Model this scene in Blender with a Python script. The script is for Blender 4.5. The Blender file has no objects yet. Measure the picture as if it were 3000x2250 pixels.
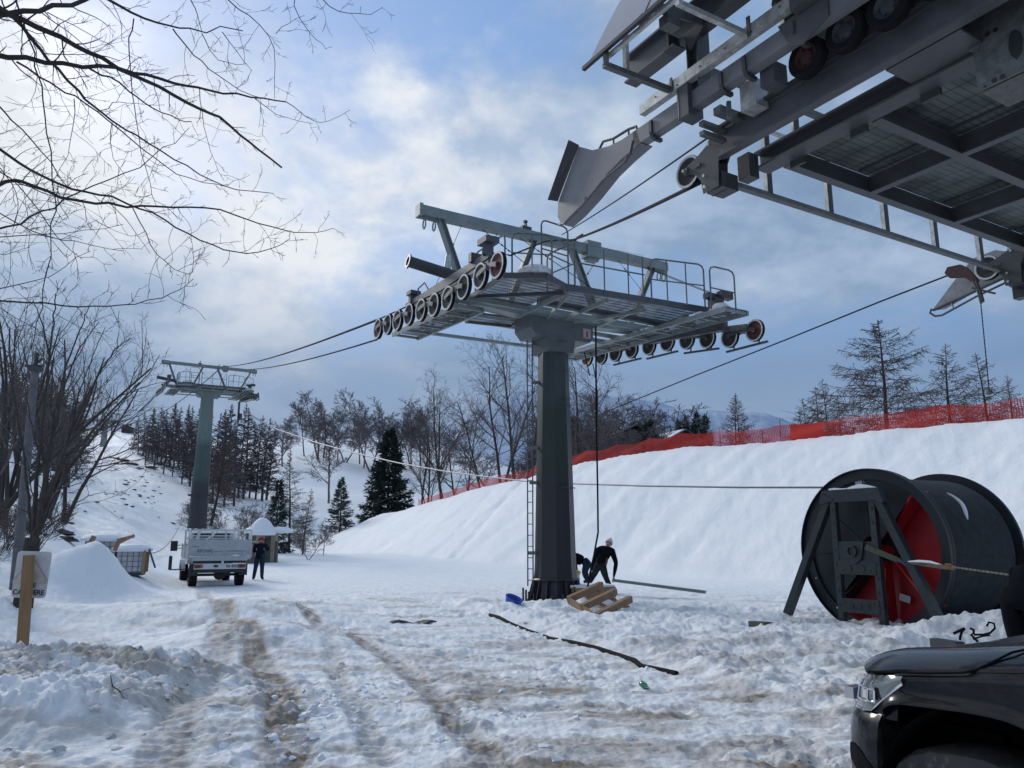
import bpy, math, random
import numpy as np
from mathutils import Vector, Matrix
R = math.radians
scene = bpy.context.scene
COL = scene.collection

# ------------------------------------------------------------------ camera model
FPX, PITCH, SC = 2266.0, R(11.5), 3000.0/2212.0
CAM = np.array([0.0, 0.0, 1.6])
def ray(px, py):
    a = (px*SC-1500)/FPX; b = -(py*SC-1125)/FPX
    return np.array([a, math.cos(PITCH)-b*math.sin(PITCH), math.sin(PITCH)+b*math.cos(PITCH)])
def at(px, py, dist):                       # point seen in that direction at horizontal distance dist
    r = ray(px, py); return CAM + r*(dist/math.hypot(r[0], r[1]))
def atz(px, py, z):
    r = ray(px, py); return CAM + r*((z-1.6)/r[2])
def azdir(px):
    r = ray(px, 1168); h = math.hypot(r[0], r[1]); return r[0]/h, r[1]/h
AZ = R(30.7)
DV = np.array([-math.sin(AZ), math.cos(AZ), 0.0]); CV = np.array([math.cos(AZ), math.sin(AZ), 0.0])
TOW = np.array([1.15, 21.0, 0.0])
def W(u, v, z): return TOW + DV*u + CV*v + np.array([0, 0, z])     # lift-line coordinates -> world

cd = bpy.data.cameras.new("camera"); cam = bpy.data.objects.new("camera", cd); COL.objects.link(cam)
cam.location = (0, 0, 1.6); cam.rotation_euler = (math.pi/2+PITCH, 0, 0)
cd.sensor_fit = 'HORIZONTAL'; cd.sensor_width = 36; cd.lens = FPX/3000*36; cd.clip_end = 6000; cd.clip_start = .05
scene.camera = cam

# ------------------------------------------------------------------ mesh builder
class MB:
    def __init__(s, *mats):
        s.v = []; s.f = []; s.mi = []; s.mats = list(mats); s.m = 0
    def use(s, mat):
        if mat not in s.mats: s.mats.append(mat)
        s.m = s.mats.index(mat); return s
    def add(s, vs, fs):
        o = len(s.v); s.v += [tuple(p) for p in vs]
        for f in fs: s.f.append(tuple(i+o for i in f)); s.mi.append(s.m)
    def hexa(s, p):                          # 8 corners: bottom 4 (ccw), top 4
        s.add(p, [(3,2,1,0),(4,5,6,7),(0,1,5,4),(1,2,6,5),(2,3,7,6),(3,0,4,7)])
    def box(s, c, sz, ax=None):
        c = np.array(c, float); ex, ey, ez = ax if ax is not None else ((1,0,0),(0,1,0),(0,0,1))
        ex = np.array(ex)*sz[0]/2; ey = np.array(ey)*sz[1]/2; ez = np.array(ez)*sz[2]/2
        s.hexa([c-ex-ey-ez, c+ex-ey-ez, c+ex+ey-ez, c-ex+ey-ez, c-ex-ey+ez, c+ex-ey+ez, c+ex+ey+ez, c-ex+ey+ez])
    def bar(s, a, b, w, h, up=(0,0,1)):      # rectangular bar, w sideways, h along up
        a = np.array(a, float); b = np.array(b, float); d = b-a; L = np.linalg.norm(d)
        if L < 1e-6: return
        d /= L; up = np.array(up, float)
        x = np.cross(d, up); n = np.linalg.norm(x)
        if n < 1e-4: x = np.cross(d, (1,0,.01)); n = np.linalg.norm(x)
        x /= n; z = np.cross(x, d)
        s.box((a+b)/2, (w, L, h), (x, d, z))
    def ibeam(s, a, b, w, h, t=.02, up=(0,0,1)):
        up = np.array(up, float); a = np.array(a, float); b = np.array(b, float)
        s.bar(a, b, t, h-2*t, up); s.bar(a+up*(h/2-t/2), b+up*(h/2-t/2), w, t, up); s.bar(a-up*(h/2-t/2), b-up*(h/2-t/2), w, t, up)
    def tube(s, pts, r, n=6, cap=True):
        pts = [np.array(p, float) for p in pts]
        if not hasattr(r, '__len__'): r = [r]*len(pts)
        o = len(s.v); prev = None
        for i, p in enumerate(pts):
            d = pts[min(i+1, len(pts)-1)]-pts[max(i-1, 0)]; d = d/(np.linalg.norm(d)+1e-9)
            if prev is None:
                x = np.cross(d, (0,0,1.0)); 
                if np.linalg.norm(x) < .05: x = np.cross(d, (1.0,0,0))
            else: x = prev - d*np.dot(prev, d)
            x = x/(np.linalg.norm(x)+1e-9); prev = x; y = np.cross(d, x)
            for k in range(n):
                a = 2*math.pi*k/n; s.v.append(tuple(p+(x*math.cos(a)+y*math.sin(a))*r[i]))
        for i in range(len(pts)-1):
            for k in range(n):
                k2 = (k+1) % n; s.f.append((o+i*n+k, o+i*n+k2, o+(i+1)*n+k2, o+(i+1)*n+k)); s.mi.append(s.m)
        if cap:
            s.f.append(tuple(o+k for k in reversed(range(n)))); s.mi.append(s.m)
            e = o+(len(pts)-1)*n; s.f.append(tuple(e+k for k in range(n))); s.mi.append(s.m)
    def lathe(s, c, axis, prof, n=24, close=True, a0=0, a1=2*math.pi):       # prof: (radius, offset along axis)
        c = np.array(c, float); ax = np.array(axis, float); ax /= np.linalg.norm(ax)
        x = np.cross(ax, (0,0,1.0))
        if np.linalg.norm(x) < .05: x = np.array([1.0,0,0])
        x /= np.linalg.norm(x); y = np.cross(ax, x); full = abs(a1-a0-2*math.pi) < 1e-6
        m = n if full else n+1; o = len(s.v)
        for (r, h) in prof:
            for k in range(m):
                a = a0+(a1-a0)*k/n; s.v.append(tuple(c+ax*h+(x*math.cos(a)+y*math.sin(a))*r))
        for i in range(len(prof)-1):
            for k in range(n):
                k2 = (k+1) % m
                s.f.append((o+i*m+k, o+i*m+k2, o+(i+1)*m+k2, o+(i+1)*m+k)); s.mi.append(s.m)
    def disc(s, c, axis, r, w, n=24):
        s.lathe(c, axis, [(1e-4,-w/2),(r,-w/2),(r,w/2),(1e-4,w/2)], n)
    def prism(s, poly, d):                    # planar polygon (3D pts) extruded by vector d
        poly = [np.array(p, float) for p in poly]; n = len(poly); d = np.array(d, float)
        s.add(poly+[p+d for p in poly], [tuple(reversed(range(n))), tuple(range(n, 2*n))]+[(i, (i+1) % n, n+(i+1) % n, n+i) for i in range(n)])
    def build(s, name, parent=None, smooth=False, local=False):
        me = bpy.data.meshes.new(name)
        v = np.array(s.v, dtype=np.float64).reshape(-1, 3)
        if parent is not None and not local:
            o = np.zeros(3); q = parent
            while q is not None: o += np.array(q.location); q = q.parent
            v = v-o
        me.from_pydata(v.tolist(), [], s.f)
        for m in s.mats:
            if m is not None: me.materials.append(m)
        if len(s.mats) > 1: me.polygons.foreach_set("material_index", s.mi)
        if smooth: me.polygons.foreach_set("use_smooth", [True]*len(me.polygons))
        me.update()
        if smooth: me.set_sharp_from_angle(angle=R(38))
        ob = bpy.data.objects.new(name, me); COL.objects.link(ob)
        if parent is not None: ob.parent = parent
        return ob
def tag(o, label=None, cat=None, group=None, kind=None):
    if label: o['label'] = label
    if cat: o['category'] = cat
    if group: o['group'] = group
    if kind: o['kind'] = kind
    return o
def thing(name, label, cat, loc=(0,0,0), group=None, rz=0):
    o = bpy.data.objects.new(name, None); COL.objects.link(o); o.location = tuple(float(t) for t in loc); o.rotation_euler = (0, 0, rz)
    o.empty_display_size = .2
    return tag(o, label, cat, group)
def copy_tree(o, parent=None):
    c = o.copy(); COL.objects.link(c); c.parent = parent
    for ch in list(o.children): copy_tree(ch, c)
    return c

# ------------------------------------------------------------------ materials
def nodes(name):
    m = bpy.data.materials.new(name); m.use_nodes = True; nt = m.node_tree
    return m, nt, nt.nodes['Principled BSDF']
def N(nt, t, **k):
    n = nt.nodes.new(t)
    for a, b in k.items():
        if a.startswith('i_'): n.inputs[a[2:].replace('_', ' ')].default_value = b
        else: setattr(n, a, b)
    return n
def ramp(nt, fac, stops):
    r = N(nt, 'ShaderNodeValToRGB'); e = r.color_ramp.elements
    while len(e) < len(stops): e.new(.5)
    for i, (p, c) in enumerate(stops): e[i].position = p; e[i].color = tuple(c)+(1,) if len(c) == 3 else c
    nt.links.new(fac, r.inputs['Fac']); return r.outputs['Color']
def mix(nt, fac, a, b, mode='MIX'):
    n = N(nt, 'ShaderNodeMix', data_type='RGBA', blend_type=mode)
    for s_, v in ((n.inputs[0], fac), (n.inputs[6], a), (n.inputs[7], b)):
        if isinstance(v, bpy.types.NodeSocket): nt.links.new(v, s_)
        else: s_.default_value = v if not isinstance(v, tuple) else (v+(1,) if len(v) == 3 else v)
    return n.outputs[2]
def mat(name, c, rough=.6, metal=0, var=.25, scale=6, dirt=None, dirt_amt=.5, bump=.0, bscale=40, spec=.5, coat=0, streak=False):
    m, nt, P = nodes(name); L = nt.links.new
    tc = N(nt, 'ShaderNodeTexCoord'); src = tc.outputs['Object']
    if streak:
        mp = N(nt, 'ShaderNodeMapping'); mp.inputs['Scale'].default_value = (1, 1, .12); L(src, mp.inputs['Vector']); src2 = mp.outputs[0]
    else: src2 = src
    n1 = N(nt, 'ShaderNodeTexNoise', i_Scale=scale, i_Detail=8, i_Roughness=.65); L(src2, n1.inputs['Vector'])
    lo = tuple(x*(1-var) for x in c); hi = tuple(min(1, x*(1+var)) for x in c)
    colr = ramp(nt, n1.outputs['Fac'], [(.3, lo), (.7, hi)])
    if dirt:
        n2 = N(nt, 'ShaderNodeTexNoise', i_Scale=scale*2.7, i_Detail=9, i_Roughness=.7); L(src2, n2.inputs['Vector'])
        f = ramp(nt, n2.outputs['Fac'], [(.52, (0,0,0)), (.68, (dirt_amt,)*3)])
        colr = mix(nt, f, colr, dirt)
    L(colr, P.inputs['Base Color']); P.inputs['Metallic'].default_value = metal
    rr = N(nt, 'ShaderNodeMapRange'); rr.inputs[3].default_value = max(.02, rough-.12); rr.inputs[4].default_value = min(1, rough+.12)
    L(n1.outputs['Fac'], rr.inputs[0]); L(rr.outputs[0], P.inputs['Roughness'])
    P.inputs['Specular IOR Level'].default_value = spec; P.inputs['Coat Weight'].default_value = coat
    if bump:
        n3 = N(nt, 'ShaderNodeTexNoise', i_Scale=bscale, i_Detail=5); L(src, n3.inputs['Vector'])
        b = N(nt, 'ShaderNodeBump', i_Strength=bump, i_Distance=.02); L(n3.outputs['Fac'], b.inputs['Height']); L(b.outputs[0], P.inputs['Normal'])
    return m
M = {}
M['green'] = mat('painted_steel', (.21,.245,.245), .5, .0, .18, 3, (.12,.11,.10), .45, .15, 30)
M['steel_dk'] = mat('dark_primer_steel', (.050,.053,.060), .5, .15, .2, 2.5, (.05,.045,.045), .5, .12, 40)
M['steel_md'] = mat('grey_steel', (.085,.09,.102), .5, .2, .2, 2.5, (.10,.08,.07), .45, .1, 40)
M['galv'] = mat('galvanised_steel', (.52,.53,.52), .45, .55, .35, 5, (.14,.13,.10), .6, .1, 60)
M['galv_dk'] = mat('weathered_galvanised', (.14,.15,.15), .55, .4, .35, 9, (.09,.07,.055), .6, .15, 60)
M['rubber'] = mat('black_rubber', (.012,.012,.014), .85, 0, .3, 12, spec=.12)
M['rimwhite'] = mat('pale_sheave_rim', (.58,.58,.57), .5, .0, .2, 14, (.2,.19,.17), .5)
M['rimred'] = mat('red_sheave_hub', (.09,.022,.02), .6, 0, .35, 14, (.05,.04,.04), .7)
M['cable'] = mat('steel_cable', (.022,.024,.030), .8, 0, .3, 20, spec=.1)
M['cable_lt'] = mat('bright_steel_cable', (.14,.15,.18), .5, .3, .3, 20)
M['wood'] = mat('sawn_wood', (.30,.19,.11), .75, 0, .3, 9, (.12,.08,.05), .5, .3, 60, streak=True)
M['woodpost'] = mat('post_wood', (.27,.16,.08), .75, 0, .25, 6, (.13,.08,.05), .5, .3, 60, streak=True)
M['bark'] = mat('dark_bark', (.045,.037,.034), .9, 0, .35, 8)
M['twig'] = mat('bare_twigs', (.10,.08,.075), .9, 0, .3, 2)
M['twig_far'] = mat('distant_twigs', (.14,.118,.125), .9, 0, .25, 1)  # twig colour lightened to paint in the haze of distance
M['larch'] = mat('larch_twigs', (.085,.062,.052), .9, 0, .35, 1.5)
M['larch_far'] = mat('distant_larch_twigs', (.105,.085,.092), .9, 0, .3, .6)  # paler larch copy, distance haze put into the colour
M['needle'] = mat('spruce_needles', (.024,.042,.034), .85, 0, .45, 1.2)
M['needle_lt'] = mat('young_spruce_needles', (.055,.08,.06), .85, 0, .45, 1.5)
M['snow'] = mat('settled_snow', (.78,.80,.84), .65, 0, .05, 3, None, 0, .35, 9)
M['snow_dirty'] = mat('churned_snow', (.60,.60,.61), .8, 0, .16, 4, (.27,.22,.17), .75, .5, 16)
M['rock'] = mat('wet_rock', (.05,.045,.042), .85, 0, .5, 2, None, 0, .5, 5)
M['black'] = mat('black_paint', (.02,.021,.024), .5, 0, .2, 5)
M['red'] = mat('red_paint', (.36,.012,.018), .42, 0, .22, 1.5, (.13,.01,.012), .5, .05, 20)
M['reel_blk'] = mat('dark_blue_steel', (.010,.014,.020), .5, .1, .3, 2)
M['reel_frame'] = mat('slate_frame_steel', (.022,.031,.037), .55, .1, .25, 4, (.09,.10,.10), .3, .1, 40)
M['concrete'] = mat('pole_concrete', (.13,.13,.14), .8, 0, .2, 4, (.15,.14,.13), .4, .2, 30)
M['white'] = mat('white_paint', (.55,.57,.58), .45, 0, .1, 4, (.3,.27,.24), .35)
M['plastic'] = mat('white_plastic', (.55,.55,.57), .5, 0, .12, 3, (.25,.23,.2), .4)
M['web_dk'] = mat('dark_wheel_web', (.04,.04,.042), .7, .1, .3, 10)
M['rimred_dk'] = mat('dull_red_hub', (.05,.012,.012), .7, 0, .3, 10)
M['funnel'] = mat('grey_funnel_paint', (.17,.175,.19), .5, .1, .15, 2, (.12,.11,.11), .4)
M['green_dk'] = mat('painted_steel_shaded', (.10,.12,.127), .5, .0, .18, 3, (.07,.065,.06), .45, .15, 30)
# ------------------------------------------------------------------ noise
def _h(ix, iy, s):
    h = (ix.astype(np.int64)*374761393+iy.astype(np.int64)*668265263+s*974711) & 0xffffffff
    h = ((h ^ (h >> 13))*1274126177) & 0xffffffff
    return ((h ^ (h >> 16)) & 0xffff)/65535.0
def perlin(x, y, s=0):
    ix = np.floor(x); iy = np.floor(y); fx = x-ix; fy = y-iy
    u = fx*fx*fx*(fx*(fx*6-15)+10); v = fy*fy*fy*(fy*(fy*6-15)+10)
    def g(dx, dy):
        a = _h(ix+dx, iy+dy, s)*2*math.pi; return np.cos(a)*(fx-dx)+np.sin(a)*(fy-dy)
    return (g(0,0)*(1-u)+g(1,0)*u)*(1-v)+(g(0,1)*(1-u)+g(1,1)*u)*v
def fbm(x, y, o=4, s=0, g=.5):
    t = 0; a = 1.0; f = 1.0
    for i in range(o): t = t+a*perlin(x*f+i*17.3, y*f-i*9.1, s+i); a *= g; f *= 2.03
    return t
def billow(x, y, o=4, s=0, g=.5):
    t = 0; a = 1.0; f = 1.0
    for i in range(o): t = t+a*(np.abs(perlin(x*f+i*7.7, y*f+i*3.1, s+i))*2-.35); a *= g; f *= 2.1
    return t
def lumps(x, y, cell, s=0, fill=1.0):
    """height field of half-buried rounded clods, one per cell, 0..1 of the cell size"""
    X = x/cell+.9*perlin(x/cell*.7, y/cell*.7, s+50)+.4*perlin(x/cell*2.1, y/cell*2.1, s+52); Y = y/cell+.9*perlin(x/cell*.7+9, y/cell*.7, s+51)+.4*perlin(x/cell*2.1, y/cell*2.1+5, s+53); ix = np.floor(X); iy = np.floor(Y); h = np.zeros(X.shape)
    for dx in (-1, 0, 1):
        for dy in (-1, 0, 1):
            cx = ix+dx; cy = iy+dy; r = .30+.42*_h(cx, cy, s+3); on = _h(cx, cy, s+4) < fill; px = cx+_h(cx, cy, s+1); py = cy+_h(cx, cy, s+2)
            d2 = (X-px)**2+(Y-py)**2*(.7+.9*_h(cx, cy, s+5)); h = np.maximum(h, np.sqrt(np.maximum(0, r*r-d2))*on*(.6+.6*_h(cx, cy, s+6)))
    return h*cell
def sst(x, a, b):
    t = np.clip((x-a)/(b-a), 0, 1); return t*t*(3-2*t)

# ------------------------------------------------------------------ terrain
# per picture column: (distance, height) pairs; values above 100 are sight lines converted to heights
TAB = {
 -700: [(0,0),(12,.4),(30,3),(60,12),(120,34),(300,60)],
 -200: [(0,0),(12,.3),(20,1.0),(35,3.4),(60,9),(100,18),(200,32),(400,60)],
 0:   [(0,0),(12,.15),(20,.7),(30,1.7),(42,3.6),(60,7),(80,11),(110,17),(200,31),(400,62)],
 100: [(0,0),(12,.05),(20,.3),(30,1.0),(42,2.4),(60,1095),(100,1010),(160,930),(230,915),(400,915)],
 200: [(0,0),(18,0),(26,.3),(34,.75),(45,1180),(60,1135),(100,1062),(160,1000),(235,988),(335,925),(400,940)],
 300: [(0,0),(20,0),(26,.42),(34,.7),(48,1185),(70,1130),(110,1062),(160,1010),(230,960),(320,935),(420,940)],
 400: [(0,0),(20,0),(30,-.1),(40,.2),(60,1196),(85,1182),(115,1100),(150,1040),(220,990),(320,950),(420,950)],
 500: [(0,0),(20,0),(30,-.1),(42,.1),(60,1196),(85,1182),(115,1108),(150,1060),(220,1000),(300,950),(420,950)],
 600: [(0,0),(20,0),(30,-.1),(42,.2),(60,1194),(92,1168),(150,1070),(220,1005),(300,948),(420,960)],
 700: [(0,0),(20,0),(32,0),(60,1198),(100,1182),(135,1110),(180,1045),(240,985),(310,945),(420,960)],
 850: [(0,0),(20,0),(32,0),(60,1200),(100,1180),(135,1118),(180,1060),(240,1000),(310,948),(420,965)],
 1000:[(0,0),(20,0),(35,0),(60,.4),(80,1180),(130,1120),(200,1050),(300,970),(420,1000)],
 1240:[(0,0),(20,0),(40,0),(60,1),(80,3),(120,6),(200,10),(300,20),(420,30)],
 1500:[(0,0),(20,0),(40,0),(60,3),(100,5),(150,6),(200,6),(300,8),(420,10)],
 2212:[(0,0),(20,0),(30,0),(50,5),(100,6.5),(200,8),(420,10)],
 3500:[(0,0),(15,0),(30,1),(50,5),(100,6.5),(200,8),(420,10)]}
RG = np.concatenate([np.linspace(0, 60, 61), np.linspace(64, 420, 90)])
COLS = sorted(TAB)
TT = []
for c_ in COLS:
    rs = [a for a, b in TAB[c_]]; zs = []
    for a, b in TAB[c_]:
        if b > 100:
            q = ray(c_, b); zs.append(1.6+a*q[2]/math.hypot(q[0], q[1]))
        else: zs.append(b)
    z = np.interp(RG, rs, zs); k = np.array([1,2,3,2,1])/9.0
    zz_ = np.convolve(np.pad(z, 2, mode='edge'), k, 'valid'); TT.append(zz_)
TT = np.array(TT); CG = np.arange(COLS[0], COLS[-1]+1, 10.0)
TT = np.array([np.interp(CG, COLS, TT[:, k]) for k in range(len(RG))]); kk = np.exp(-(np.arange(-14, 15)/6.0)**2); kk /= kk.sum()
TT = np.array([np.convolve(np.pad(t, 14, mode='edge'), kk, 'valid') for t in TT]).T
EO = np.array([13.0, 25.0])
def emb_h(s): return np.interp(s, [-60,1.4,8,13,17,21,27,33,40,48,56,63,66,72,83,95,104], [6.3,6.57,6.84,6.93,7.1,7.42,7.48,7.35,6.85,6.5,5.86,5.34,4.97,4.85,3.2,1.26,0])
def line_dist(x, y, pts):
    d = np.full(x.shape, 1e9); tt = np.zeros(x.shape); acc = 0
    for (x0, y0), (x1, y1) in zip(pts[:-1], pts[1:]):
        dx, dy = x1-x0, y1-y0; L = math.hypot(dx, dy); t = np.clip(((x-x0)*dx+(y-y0)*dy)/(L*L), 0, 1)
        q = np.hypot(x-x0-t*dx, y-y0-t*dy); m = q < d; d = np.where(m, q, d); tt = np.where(m, acc+t*L, tt); acc += L
    return d, tt
def gp(px, py, z=0.0):
    q = atz(px, py, z); return (q[0], q[1])
TRK = [[gp(437,1270),gp(452,1310),gp(475,1350),gp(520,1400),gp(560,1440),gp(600,1490),gp(618,1560),gp(620,1660),gp(620,1800)],
       [gp(470,1350),gp(480,1400),gp(470,1440),gp(440,1490),gp(400,1540),gp(360,1620),gp(340,1700)],
       [gp(560,1290),gp(640,1340),gp(740,1385),gp(850,1430),gp(930,1490),gp(985,1560),gp(1050,1620),gp(1090,1680),gp(1140,1800)],
       [gp(680,1380),gp(720,1420),gp(735,1470),gp(780,1550),gp(830,1640)]]
def yard(x, y):
    """local relief in metres and dirt 0..1 near the camera"""
    r = np.hypot(x, y)
    z = 0*x; dirt = 0*x
    near = 1-sst(r, 45, 70)
    z += near*(.035*fbm(x*.45, y*.45, 3, 3)+.018*fbm(x*2.1, y*2.1, 4, 9))
    # churned yard
    right = sst(x-(-.51*(y-9.9)*.34+2.0)*1.0, -.4, .5)      # past the hose line
    hx = 2.02+(y-9.91)*(-.51-2.02)/(17.47-9.91)
    rough = sst(x-hx, -.1, .5)*sst(y, 6.0, 9)*(1-sst(y+.3*x, 19, 25))
    z += rough*(.08+.10*fbm(x*.75, y*.75, 2, 21)+.045*billow(x*1.35, y*1.35, 4, 5, .5))
    # bank in front of the reel
    g = np.exp(-(((x-7.2)/1.9)**2+((y-12.3)/.95)**2)); z += g*(.34+.10*billow(x*1.6, y*1.6, 3, 7))
    g = np.exp(-(((x-8.9)/1.3)**2+((y-12.9)/.9)**2)); z += g*.28
    z += (1-sst(r, 26, 42))*(1-rough)*(.022*billow(x*2.6, y*2.6, 3, 18)+.014*billow(x*6.5, y*6.5, 2, 19))
    lump = sst(fbm(x*.6, y*.6, 2, 33), -.1, .45)*(1-rough)*near
    z += lump*.05*billow(x*3.1, y*3.1, 4, 15, .55)*(1-sst(r, 18, 30))
    # dirty ploughed heap on the left
    w = sst(-x, 2.7, 4.0)*sst(y, 6.3, 7.3)*(1-sst(y, 9.3, 10.4))
    w2 = np.exp(-(((x+2.7)/.9)**2+((y-7.9)/1.0)**2))*.42
    hp = np.maximum(w, w2*.8)
    z += hp*(.34+.10*billow(x*1.6, y*1.6, 3, 41, .50))
    nr = r < 30; xn, yn = x[nr], y[nr]; z = np.array(z); hn = hp[nr] if hasattr(hp, '__len__') else hp
    l1 = lumps(xn, yn, .34, 1); l2 = lumps(xn, yn, .15, 2); l3 = lumps(xn, yn, .07, 3, .8)
    z[nr] += sst(hn, .25, .8)*(.24*l1+.46*l2+.7*l3+.02*fbm(xn*6, yn*6, 3, 66, .6))
    rg = rough[nr]; z[nr] += rg*(.12*lumps(xn, yn, .70, 7, .6)+.15*lumps(xn, yn, .31, 8, .6)+.34*l2*.6+.3*l3+.06*fbm(xn*2.3, yn*2.3, 4, 61, .6))
    pt = sst(fbm(xn*.55, yn*.55, 3, 35), -.12, .30)*(1-rg)*(1-hn)*(1-sst(r[nr], 22, 30)); z[nr] += pt*(.08*lumps(xn, yn, .22, 9, .25)+.20*lumps(xn, yn, .10, 10, .40)+.32*lumps(xn, yn, .055, 11, .5))+(1-hn)*(1-rg)*.010*fbm(xn*3.5, yn*6, 4, 88, .6)
    z[nr] -= (1-hn)*(1-rg)*.16*lumps(xn, yn, .42, 14, .30)*(1-sst(r[nr], 24, 30))
    hdirt = hp*sst(fbm(x*.9, y*1.3, 4, 77), -.25, .35)
    # smooth drifts
    for (cx, cy, sx, sy, hh, rot) in ((-3.9,12.2,1.5,1.3,.42,0),(-5.2,16.0,2.0,1.4,.38,.2),(-8.8,15.5,3.2,2.0,.35,0),(-6.0,20,3,1.6,.22,0)):
        z += hh*np.exp(-(((x-cx)/sx)**2+((y-cy)/sy)**2))
    # big snow cone
    dx, dy = x+11.2, y-21.2; q = np.hypot(np.where(dx > 0, dx/.80, dx/1.45), dy/1.3); z += 1.38*np.exp(-(q**1.75))*(1+.06*fbm(x*1.3, y*1.3, 3, 44))
    # heap around tower foot, small heaps
    z += .10*np.exp(-(((x-1.2)/1.5)**2+((y-19.1)/.5)**2))*(1+billow(x*2, y*2, 3, 4))
    for i, tr in enumerate(TRK):
        d, t = line_dist(x, y, tr); wd = (.21, .20, .15, .13)[i]
        wob = wd+.03*fbm(t*.8, t*0+i, 2, i)
        m = 1-sst(d+.05*fbm(x*3.1, y*3.1, 3, 70+i), wob*.55, wob*1.30); fade = sst(t, 0, 4); m = m*fade
        z -= m*.025*near; z += .010*np.exp(-((d-wob*1.35)/.09)**2)*near*(1+fbm(x*4, y*4, 2, 8))
        z += m*.012*np.sin(t*2*math.pi/.16)*(1-sst(r, 12, 20))
        amt = (1.15, .72, .95, .45)[i]*(1-.40*sst(r, 14, 28))
        dirt = np.maximum(dirt, m*amt*(.70+.75*fbm(x*3.6, y*2.2, 5, 60+i, .6)+.12*np.sin(t*2*math.pi/.16)))
    # brown wash across the near yard, heavier to the lower right
    ew = np.exp(-((y-5.2)/6.0)**2)*.85+sst(x+.55*(9.5-y), -.5, 3)*(1-rough)*(1-sst(y, 8.5, 12))*.8
    band = fbm(x*.55+y*.18, y*1.6, 5, 91, .6)
    dirt = np.maximum(dirt, sst(band, -.06, .62)*np.clip(ew+.25*(1-sst(r, 8, 16)), 0, 1)*(1-hp))
    dirt = np.maximum(dirt, sst(fbm(x*.5, y*1.3, 5, 13, .6), .05, .6)*.55*(1-sst(r, 15, 30))*(1-rough)*(1-hp)*sst(x+.42*y, -1.5, 1))
    dirt = np.maximum(dirt, hdirt*.8)
    dirt = np.maximum(dirt, rough*.12*sst(fbm(x, y, 3, 55), .1, .5))
    return z, np.clip(dirt, 0, 1)
def terrain(x, y, full=True):
    x = np.asarray(x, float); y = np.asarray(y, float); r = np.hypot(x, y)
    yy = np.maximum(y, 1e-3); ta = np.where(y > .05*r, x/yy, np.sign(x)*20)
    pc = np.clip((1500+ta*2220)/SC, CG[0], CG[-1]-1)
    ci = np.clip(((pc-CG[0])/10).astype(int), 0, len(CG)-2); t = (pc-CG[ci])/10
    ri = np.interp(np.minimum(r, 419.9), RG, np.arange(len(RG))); r0 = np.minimum(ri.astype(int), len(RG)-2); fr = ri-r0
    z = (TT[ci, r0]*(1-fr)+TT[ci, r0+1]*fr)*(1-t)+(TT[ci+1, r0]*(1-fr)+TT[ci+1, r0+1]*fr)*t
    back = sst(-y, 0, 30); z = z*(1-back)
    far = sst(r, 45, 110); z += far*(1.3*fbm(x*.018, y*.018, 4, 70)+.25*fbm(x*.11, y*.11, 3, 71)*1.0)*(1-sst(r, 250, 320)*.7)
    z += sst(r, 28, 45)*(1-sst(pc, 300, 420))*(.5*fbm(x*.16, y*.16, 4, 73)+.14*billow(x*.6, y*.6, 3, 74))
    # embankment beside the lift line
    s = (x-EO[0])*DV[0]+(y-EO[1])*DV[1]; w = (x-EO[0])*CV[0]+(y-EO[1])*CV[1]
    hh = emb_h(s); toe = .8*np.sin(s*.13)+.5*fbm(s*.2, s*0, 2, 31)
    rise = np.clip((w-toe)/(10.2-toe), 0, 1.0)
    prof = rise*.80+.20*sst(rise, 0, 1)
    prof = np.where(w > 10.2, 1.0, prof)
    e = hh*prof
    fur = sst(w, 0, 3)*(1-sst(w, 9, 11))
    e = e+fur*np.minimum(hh, 3)*.045*fbm(s*.55+w*.10, w*.08, 4, 35)+fur*(.09*fbm(x*.45, y*.45, 3, 36)+.05*fbm(x*1.3, y*1.3, 4, 37))+sst(w, 7, 10)*.08*fbm(s*.35, w*.35, 3, 39)
    dtr, tq = line_dist(s, w, [(40.5, 10.5), (37.5, 6), (33.6, 0), (31, -3)])
    e = e-.16*np.exp(-(dtr/.40)**2)*(1+.8*np.sin(tq*7))*sst(w, -3, 1)
    dtr, tq = line_dist(s, w, [(44, 9), (39, 3.5), (37.5, 0)]); e = e-.07*np.exp(-(dtr/.5)**2)
    for (s1, s0) in ((50, 45), (53, 47.5), (30, 24), (22, 17), (9, 4), (0, -6)):
        dtr, tq = line_dist(s, w, [(s1, 9.6), ((s1+s0)/2, 5), (s0, .3)]); e = e-.055*np.exp(-(dtr/.5)**2)*np.minimum(1, hh/3)
    e = e*sst(w-toe, 0, 1.2)
    d_ = np.clip(.5+.5*(e-z)/.3, 0, 1); z = z*(1-d_)+e*d_+.3*d_*(1-d_)*sst(w-toe, 0, 1.0)
    yz, dirt = yard(x, y)
    offy = (1-sst(w, 1.0, 3.0)*(hh > .1))
    z = z+yz*np.where(hh > .1, offy, 1)
    return z, dirt*(e < .2)
def hit(px, py, d0=3.0, d1=420.0):
    r = ray(px, py); h = math.hypot(r[0], r[1]); d = np.linspace(d0, d1, 6000); x = r[0]/h*d; y = r[1]/h*d; zr = 1.6+r[2]/h*d; zt = terrain(x, y)[0]
    k = np.nonzero(zt > zr)[0]; k = k[0] if len(k) else len(d)-1; return np.array([x[k], y[k], zt[k]])
def gz(x, y): return float(terrain(np.array([float(x)]), np.array([float(y)]))[0][0])

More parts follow.
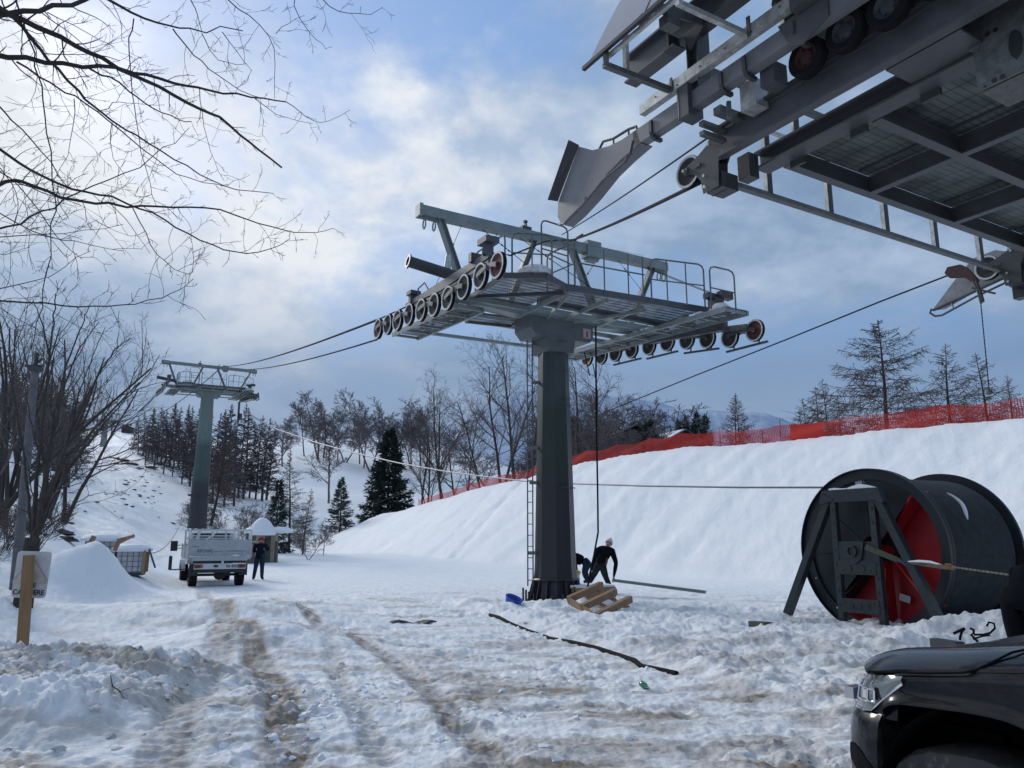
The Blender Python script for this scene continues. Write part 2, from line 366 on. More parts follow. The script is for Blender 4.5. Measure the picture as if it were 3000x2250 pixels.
def build_ground():
    a_in = np.linspace(R(-39), R(39), 760)
    a = np.concatenate([np.linspace(R(-180), R(-80), 40, endpoint=False), np.linspace(R(-80), R(-39), 70, endpoint=False), a_in, np.linspace(R(39), R(80), 70)[1:], np.linspace(R(80), R(180), 40)[1:]])
    rs = [0.3]
    while rs[-1] < 1500:
        q = rs[-1]
        rs.append(q*(1.03 if q < 3.5 else 1.0052 if q < 6.4 else 1.0038 if q < 10.5 else 1.0052 if q < 14 else 1.0075 if q < 32 else 1.010 if q < 120 else 1.02 if q < 420 else 1.15))
    rs = np.array(rs); A, RR = np.meshgrid(a, rs)
    X = np.sin(A)*RR; Y = np.cos(A)*RR
    z, dirt = terrain(X.ravel(), Y.ravel())
    na, nr = len(a), len(rs)
    co = np.stack([X.ravel(), Y.ravel(), z], 1)
    i = np.arange(nr-1)[:, None]*na+np.arange(na-1)[None, :]
    q = np.stack([i, i+1, i+1+na, i+na], -1).reshape(-1, 4)[:, ::-1]
    me = bpy.data.meshes.new('snow_ground'); me.vertices.add(len(co)); me.vertices.foreach_set('co', co.ravel())
    me.loops.add(q.size); me.loops.foreach_set('vertex_index', q.ravel().astype(np.int32))
    me.polygons.add(len(q)); me.polygons.foreach_set('loop_start', np.arange(0, q.size, 4, dtype=np.int32)); me.polygons.foreach_set('loop_total', np.full(len(q), 4, dtype=np.int32))
    me.polygons.foreach_set('use_smooth', np.ones(len(q), dtype=bool))
    me.update(calc_edges=True)
    at_ = me.attributes.new('dirt', 'FLOAT', 'POINT'); at_.data.foreach_set('value', dirt.astype(np.float32))
    ob = bpy.data.objects.new('snow_ground', me); COL.objects.link(ob); tag(ob, 'snow covered ground, yard, slopes and embankment', kind='structure')
    m, nt, P = nodes('snow_ground'); L = nt.links.new
    tc = N(nt, 'ShaderNodeTexCoord'); ob_ = tc.outputs['Object']
    at2 = N(nt, 'ShaderNodeAttribute', attribute_name='dirt')
    nf = N(nt, 'ShaderNodeTexNoise', i_Scale=5.5, i_Detail=10, i_Roughness=.72); L(ob_, nf.inputs['Vector'])
    mp = N(nt, 'ShaderNodeMapping'); mp.inputs['Scale'].default_value = (1.2, 4.5, 1); L(ob_, mp.inputs['Vector'])
    ns = N(nt, 'ShaderNodeTexNoise', i_Scale=3.2, i_Detail=9, i_Roughness=.7); L(mp.outputs[0], ns.inputs['Vector'])
    ad = N(nt, 'ShaderNodeMath', operation='ADD'); L(nf.outputs['Fac'], ad.inputs[0]); L(ns.outputs['Fac'], ad.inputs[1])
    # dirt mask = smooth(dirt + noise)
    m1 = N(nt, 'ShaderNodeMath', operation='MULTIPLY_ADD'); L(ad.outputs[0], m1.inputs[0]); m1.inputs[1].default_value = 1.5; m1.inputs[2].default_value = -1.95
    m2 = N(nt, 'ShaderNodeMath', operation='MULTIPLY_ADD'); L(at2.outputs['Fac'], m2.inputs[0]); m2.inputs[1].default_value = 1.35; L(m1.outputs[0], m2.inputs[2])
    gate = N(nt, 'ShaderNodeMath', operation='MULTIPLY'); L(at2.outputs['Fac'], gate.inputs[0]); gate.inputs[1].default_value = 5; gate.use_clamp = True
    mk = ramp(nt, m2.outputs[0], [(.0, (0,0,0)), (.5, (.45,)*3), (1, (1,)*3)])
    mg = N(nt, 'ShaderNodeMath', operation='MULTIPLY'); L(mk, mg.inputs[0]); L(gate.outputs[0], mg.inputs[1])
    n4 = N(nt, 'ShaderNodeTexNoise', i_Scale=.9, i_Detail=6); L(ob_, n4.inputs['Vector'])
    snow = ramp(nt, n4.outputs['Fac'], [(.3, (.80,.825,.85)), (.7, (.86,.875,.89))])
    dcol = ramp(nt, nf.outputs['Fac'], [(.3, (.12,.09,.06)), (.52, (.26,.205,.15)), (.75, (.43,.375,.31))])
    snow2 = mix(nt, gate.outputs[0], snow, mix(nt, nf.outputs['Fac'], (.50,.475,.45), (.74,.745,.75)))
    c1 = mix(nt, mg.outputs[0], snow2, dcol)
    mp5 = N(nt, 'ShaderNodeMapping'); mp5.inputs['Scale'].default_value = (1, 2.2, 1); L(ob_, mp5.inputs['Vector'])
    n5 = N(nt, 'ShaderNodeTexNoise', i_Scale=17, i_Detail=6, i_Roughness=.6); L(mp5.outputs[0], n5.inputs['Vector'])
    n6 = N(nt, 'ShaderNodeTexNoise', i_Scale=1.1, i_Detail=5, i_Roughness=.6); L(mp5.outputs[0], n6.inputs['Vector'])
    a5 = N(nt, 'ShaderNodeMath', operation='MULTIPLY_ADD'); L(n6.outputs['Fac'], a5.inputs[0]); a5.inputs[1].default_value = .55; L(n5.outputs['Fac'], a5.inputs[2])
    sp = ramp(nt, a5.outputs[0], [(.93, (0,)*3), (1.0, (1,)*3)]); g2_ = N(nt, 'ShaderNodeMath', operation='MULTIPLY'); L(sp, g2_.inputs[0]); gg = N(nt, 'ShaderNodeMath', operation='MULTIPLY'); L(at2.outputs['Fac'], gg.inputs[0]); gg.inputs[1].default_value = 8; gg.use_clamp = True; L(gg.outputs[0], g2_.inputs[1])
    c1 = mix(nt, g2_.outputs[0], c1, (.10,.075,.05)); L(c1, P.inputs['Base Color'])
    P.inputs['Roughness'].default_value = .7; P.inputs['Specular IOR Level'].default_value = .25
    nb = N(nt, 'ShaderNodeTexNoise', i_Scale=14, i_Detail=9, i_Roughness=.62); L(ob_, nb.inputs['Vector'])
    b1 = N(nt, 'ShaderNodeBump', i_Strength=.75, i_Distance=.03); L(nb.outputs['Fac'], b1.inputs['Height'])
    nb2 = N(nt, 'ShaderNodeTexNoise', i_Scale=2.2, i_Detail=7, i_Roughness=.6); L(ob_, nb2.inputs['Vector'])
    b2 = N(nt, 'ShaderNodeBump', i_Strength=.45, i_Distance=.10); L(nb2.outputs['Fac'], b2.inputs['Height']); L(b1.outputs[0], b2.inputs['Normal'])
    L(b2.outputs[0], P.inputs['Normal']); me.materials.append(m)
build_ground()

# snow clods thrown up by the plough: uncountable, one object
def clods():
    rnd = random.Random(5); mb = MB(M['snow_dirty'], M['snow'])
    t = (1+5**.5)/2
    ico = [(-1,t,0),(1,t,0),(-1,-t,0),(1,-t,0),(0,-1,t),(0,1,t),(0,-1,-t),(0,1,-t),(t,0,-1),(t,0,1),(-t,0,-1),(-t,0,1)]
    fc = [(0,11,5),(0,5,1),(0,1,7),(0,7,10),(0,10,11),(1,5,9),(5,11,4),(11,10,2),(10,7,6),(7,1,8),(3,9,4),(3,4,2),(3,2,6),(3,6,8),(3,8,9),(4,9,5),(2,4,11),(6,2,10),(8,6,7),(9,8,1)]
    vs = [Vector(v).normalized() for v in ico]; key = {}; f2 = []
    def mid(a, b):
        k = (min(a, b), max(a, b))
        if k not in key: key[k] = len(vs); vs.append(((vs[a]+vs[b])/2).normalized())
        return key[k]
    for a, b, c in fc:
        x, y, z = mid(a, b), mid(b, c), mid(c, a); f2 += [(a,x,z),(x,b,y),(z,y,c),(x,y,z)]
    base = np.array([tuple(v) for v in vs])
    spots = []
    for i in range(330):
        q = rnd.random()
        if q < .34: x, y = rnd.uniform(-8, -2.2), rnd.gauss(8.0, 1.1); s = rnd.choice([.02,.03,.03,.04,.05])*rnd.uniform(.6, 1.3); mt = 0
        elif q < .66: x, y = rnd.gauss(-1.75, .3), rnd.gauss(8.0, .9); s = rnd.uniform(.015, .05); mt = 1
        elif q < .76: x, y = rnd.gauss(-.2, .5), rnd.gauss(7.8, .5); s = rnd.uniform(.015, .05); mt = 1
        elif q < .88: x, y = rnd.uniform(1.0, 9), rnd.uniform(9.5, 17); s = rnd.uniform(.02, .07); mt = 1
        else: x, y = rnd.uniform(-4, 4), rnd.uniform(5, 16); s = rnd.uniform(.012, .04); mt = rnd.choice([0, 1])
        spots.append((x, y, s, mt))
    xs = np.array([p[0] for p in spots]); ys = np.array([p[1] for p in spots]); zs = terrain(xs, ys)[0]
    for (x, y, s, mt), z in zip(spots, zs):
        mb.m = mt; o = rnd.uniform(0, 99)
        n = 1+.9*fbm(base[:, 0]*1.4+o, base[:, 1]*1.4+base[:, 2]*1.9, 3, 3)
        sc = np.array([rnd.uniform(.8, 1.5), rnd.uniform(.8, 1.3), rnd.uniform(.5, .85)])
        mb.add(base*n[:, None]*sc*s+np.array([x, y, z-s*.12]), f2)
    ob = mb.build('snow_clods', smooth=True); tag(ob, 'loose grey and white clods of ploughed snow across the yard', 'snow clods', kind='stuff')
clods()

# distant mountain shoulders, the mist haze painted into their base colour
def hills():
    m, nt, P = nodes('misty_mountain'); L = nt.links.new
    tc = N(nt, 'ShaderNodeTexCoord'); sx = N(nt, 'ShaderNodeSeparateXYZ'); L(tc.outputs['Object'], sx.inputs[0])
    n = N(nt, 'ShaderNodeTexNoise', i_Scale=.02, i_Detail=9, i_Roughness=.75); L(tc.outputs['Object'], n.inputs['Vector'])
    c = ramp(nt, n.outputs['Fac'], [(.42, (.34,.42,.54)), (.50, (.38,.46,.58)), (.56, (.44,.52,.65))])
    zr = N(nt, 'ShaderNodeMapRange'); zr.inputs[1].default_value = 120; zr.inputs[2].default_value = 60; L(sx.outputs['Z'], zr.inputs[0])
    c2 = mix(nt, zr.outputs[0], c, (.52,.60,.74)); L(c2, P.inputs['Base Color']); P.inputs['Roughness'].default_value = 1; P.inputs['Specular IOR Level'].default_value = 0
    prof = [(900,975),(980,935),(1040,885),(1100,858),(1160,850),(1230,858),(1300,863),(1360,868),(1420,880),(1480,893),(1540,900),(1600,897),(1660,905),(1720,925),(1780,960),(1850,1000)]
    D0 = 1150
    pxs = np.linspace(900, 1850, 200); tops = np.interp(pxs, [p[0] for p in prof], [p[1] for p in prof])
    vs = []; rows = 26
    for j in range(rows):
        t = j/(rows-1)
        for i, px in enumerate(pxs):
            q = at(px, tops[i], D0); zt = q[2]*t*(2-t)
            d = D0*(.62+.38*t); e = at(px, tops[i], d)
            z = zt+7*math.sin(t*math.pi*.5)*float(fbm(np.array([px*.018+t*2]), np.array([t*5.0]), 5, 12)[0])
            vs.append((e[0], e[1], z-6*(1-t)))
    fs = [(j*200+i, j*200+i+1, (j+1)*200+i+1, (j+1)*200+i) for j in range(rows-1) for i in range(199)]
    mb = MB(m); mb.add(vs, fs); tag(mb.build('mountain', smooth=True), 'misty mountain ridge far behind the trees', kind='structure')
hills()

# ------------------------------------------------------------------ light and sky
def lighting():
    w = bpy.data.worlds.new("World"); scene.world = w; w.use_nodes = True; nt = w.node_tree; L = nt.links.new
    bg = nt.nodes['Background']
    tc = N(nt, 'ShaderNodeTexCoord'); dirn = tc.outputs['Generated']
    sk = N(nt, 'ShaderNodeTexSky', sky_type='NISHITA'); sk.sun_disc = False; sk.sun_elevation = R(28); sk.sun_rotation = R(-38); sk.air_density = 1.0; sk.dust_density = .8
    sep = N(nt, 'ShaderNodeSeparateXYZ'); L(dirn, sep.inputs[0])
    den = N(nt, 'ShaderNodeMath', operation='ADD'); L(sep.outputs['Z'], den.inputs[0]); den.inputs[1].default_value = .42
    dm = N(nt, 'ShaderNodeMath', operation='MAXIMUM'); L(den.outputs[0], dm.inputs[0]); dm.inputs[1].default_value = .2
    dv = N(nt, 'ShaderNodeVectorMath', operation='DIVIDE'); L(dirn, dv.inputs[0]); cb = N(nt, 'ShaderNodeCombineXYZ')
    for k in range(3): L(dm.outputs[0], cb.inputs[k])
    L(cb.outputs[0], dv.inputs[1])
    def nz(scale, det, rough, off, dist=.0):
        mp = N(nt, 'ShaderNodeMapping'); mp.inputs['Location'].default_value = off; L(dv.outputs[0], mp.inputs['Vector'])
        n = N(nt, 'ShaderNodeTexNoise', i_Scale=scale, i_Detail=det, i_Roughness=rough, i_Distortion=dist); L(mp.outputs[0], n.inputs['Vector']); return n.outputs['Fac']
    a = nz(1.7, 9, .54, (3.1, 1.7, 0), .1); b = nz(4.6, 10, .58, (7.3, 2.2, 4), .15); c = nz(1.25, 6, .5, (1.4, 8.1, 2), .1); d2 = nz(12, 8, .6, (2.3, 5.2, 1), .1)
    def madd(x, k, y):
        m = N(nt, 'ShaderNodeMath', operation='MULTIPLY_ADD'); L(x, m.inputs[0]); m.inputs[1].default_value = k
        if isinstance(y, (int, float)): m.inputs[2].default_value = y
        else: L(y, m.inputs[2])
        return m.outputs[0]
    ab = madd(b, .45, a); ab = madd(d2, .10, ab)
    # gaps of blue
    cover = ramp(nt, ab, [(.65, (0,0,0)), (.79, (1,1,1))])
    blue = mix(nt, 1.0, sk.outputs['Color'], (.150,.150,.150), 'MULTIPLY')
    blue = mix(nt, .6, blue, (.19,.385,.76))
    # cloud body: grey-blue to white, whiter up left, greyer low down
    xl = N(nt, 'ShaderNodeMapRange'); L(sep.outputs['X'], xl.inputs[0]); xl.inputs[1].default_value = .25; xl.inputs[2].default_value = -.60
    zl = N(nt, 'ShaderNodeMapRange'); L(sep.outputs['Z'], zl.inputs[0]); zl.inputs[1].default_value = .16; zl.inputs[2].default_value = .36
    g = N(nt, 'ShaderNodeMath', operation='MULTIPLY'); L(xl.outputs[0], g.inputs[0]); L(zl.outputs[0], g.inputs[1])
    br = madd(c, 1.9, -1.17); br = madd(b, 1.0, br); br = madd(g.outputs[0], .42, br); br = madd(d2, .28, br)
    cloud = ramp(nt, br, [(.05, (.165,.250,.395)), (.35, (.245,.355,.525)), (.60, (.42,.53,.70)), (.92, (.82,.86,.92))])
    col = mix(nt, cover, blue, cloud)
    # low grey band and paler horizon
    zb = ramp(nt, sep.outputs['Z'], [(.02, (1,)*3), (.10, (.85,)*3), (.21, (.70,)*3), (.34, (0,0,0))])
    nb = ramp(nt, madd(a, 1.2, madd(b, .55, -.42)), [(.25, (.165,.245,.395)), (.45, (.225,.325,.49)), (.7, (.34,.44,.60))])
    col = mix(nt, zb, col, nb)
    hz = ramp(nt, sep.outputs['Z'], [(.0, (.8,)*3), (.13, (.45,)*3), (.2, (0,0,0))])
    col = mix(nt, hz, col, (.315,.405,.56))
    # ground side of the world dark blue-grey
    up = ramp(nt, sep.outputs['Z'], [(.0, (0,0,0)), (.03, (1,1,1))])
    L(mix(nt, up, (.30,.34,.42), col), bg.inputs['Color'])
    # undo the background strength so that the cloud colours keep their values
    sc_ = 0.12; bg.inputs['Strength'].default_value = sc_
    last = bg.inputs['Color'].links[0].from_socket
    mul = N(nt, 'ShaderNodeVectorMath', operation='SCALE'); mul.inputs['Scale'].default_value = 1/sc_; L(last, mul.inputs[0]); L(mul.outputs[0], bg.inputs['Color'])
    sd = bpy.data.lights.new('sun', 'SUN'); sd.energy = 1.5; sd.angle = R(14); sd.color = (1, .955, .89)
    so = bpy.data.objects.new('sun', sd); COL.objects.link(so)
    el, az = R(28), R(-38)
    v = Vector((math.sin(az)*math.cos(el), math.cos(az)*math.cos(el), math.sin(el))); so.rotation_euler = v.to_track_quat('Z', 'Y').to_euler()
    scene.view_settings.view_transform = 'Standard'; scene.view_settings.look = 'None'; scene.view_settings.exposure = 0; scene.view_settings.gamma = 1
lighting()
# ------------------------------------------------------------------ lettering
def lettering(name, txt, size, origin, xdir, zdir, material, parent, depth=.004, bold=0.0):
    cu = bpy.data.curves.new(name, 'FONT'); cu.body = txt; cu.size = size; cu.extrude = depth; cu.offset = bold
    o = bpy.data.objects.new(name, cu); COL.objects.link(o)
    dg = bpy.context.evaluated_depsgraph_get(); me = bpy.data.meshes.new_from_object(o.evaluated_get(dg)); bpy.data.objects.remove(o)
    x = np.array(xdir, float); x /= np.linalg.norm(x); z = np.array(zdir, float); z /= np.linalg.norm(z); y = np.cross(z, x)   # face normal = -y
    o0 = np.zeros(3); q = parent
    while q is not None: o0 += np.array(q.location); q = q.parent
    for v in me.vertices:
        p = np.array(origin)-o0+x*v.co.x+z*v.co.y-y*v.co.z; v.co = p
    me.materials.clear(); me.materials.append(material)
    ob = bpy.data.objects.new(name, me); COL.objects.link(ob); ob.parent = parent; return ob

def sheave_mb(mb, c, ax, r, w=.07, red=False, n=28):
    """rope wheel: rubber-lined rim with pale sides, dished web, hub"""
    mb.use(M['rubber']); mb.lathe(c, ax, [(r*.86,-w*.5),(r*.97,-w*.5),(r,-w*.42),(r*.95,0),(r,w*.42),(r*.97,w*.5),(r*.86,w*.5)], n)
    mb.use(M['rimwhite']); 
    for s in (-1, 1): mb.lathe(c, ax, [(r*.985,s*w*.5),(r*.95,s*w*.62),(r*.86,s*w*.62),(r*.83,s*w*.45)][::s], n)
    mb.use(M['rimred'] if red else M['web_dk']); 
    for s in (-1, 1):
        mb.lathe(c, ax, [(r*.83,s*w*.45),(r*.70,s*w*.2),(r*.45,s*w*.12),(r*.28,s*w*.2),(r*.26,s*w*.75),(.001,s*w*.8)][::s], n)
        mb.use(M['galv'] if red else M['galv_dk']); mb.disc(np.array(c)+np.array(ax)*s*w*.85, ax, r*.15, w*.35, 10); mb.use(M['rimred'] if red else M['web_dk'])

def hoop(mb, a, b, h, r=.022, mid=True, top=(0,0,1), rad=.14, inner=()):
    """guard rail bent from tube: two posts a,b joined by a rounded top"""
    a = np.array(a, float); b = np.array(b, float); up = np.array(top, float); d = b-a; L = np.linalg.norm(d); d /= L
    rad = min(rad, L*.3)
    pts = [a, a+up*(h-rad), a+up*(h-rad*.3)+d*rad*.3, a+up*h+d*rad, b+up*h-d*rad, b+up*(h-rad*.3)-d*rad*.3, b+up*(h-rad), b]
    mb.tube(pts, r, 7)
    if mid: mb.tube([a+up*h*.5, b+up*h*.5], r*.8, 6)
    for t in inner: q = a+d*L*t; mb.tube([q, q+up*h], r*.85, 6)

def lift_tower(scale_head=1.0, detail=True, org=TOW, H=7.75, label='', r0=.55, r1=.40, name='lift_tower', rot=0.0, number=True, zbase=None):
    """everything below is laid out in lift-line coordinates u (along the line), v (across), z"""
    zb = gz(org[0], org[1]) if zbase is None else zbase
    root = thing(name, label, 'lift tower', (org[0], org[1], zb))
    ca, sa = math.cos(rot), math.sin(rot)
    def w(u, v, z):
        u, v = u*ca-v*sa, u*sa+v*ca
        return np.array([org[0], org[1], 0])+DV*u+CV*v+np.array([0, 0, z+(H-7.75)])
    def dvec(u, v, z=0): return w(u, v, z)-w(0, 0, 0)
    U = dvec(1, 0); V = dvec(0, 1); Z = np.array([0, 0, 1.0])
    zt = H
    # column: eight-sided tapered shaft, colour stepping by height from a dark foot to a paler top
    pm, nt, P = nodes('column_colour'); L = nt.links.new
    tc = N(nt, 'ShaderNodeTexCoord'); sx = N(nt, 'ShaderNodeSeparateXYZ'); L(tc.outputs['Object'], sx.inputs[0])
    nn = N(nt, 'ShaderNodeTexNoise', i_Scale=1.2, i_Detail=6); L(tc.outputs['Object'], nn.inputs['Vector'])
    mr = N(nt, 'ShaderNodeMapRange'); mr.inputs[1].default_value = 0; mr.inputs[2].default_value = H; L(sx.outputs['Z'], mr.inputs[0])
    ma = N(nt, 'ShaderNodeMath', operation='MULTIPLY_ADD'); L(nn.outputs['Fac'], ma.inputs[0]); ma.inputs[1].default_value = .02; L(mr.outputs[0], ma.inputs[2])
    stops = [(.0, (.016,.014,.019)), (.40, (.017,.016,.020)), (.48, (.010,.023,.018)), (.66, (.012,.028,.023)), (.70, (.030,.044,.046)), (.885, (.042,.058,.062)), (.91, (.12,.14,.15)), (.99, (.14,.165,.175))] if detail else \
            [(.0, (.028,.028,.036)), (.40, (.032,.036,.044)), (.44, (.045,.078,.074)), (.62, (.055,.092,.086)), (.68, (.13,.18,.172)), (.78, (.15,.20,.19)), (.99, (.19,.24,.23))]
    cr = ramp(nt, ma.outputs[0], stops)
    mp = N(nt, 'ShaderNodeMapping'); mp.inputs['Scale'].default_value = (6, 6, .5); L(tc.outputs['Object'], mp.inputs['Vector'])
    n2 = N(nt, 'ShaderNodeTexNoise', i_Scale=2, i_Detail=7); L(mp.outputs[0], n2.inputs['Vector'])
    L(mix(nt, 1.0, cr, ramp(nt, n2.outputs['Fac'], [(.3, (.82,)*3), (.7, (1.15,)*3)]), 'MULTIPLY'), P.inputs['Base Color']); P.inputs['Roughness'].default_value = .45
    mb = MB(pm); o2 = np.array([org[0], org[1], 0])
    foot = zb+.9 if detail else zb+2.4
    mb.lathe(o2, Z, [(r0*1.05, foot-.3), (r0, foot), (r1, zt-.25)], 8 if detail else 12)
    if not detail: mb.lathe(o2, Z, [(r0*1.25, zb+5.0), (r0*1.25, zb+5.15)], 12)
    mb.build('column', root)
    if detail:
        mb = MB(mat('base_steel', (.035,.03,.038), .45, .1, .25, 4))
        mb.lathe(o2, Z, [(.60, zb+.62), (.64, zb+.58), (.60, zb+.54)], 8)
        mb.lathe(o2, Z, [(.52, zb+.7), (.56, zb+.3), (.64, zb-.25)], 8)
        for k in range(16):
            a = k*math.pi/8; d = np.array([math.cos(a), math.sin(a), 0])
            mb.prism([o2+d*.50+[0,0,zb+.56], o2+d*.62+[0,0,zb+.56], o2+d*.76+[0,0,zb+.02], o2+d*.50+[0,0,zb+.02]], np.cross(d, Z)*.025)
        mb.lathe(o2, Z, [(.5, zb+.06), (.80, zb+.06), (.80, zb-.12), (.5, zb-.12)], 24)
        mb.build('base_flange', root)
        for k in range(16):
            mb = MB(M['steel_dk'])
            a = (k+.5)*math.pi/8; d = np.array([math.cos(a), math.sin(a), 0]); mb.tube([o2+d*.71+[0,0,zb+.0], o2+d*.71+[0,0,zb+.24]], .022, 6); mb.tube([o2+d*.71+[0,0,zb+.07], o2+d*.71+[0,0,zb+.13]], .042, 6); mb.build('anchor_bolt', root)
        q = o2+np.array([-.86, -.2, zb]); 
        for k in range(4): mb = MB(M['steel_dk']); mb.tube([q+[.0+k*.075, k*.03, -.1], q+[.0+k*.075, k*.03, .38-.05*k]], .03, 6); mb.build('anchor_bolt', root)
        # ladder on the left flank
        mb = MB(M['galv_dk']); lv = np.array([-1, .12, 0]); lv /= np.linalg.norm(lv)
        def lp(z, off): rr = r0+(r1-r0)*(z-.9)/(zt-.9); return o2+lv*(rr+.02+off)+np.array([0, -.12, z])
        for off in (.02, .16): mb.tube([lp(.45, off), lp(zt-.5, off+.14)], .021, 6)
        z = .6
        while z < zt-.6:
            t = (z-.45)/(zt-.95)*.14; mb.tube([lp(z, .02+t), lp(z, .16+t)], .012, 5); z += .29
        for z in (1.3, 3.15, 4.1, 5.9, 7.0): mb.bar(lp(z, -.06), lp(z, .16), .03, .09)
        mb.build('ladder', root)
        for z in (3.0, 5.25, 5.42, 6.2, 6.65, 7.0):
            a0 = R(-75); rr = r0+(r1-r0)*(z-.9)/(zt-.9)
            pts = [o2+np.array([math.cos(a)*(rr+.045), math.sin(a)*(rr+.045), z]) for a in np.linspace(R(-75), R(5), 7)]; mb = MB(M['steel_dk']); mb.tube(pts, .013, 5); mb.build('climbing_iron', root)
    # column head: broad gusseted saddle box
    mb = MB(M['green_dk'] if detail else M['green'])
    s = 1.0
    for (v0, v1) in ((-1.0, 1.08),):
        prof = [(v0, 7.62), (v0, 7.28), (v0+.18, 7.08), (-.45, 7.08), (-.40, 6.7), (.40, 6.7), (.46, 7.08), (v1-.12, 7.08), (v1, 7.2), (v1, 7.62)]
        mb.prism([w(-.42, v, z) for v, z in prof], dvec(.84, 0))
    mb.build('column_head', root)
    # cross arm: tapered box beam
    mb = MB(M['green'])
    zc = [w(0, v, z) for v, z in ((-3.75, 7.98), (-3.75, 7.78), (-1.1, 7.64), (1.1, 7.64), (3.75, 7.78), (3.75, 7.98))]
    mb.prism([p-U*.20 for p in zc], U*.40)
    for v in (-3.2, -2.4, -1.5, 1.5, 2.4, 3.2): mb.prism([w(-.3, v, 7.97), w(-.2, v, 7.72), w(.2, v, 7.72), w(.3, v, 7.97)], V*.02)
    # catwalk carriers
    for u in (-1.15, -.55, .6, 1.2): mb.bar(w(u, -2.9 if abs(u) < 1 else -1.2, 7.72), w(u, 3.0, 7.72), .07, .12)
    for v in (-1.15, .1, 1.3, 2.9): mb.bar(w(-2.35, v, 7.66), w(.0, v, 7.66), .06, .11)
    mb.bar(w(-2.35, 1.4, 7.60), w(-.1, .3, 7.60), .05, .08); mb.bar(w(-2.35, -1.1, 7.60), w(-.2, -.4, 7.60), .05, .08)
    mb.build('cross_arm', root)
    # main walkway across the front
    gr = grating()
    mb = MB(M['steel_md'], gr)
    zf = 7.78
    mb.bar(w(-2.40, -1.15, zf), w(-2.75, 3.25, zf), .06, .17); mb.bar(w(-1.2, -1.15, zf-.02), w(-1.2, 3.1, zf-.02), .05, .12)
    mb.bar(w(-2.40, -1.15, zf), w(-1.0, -1.15, zf), .05, .15)
    mb.bar(w(-2.40, -1.15, zf), w(-2.85, -2.1, zf), .05, .14); mb.bar(w(-2.85, -2.1, zf), w(-2.35, -2.95, zf), .05, .14); mb.bar(w(-2.35, -2.95, zf), w(-.65, -2.95, zf-.05), .05, .12); mb.bar(w(-.65, -2.95, zf-.05), w(-2.3, -1.1, zf-.10), .05, .09)
    mb.use(gr); mb.add([w(-2.40, -1.15, zf+.02), w(-2.85, -2.1, zf+.02), w(-2.35, -2.95, zf+.02), w(-.65, -2.95, zf+.02), w(-.4, -1.15, zf+.02)], [(0,1,2,3,4)])
    mb.use(gr); mb.add([w(-2.36, -1.1, zf+.02), w(-2.70, 3.2, zf+.02), w(-1.25, 3.2, zf+.02), w(-1.25, -1.1, zf+.02)], [(0,1,2,3)])
    mb.build('front_walkway', root)
    # walkways along each sheave train, sloping with the rope
    for sd, (va, vb), ua in ((-1, (-3.35, -2.55), -.6), (1, (2.5, 3.3), -4.1)):
        mb = MB(M['green'], gr)
        zl = (lambda u: 7.44+.05*(u+.6)) if sd < 0 else (lambda u: 7.36+.045*(u+4.0))
        for v in (va, vb): mb.bar(w(ua, v, zl(ua)), w(3.6, v, zl(3.6)), .06, .12, Z)
        for u in np.linspace(ua+.05, 3.55, 9 if sd > 0 else 6): mb.bar(w(u, va, zl(u)), w(u, vb, zl(u)), .05, .07)
        mb.use(gr); mb.add([w(ua, va, zl(ua)+.07), w(ua, vb, zl(ua)+.07), w(3.6, vb, zl(3.6)+.07), w(3.6, va, zl(3.6)+.07)], [(0,1,2,3)])
        mb.build('side_walkway', root)
        # frozen snow on the grating
        sb = MB(M['snow_dirty']); rnd = random.Random(3+sd)
        for k in range(46):
            u = rnd.uniform(ua+.2, 3.4) if k > 12 else rnd.uniform(ua+.2, ua+2); v = rnd.uniform(va+.1, vb-.1); q = w(u, v, zl(u)+.09); r_ = rnd.uniform(.05, .16)
            sb.lathe(q, Z, [(r_*1.0, -.02), (r_*.9, .03), (r_*.45, .07), (.001, .08)], 7)
        big = (w(-2.45, -2.15, 7.86) if sd < 0 else w(-3.5, 2.95, zl(-3.5)+.10))
        sb.lathe(big, Z, [(.001, -.03), (.46 if sd < 0 else .3, .0), (.44 if sd < 0 else .26, .12), (.3 if sd < 0 else .16, .22), (.001, .26)], 14)
        tag(sb.build('snow_patch', root, smooth=True), kind='stuff')
    # lowered trap grating under the arm and slanted lower stay
    mb = MB(M['galv_dk'], gr); mb.bar(w(.9, -2.3, 7.55), w(.9, -.85, 7.62), .05, .08); mb.bar(w(.25, -2.3, 7.62), w(.25, -.85, 7.68), .05, .06); mb.bar(w(.9, -2.3, 7.55), w(.1, -2.3, 7.62), .05, .06); mb.bar(w(.9, -.85, 7.62), w(.1, -.85, 7.68), .05, .06)
    mb.use(gr); mb.add([w(.9, -2.3, 7.58), w(.25, -2.3, 7.65), w(.25, -.85, 7.71), w(.9, -.85, 7.65)], [(0,1,2,3)]); mb.build('hatch', root)
    mb = MB(M['green']); mb.bar(w(3.1, -2.6, 7.72), w(3.1, 2.7, 7.80), .09, .09); mb.build('rear_tie_bar', root)
    # gantry above
    mb = MB(M['green']); mb.bar(w(0, -4.12, 10.06), w(0, 4.3, 10.06), .24, .27)
    mb.bar(w(0, -4.2, 10.06), w(0, -4.1, 10.06), .30, .33)
    mb.build('gantry_beam', root)
    for (vt, vbm) in ((-3.55, -2.75), (-.62, -1.45), (.70, 1.6), (3.75, 2.75)):
        mb = MB(M['green']); mb.ibeam(w(0, vt, 9.95), w(0, vbm, 7.95), .20, .17, .02, up=V); mb.build('gantry_strut', root)
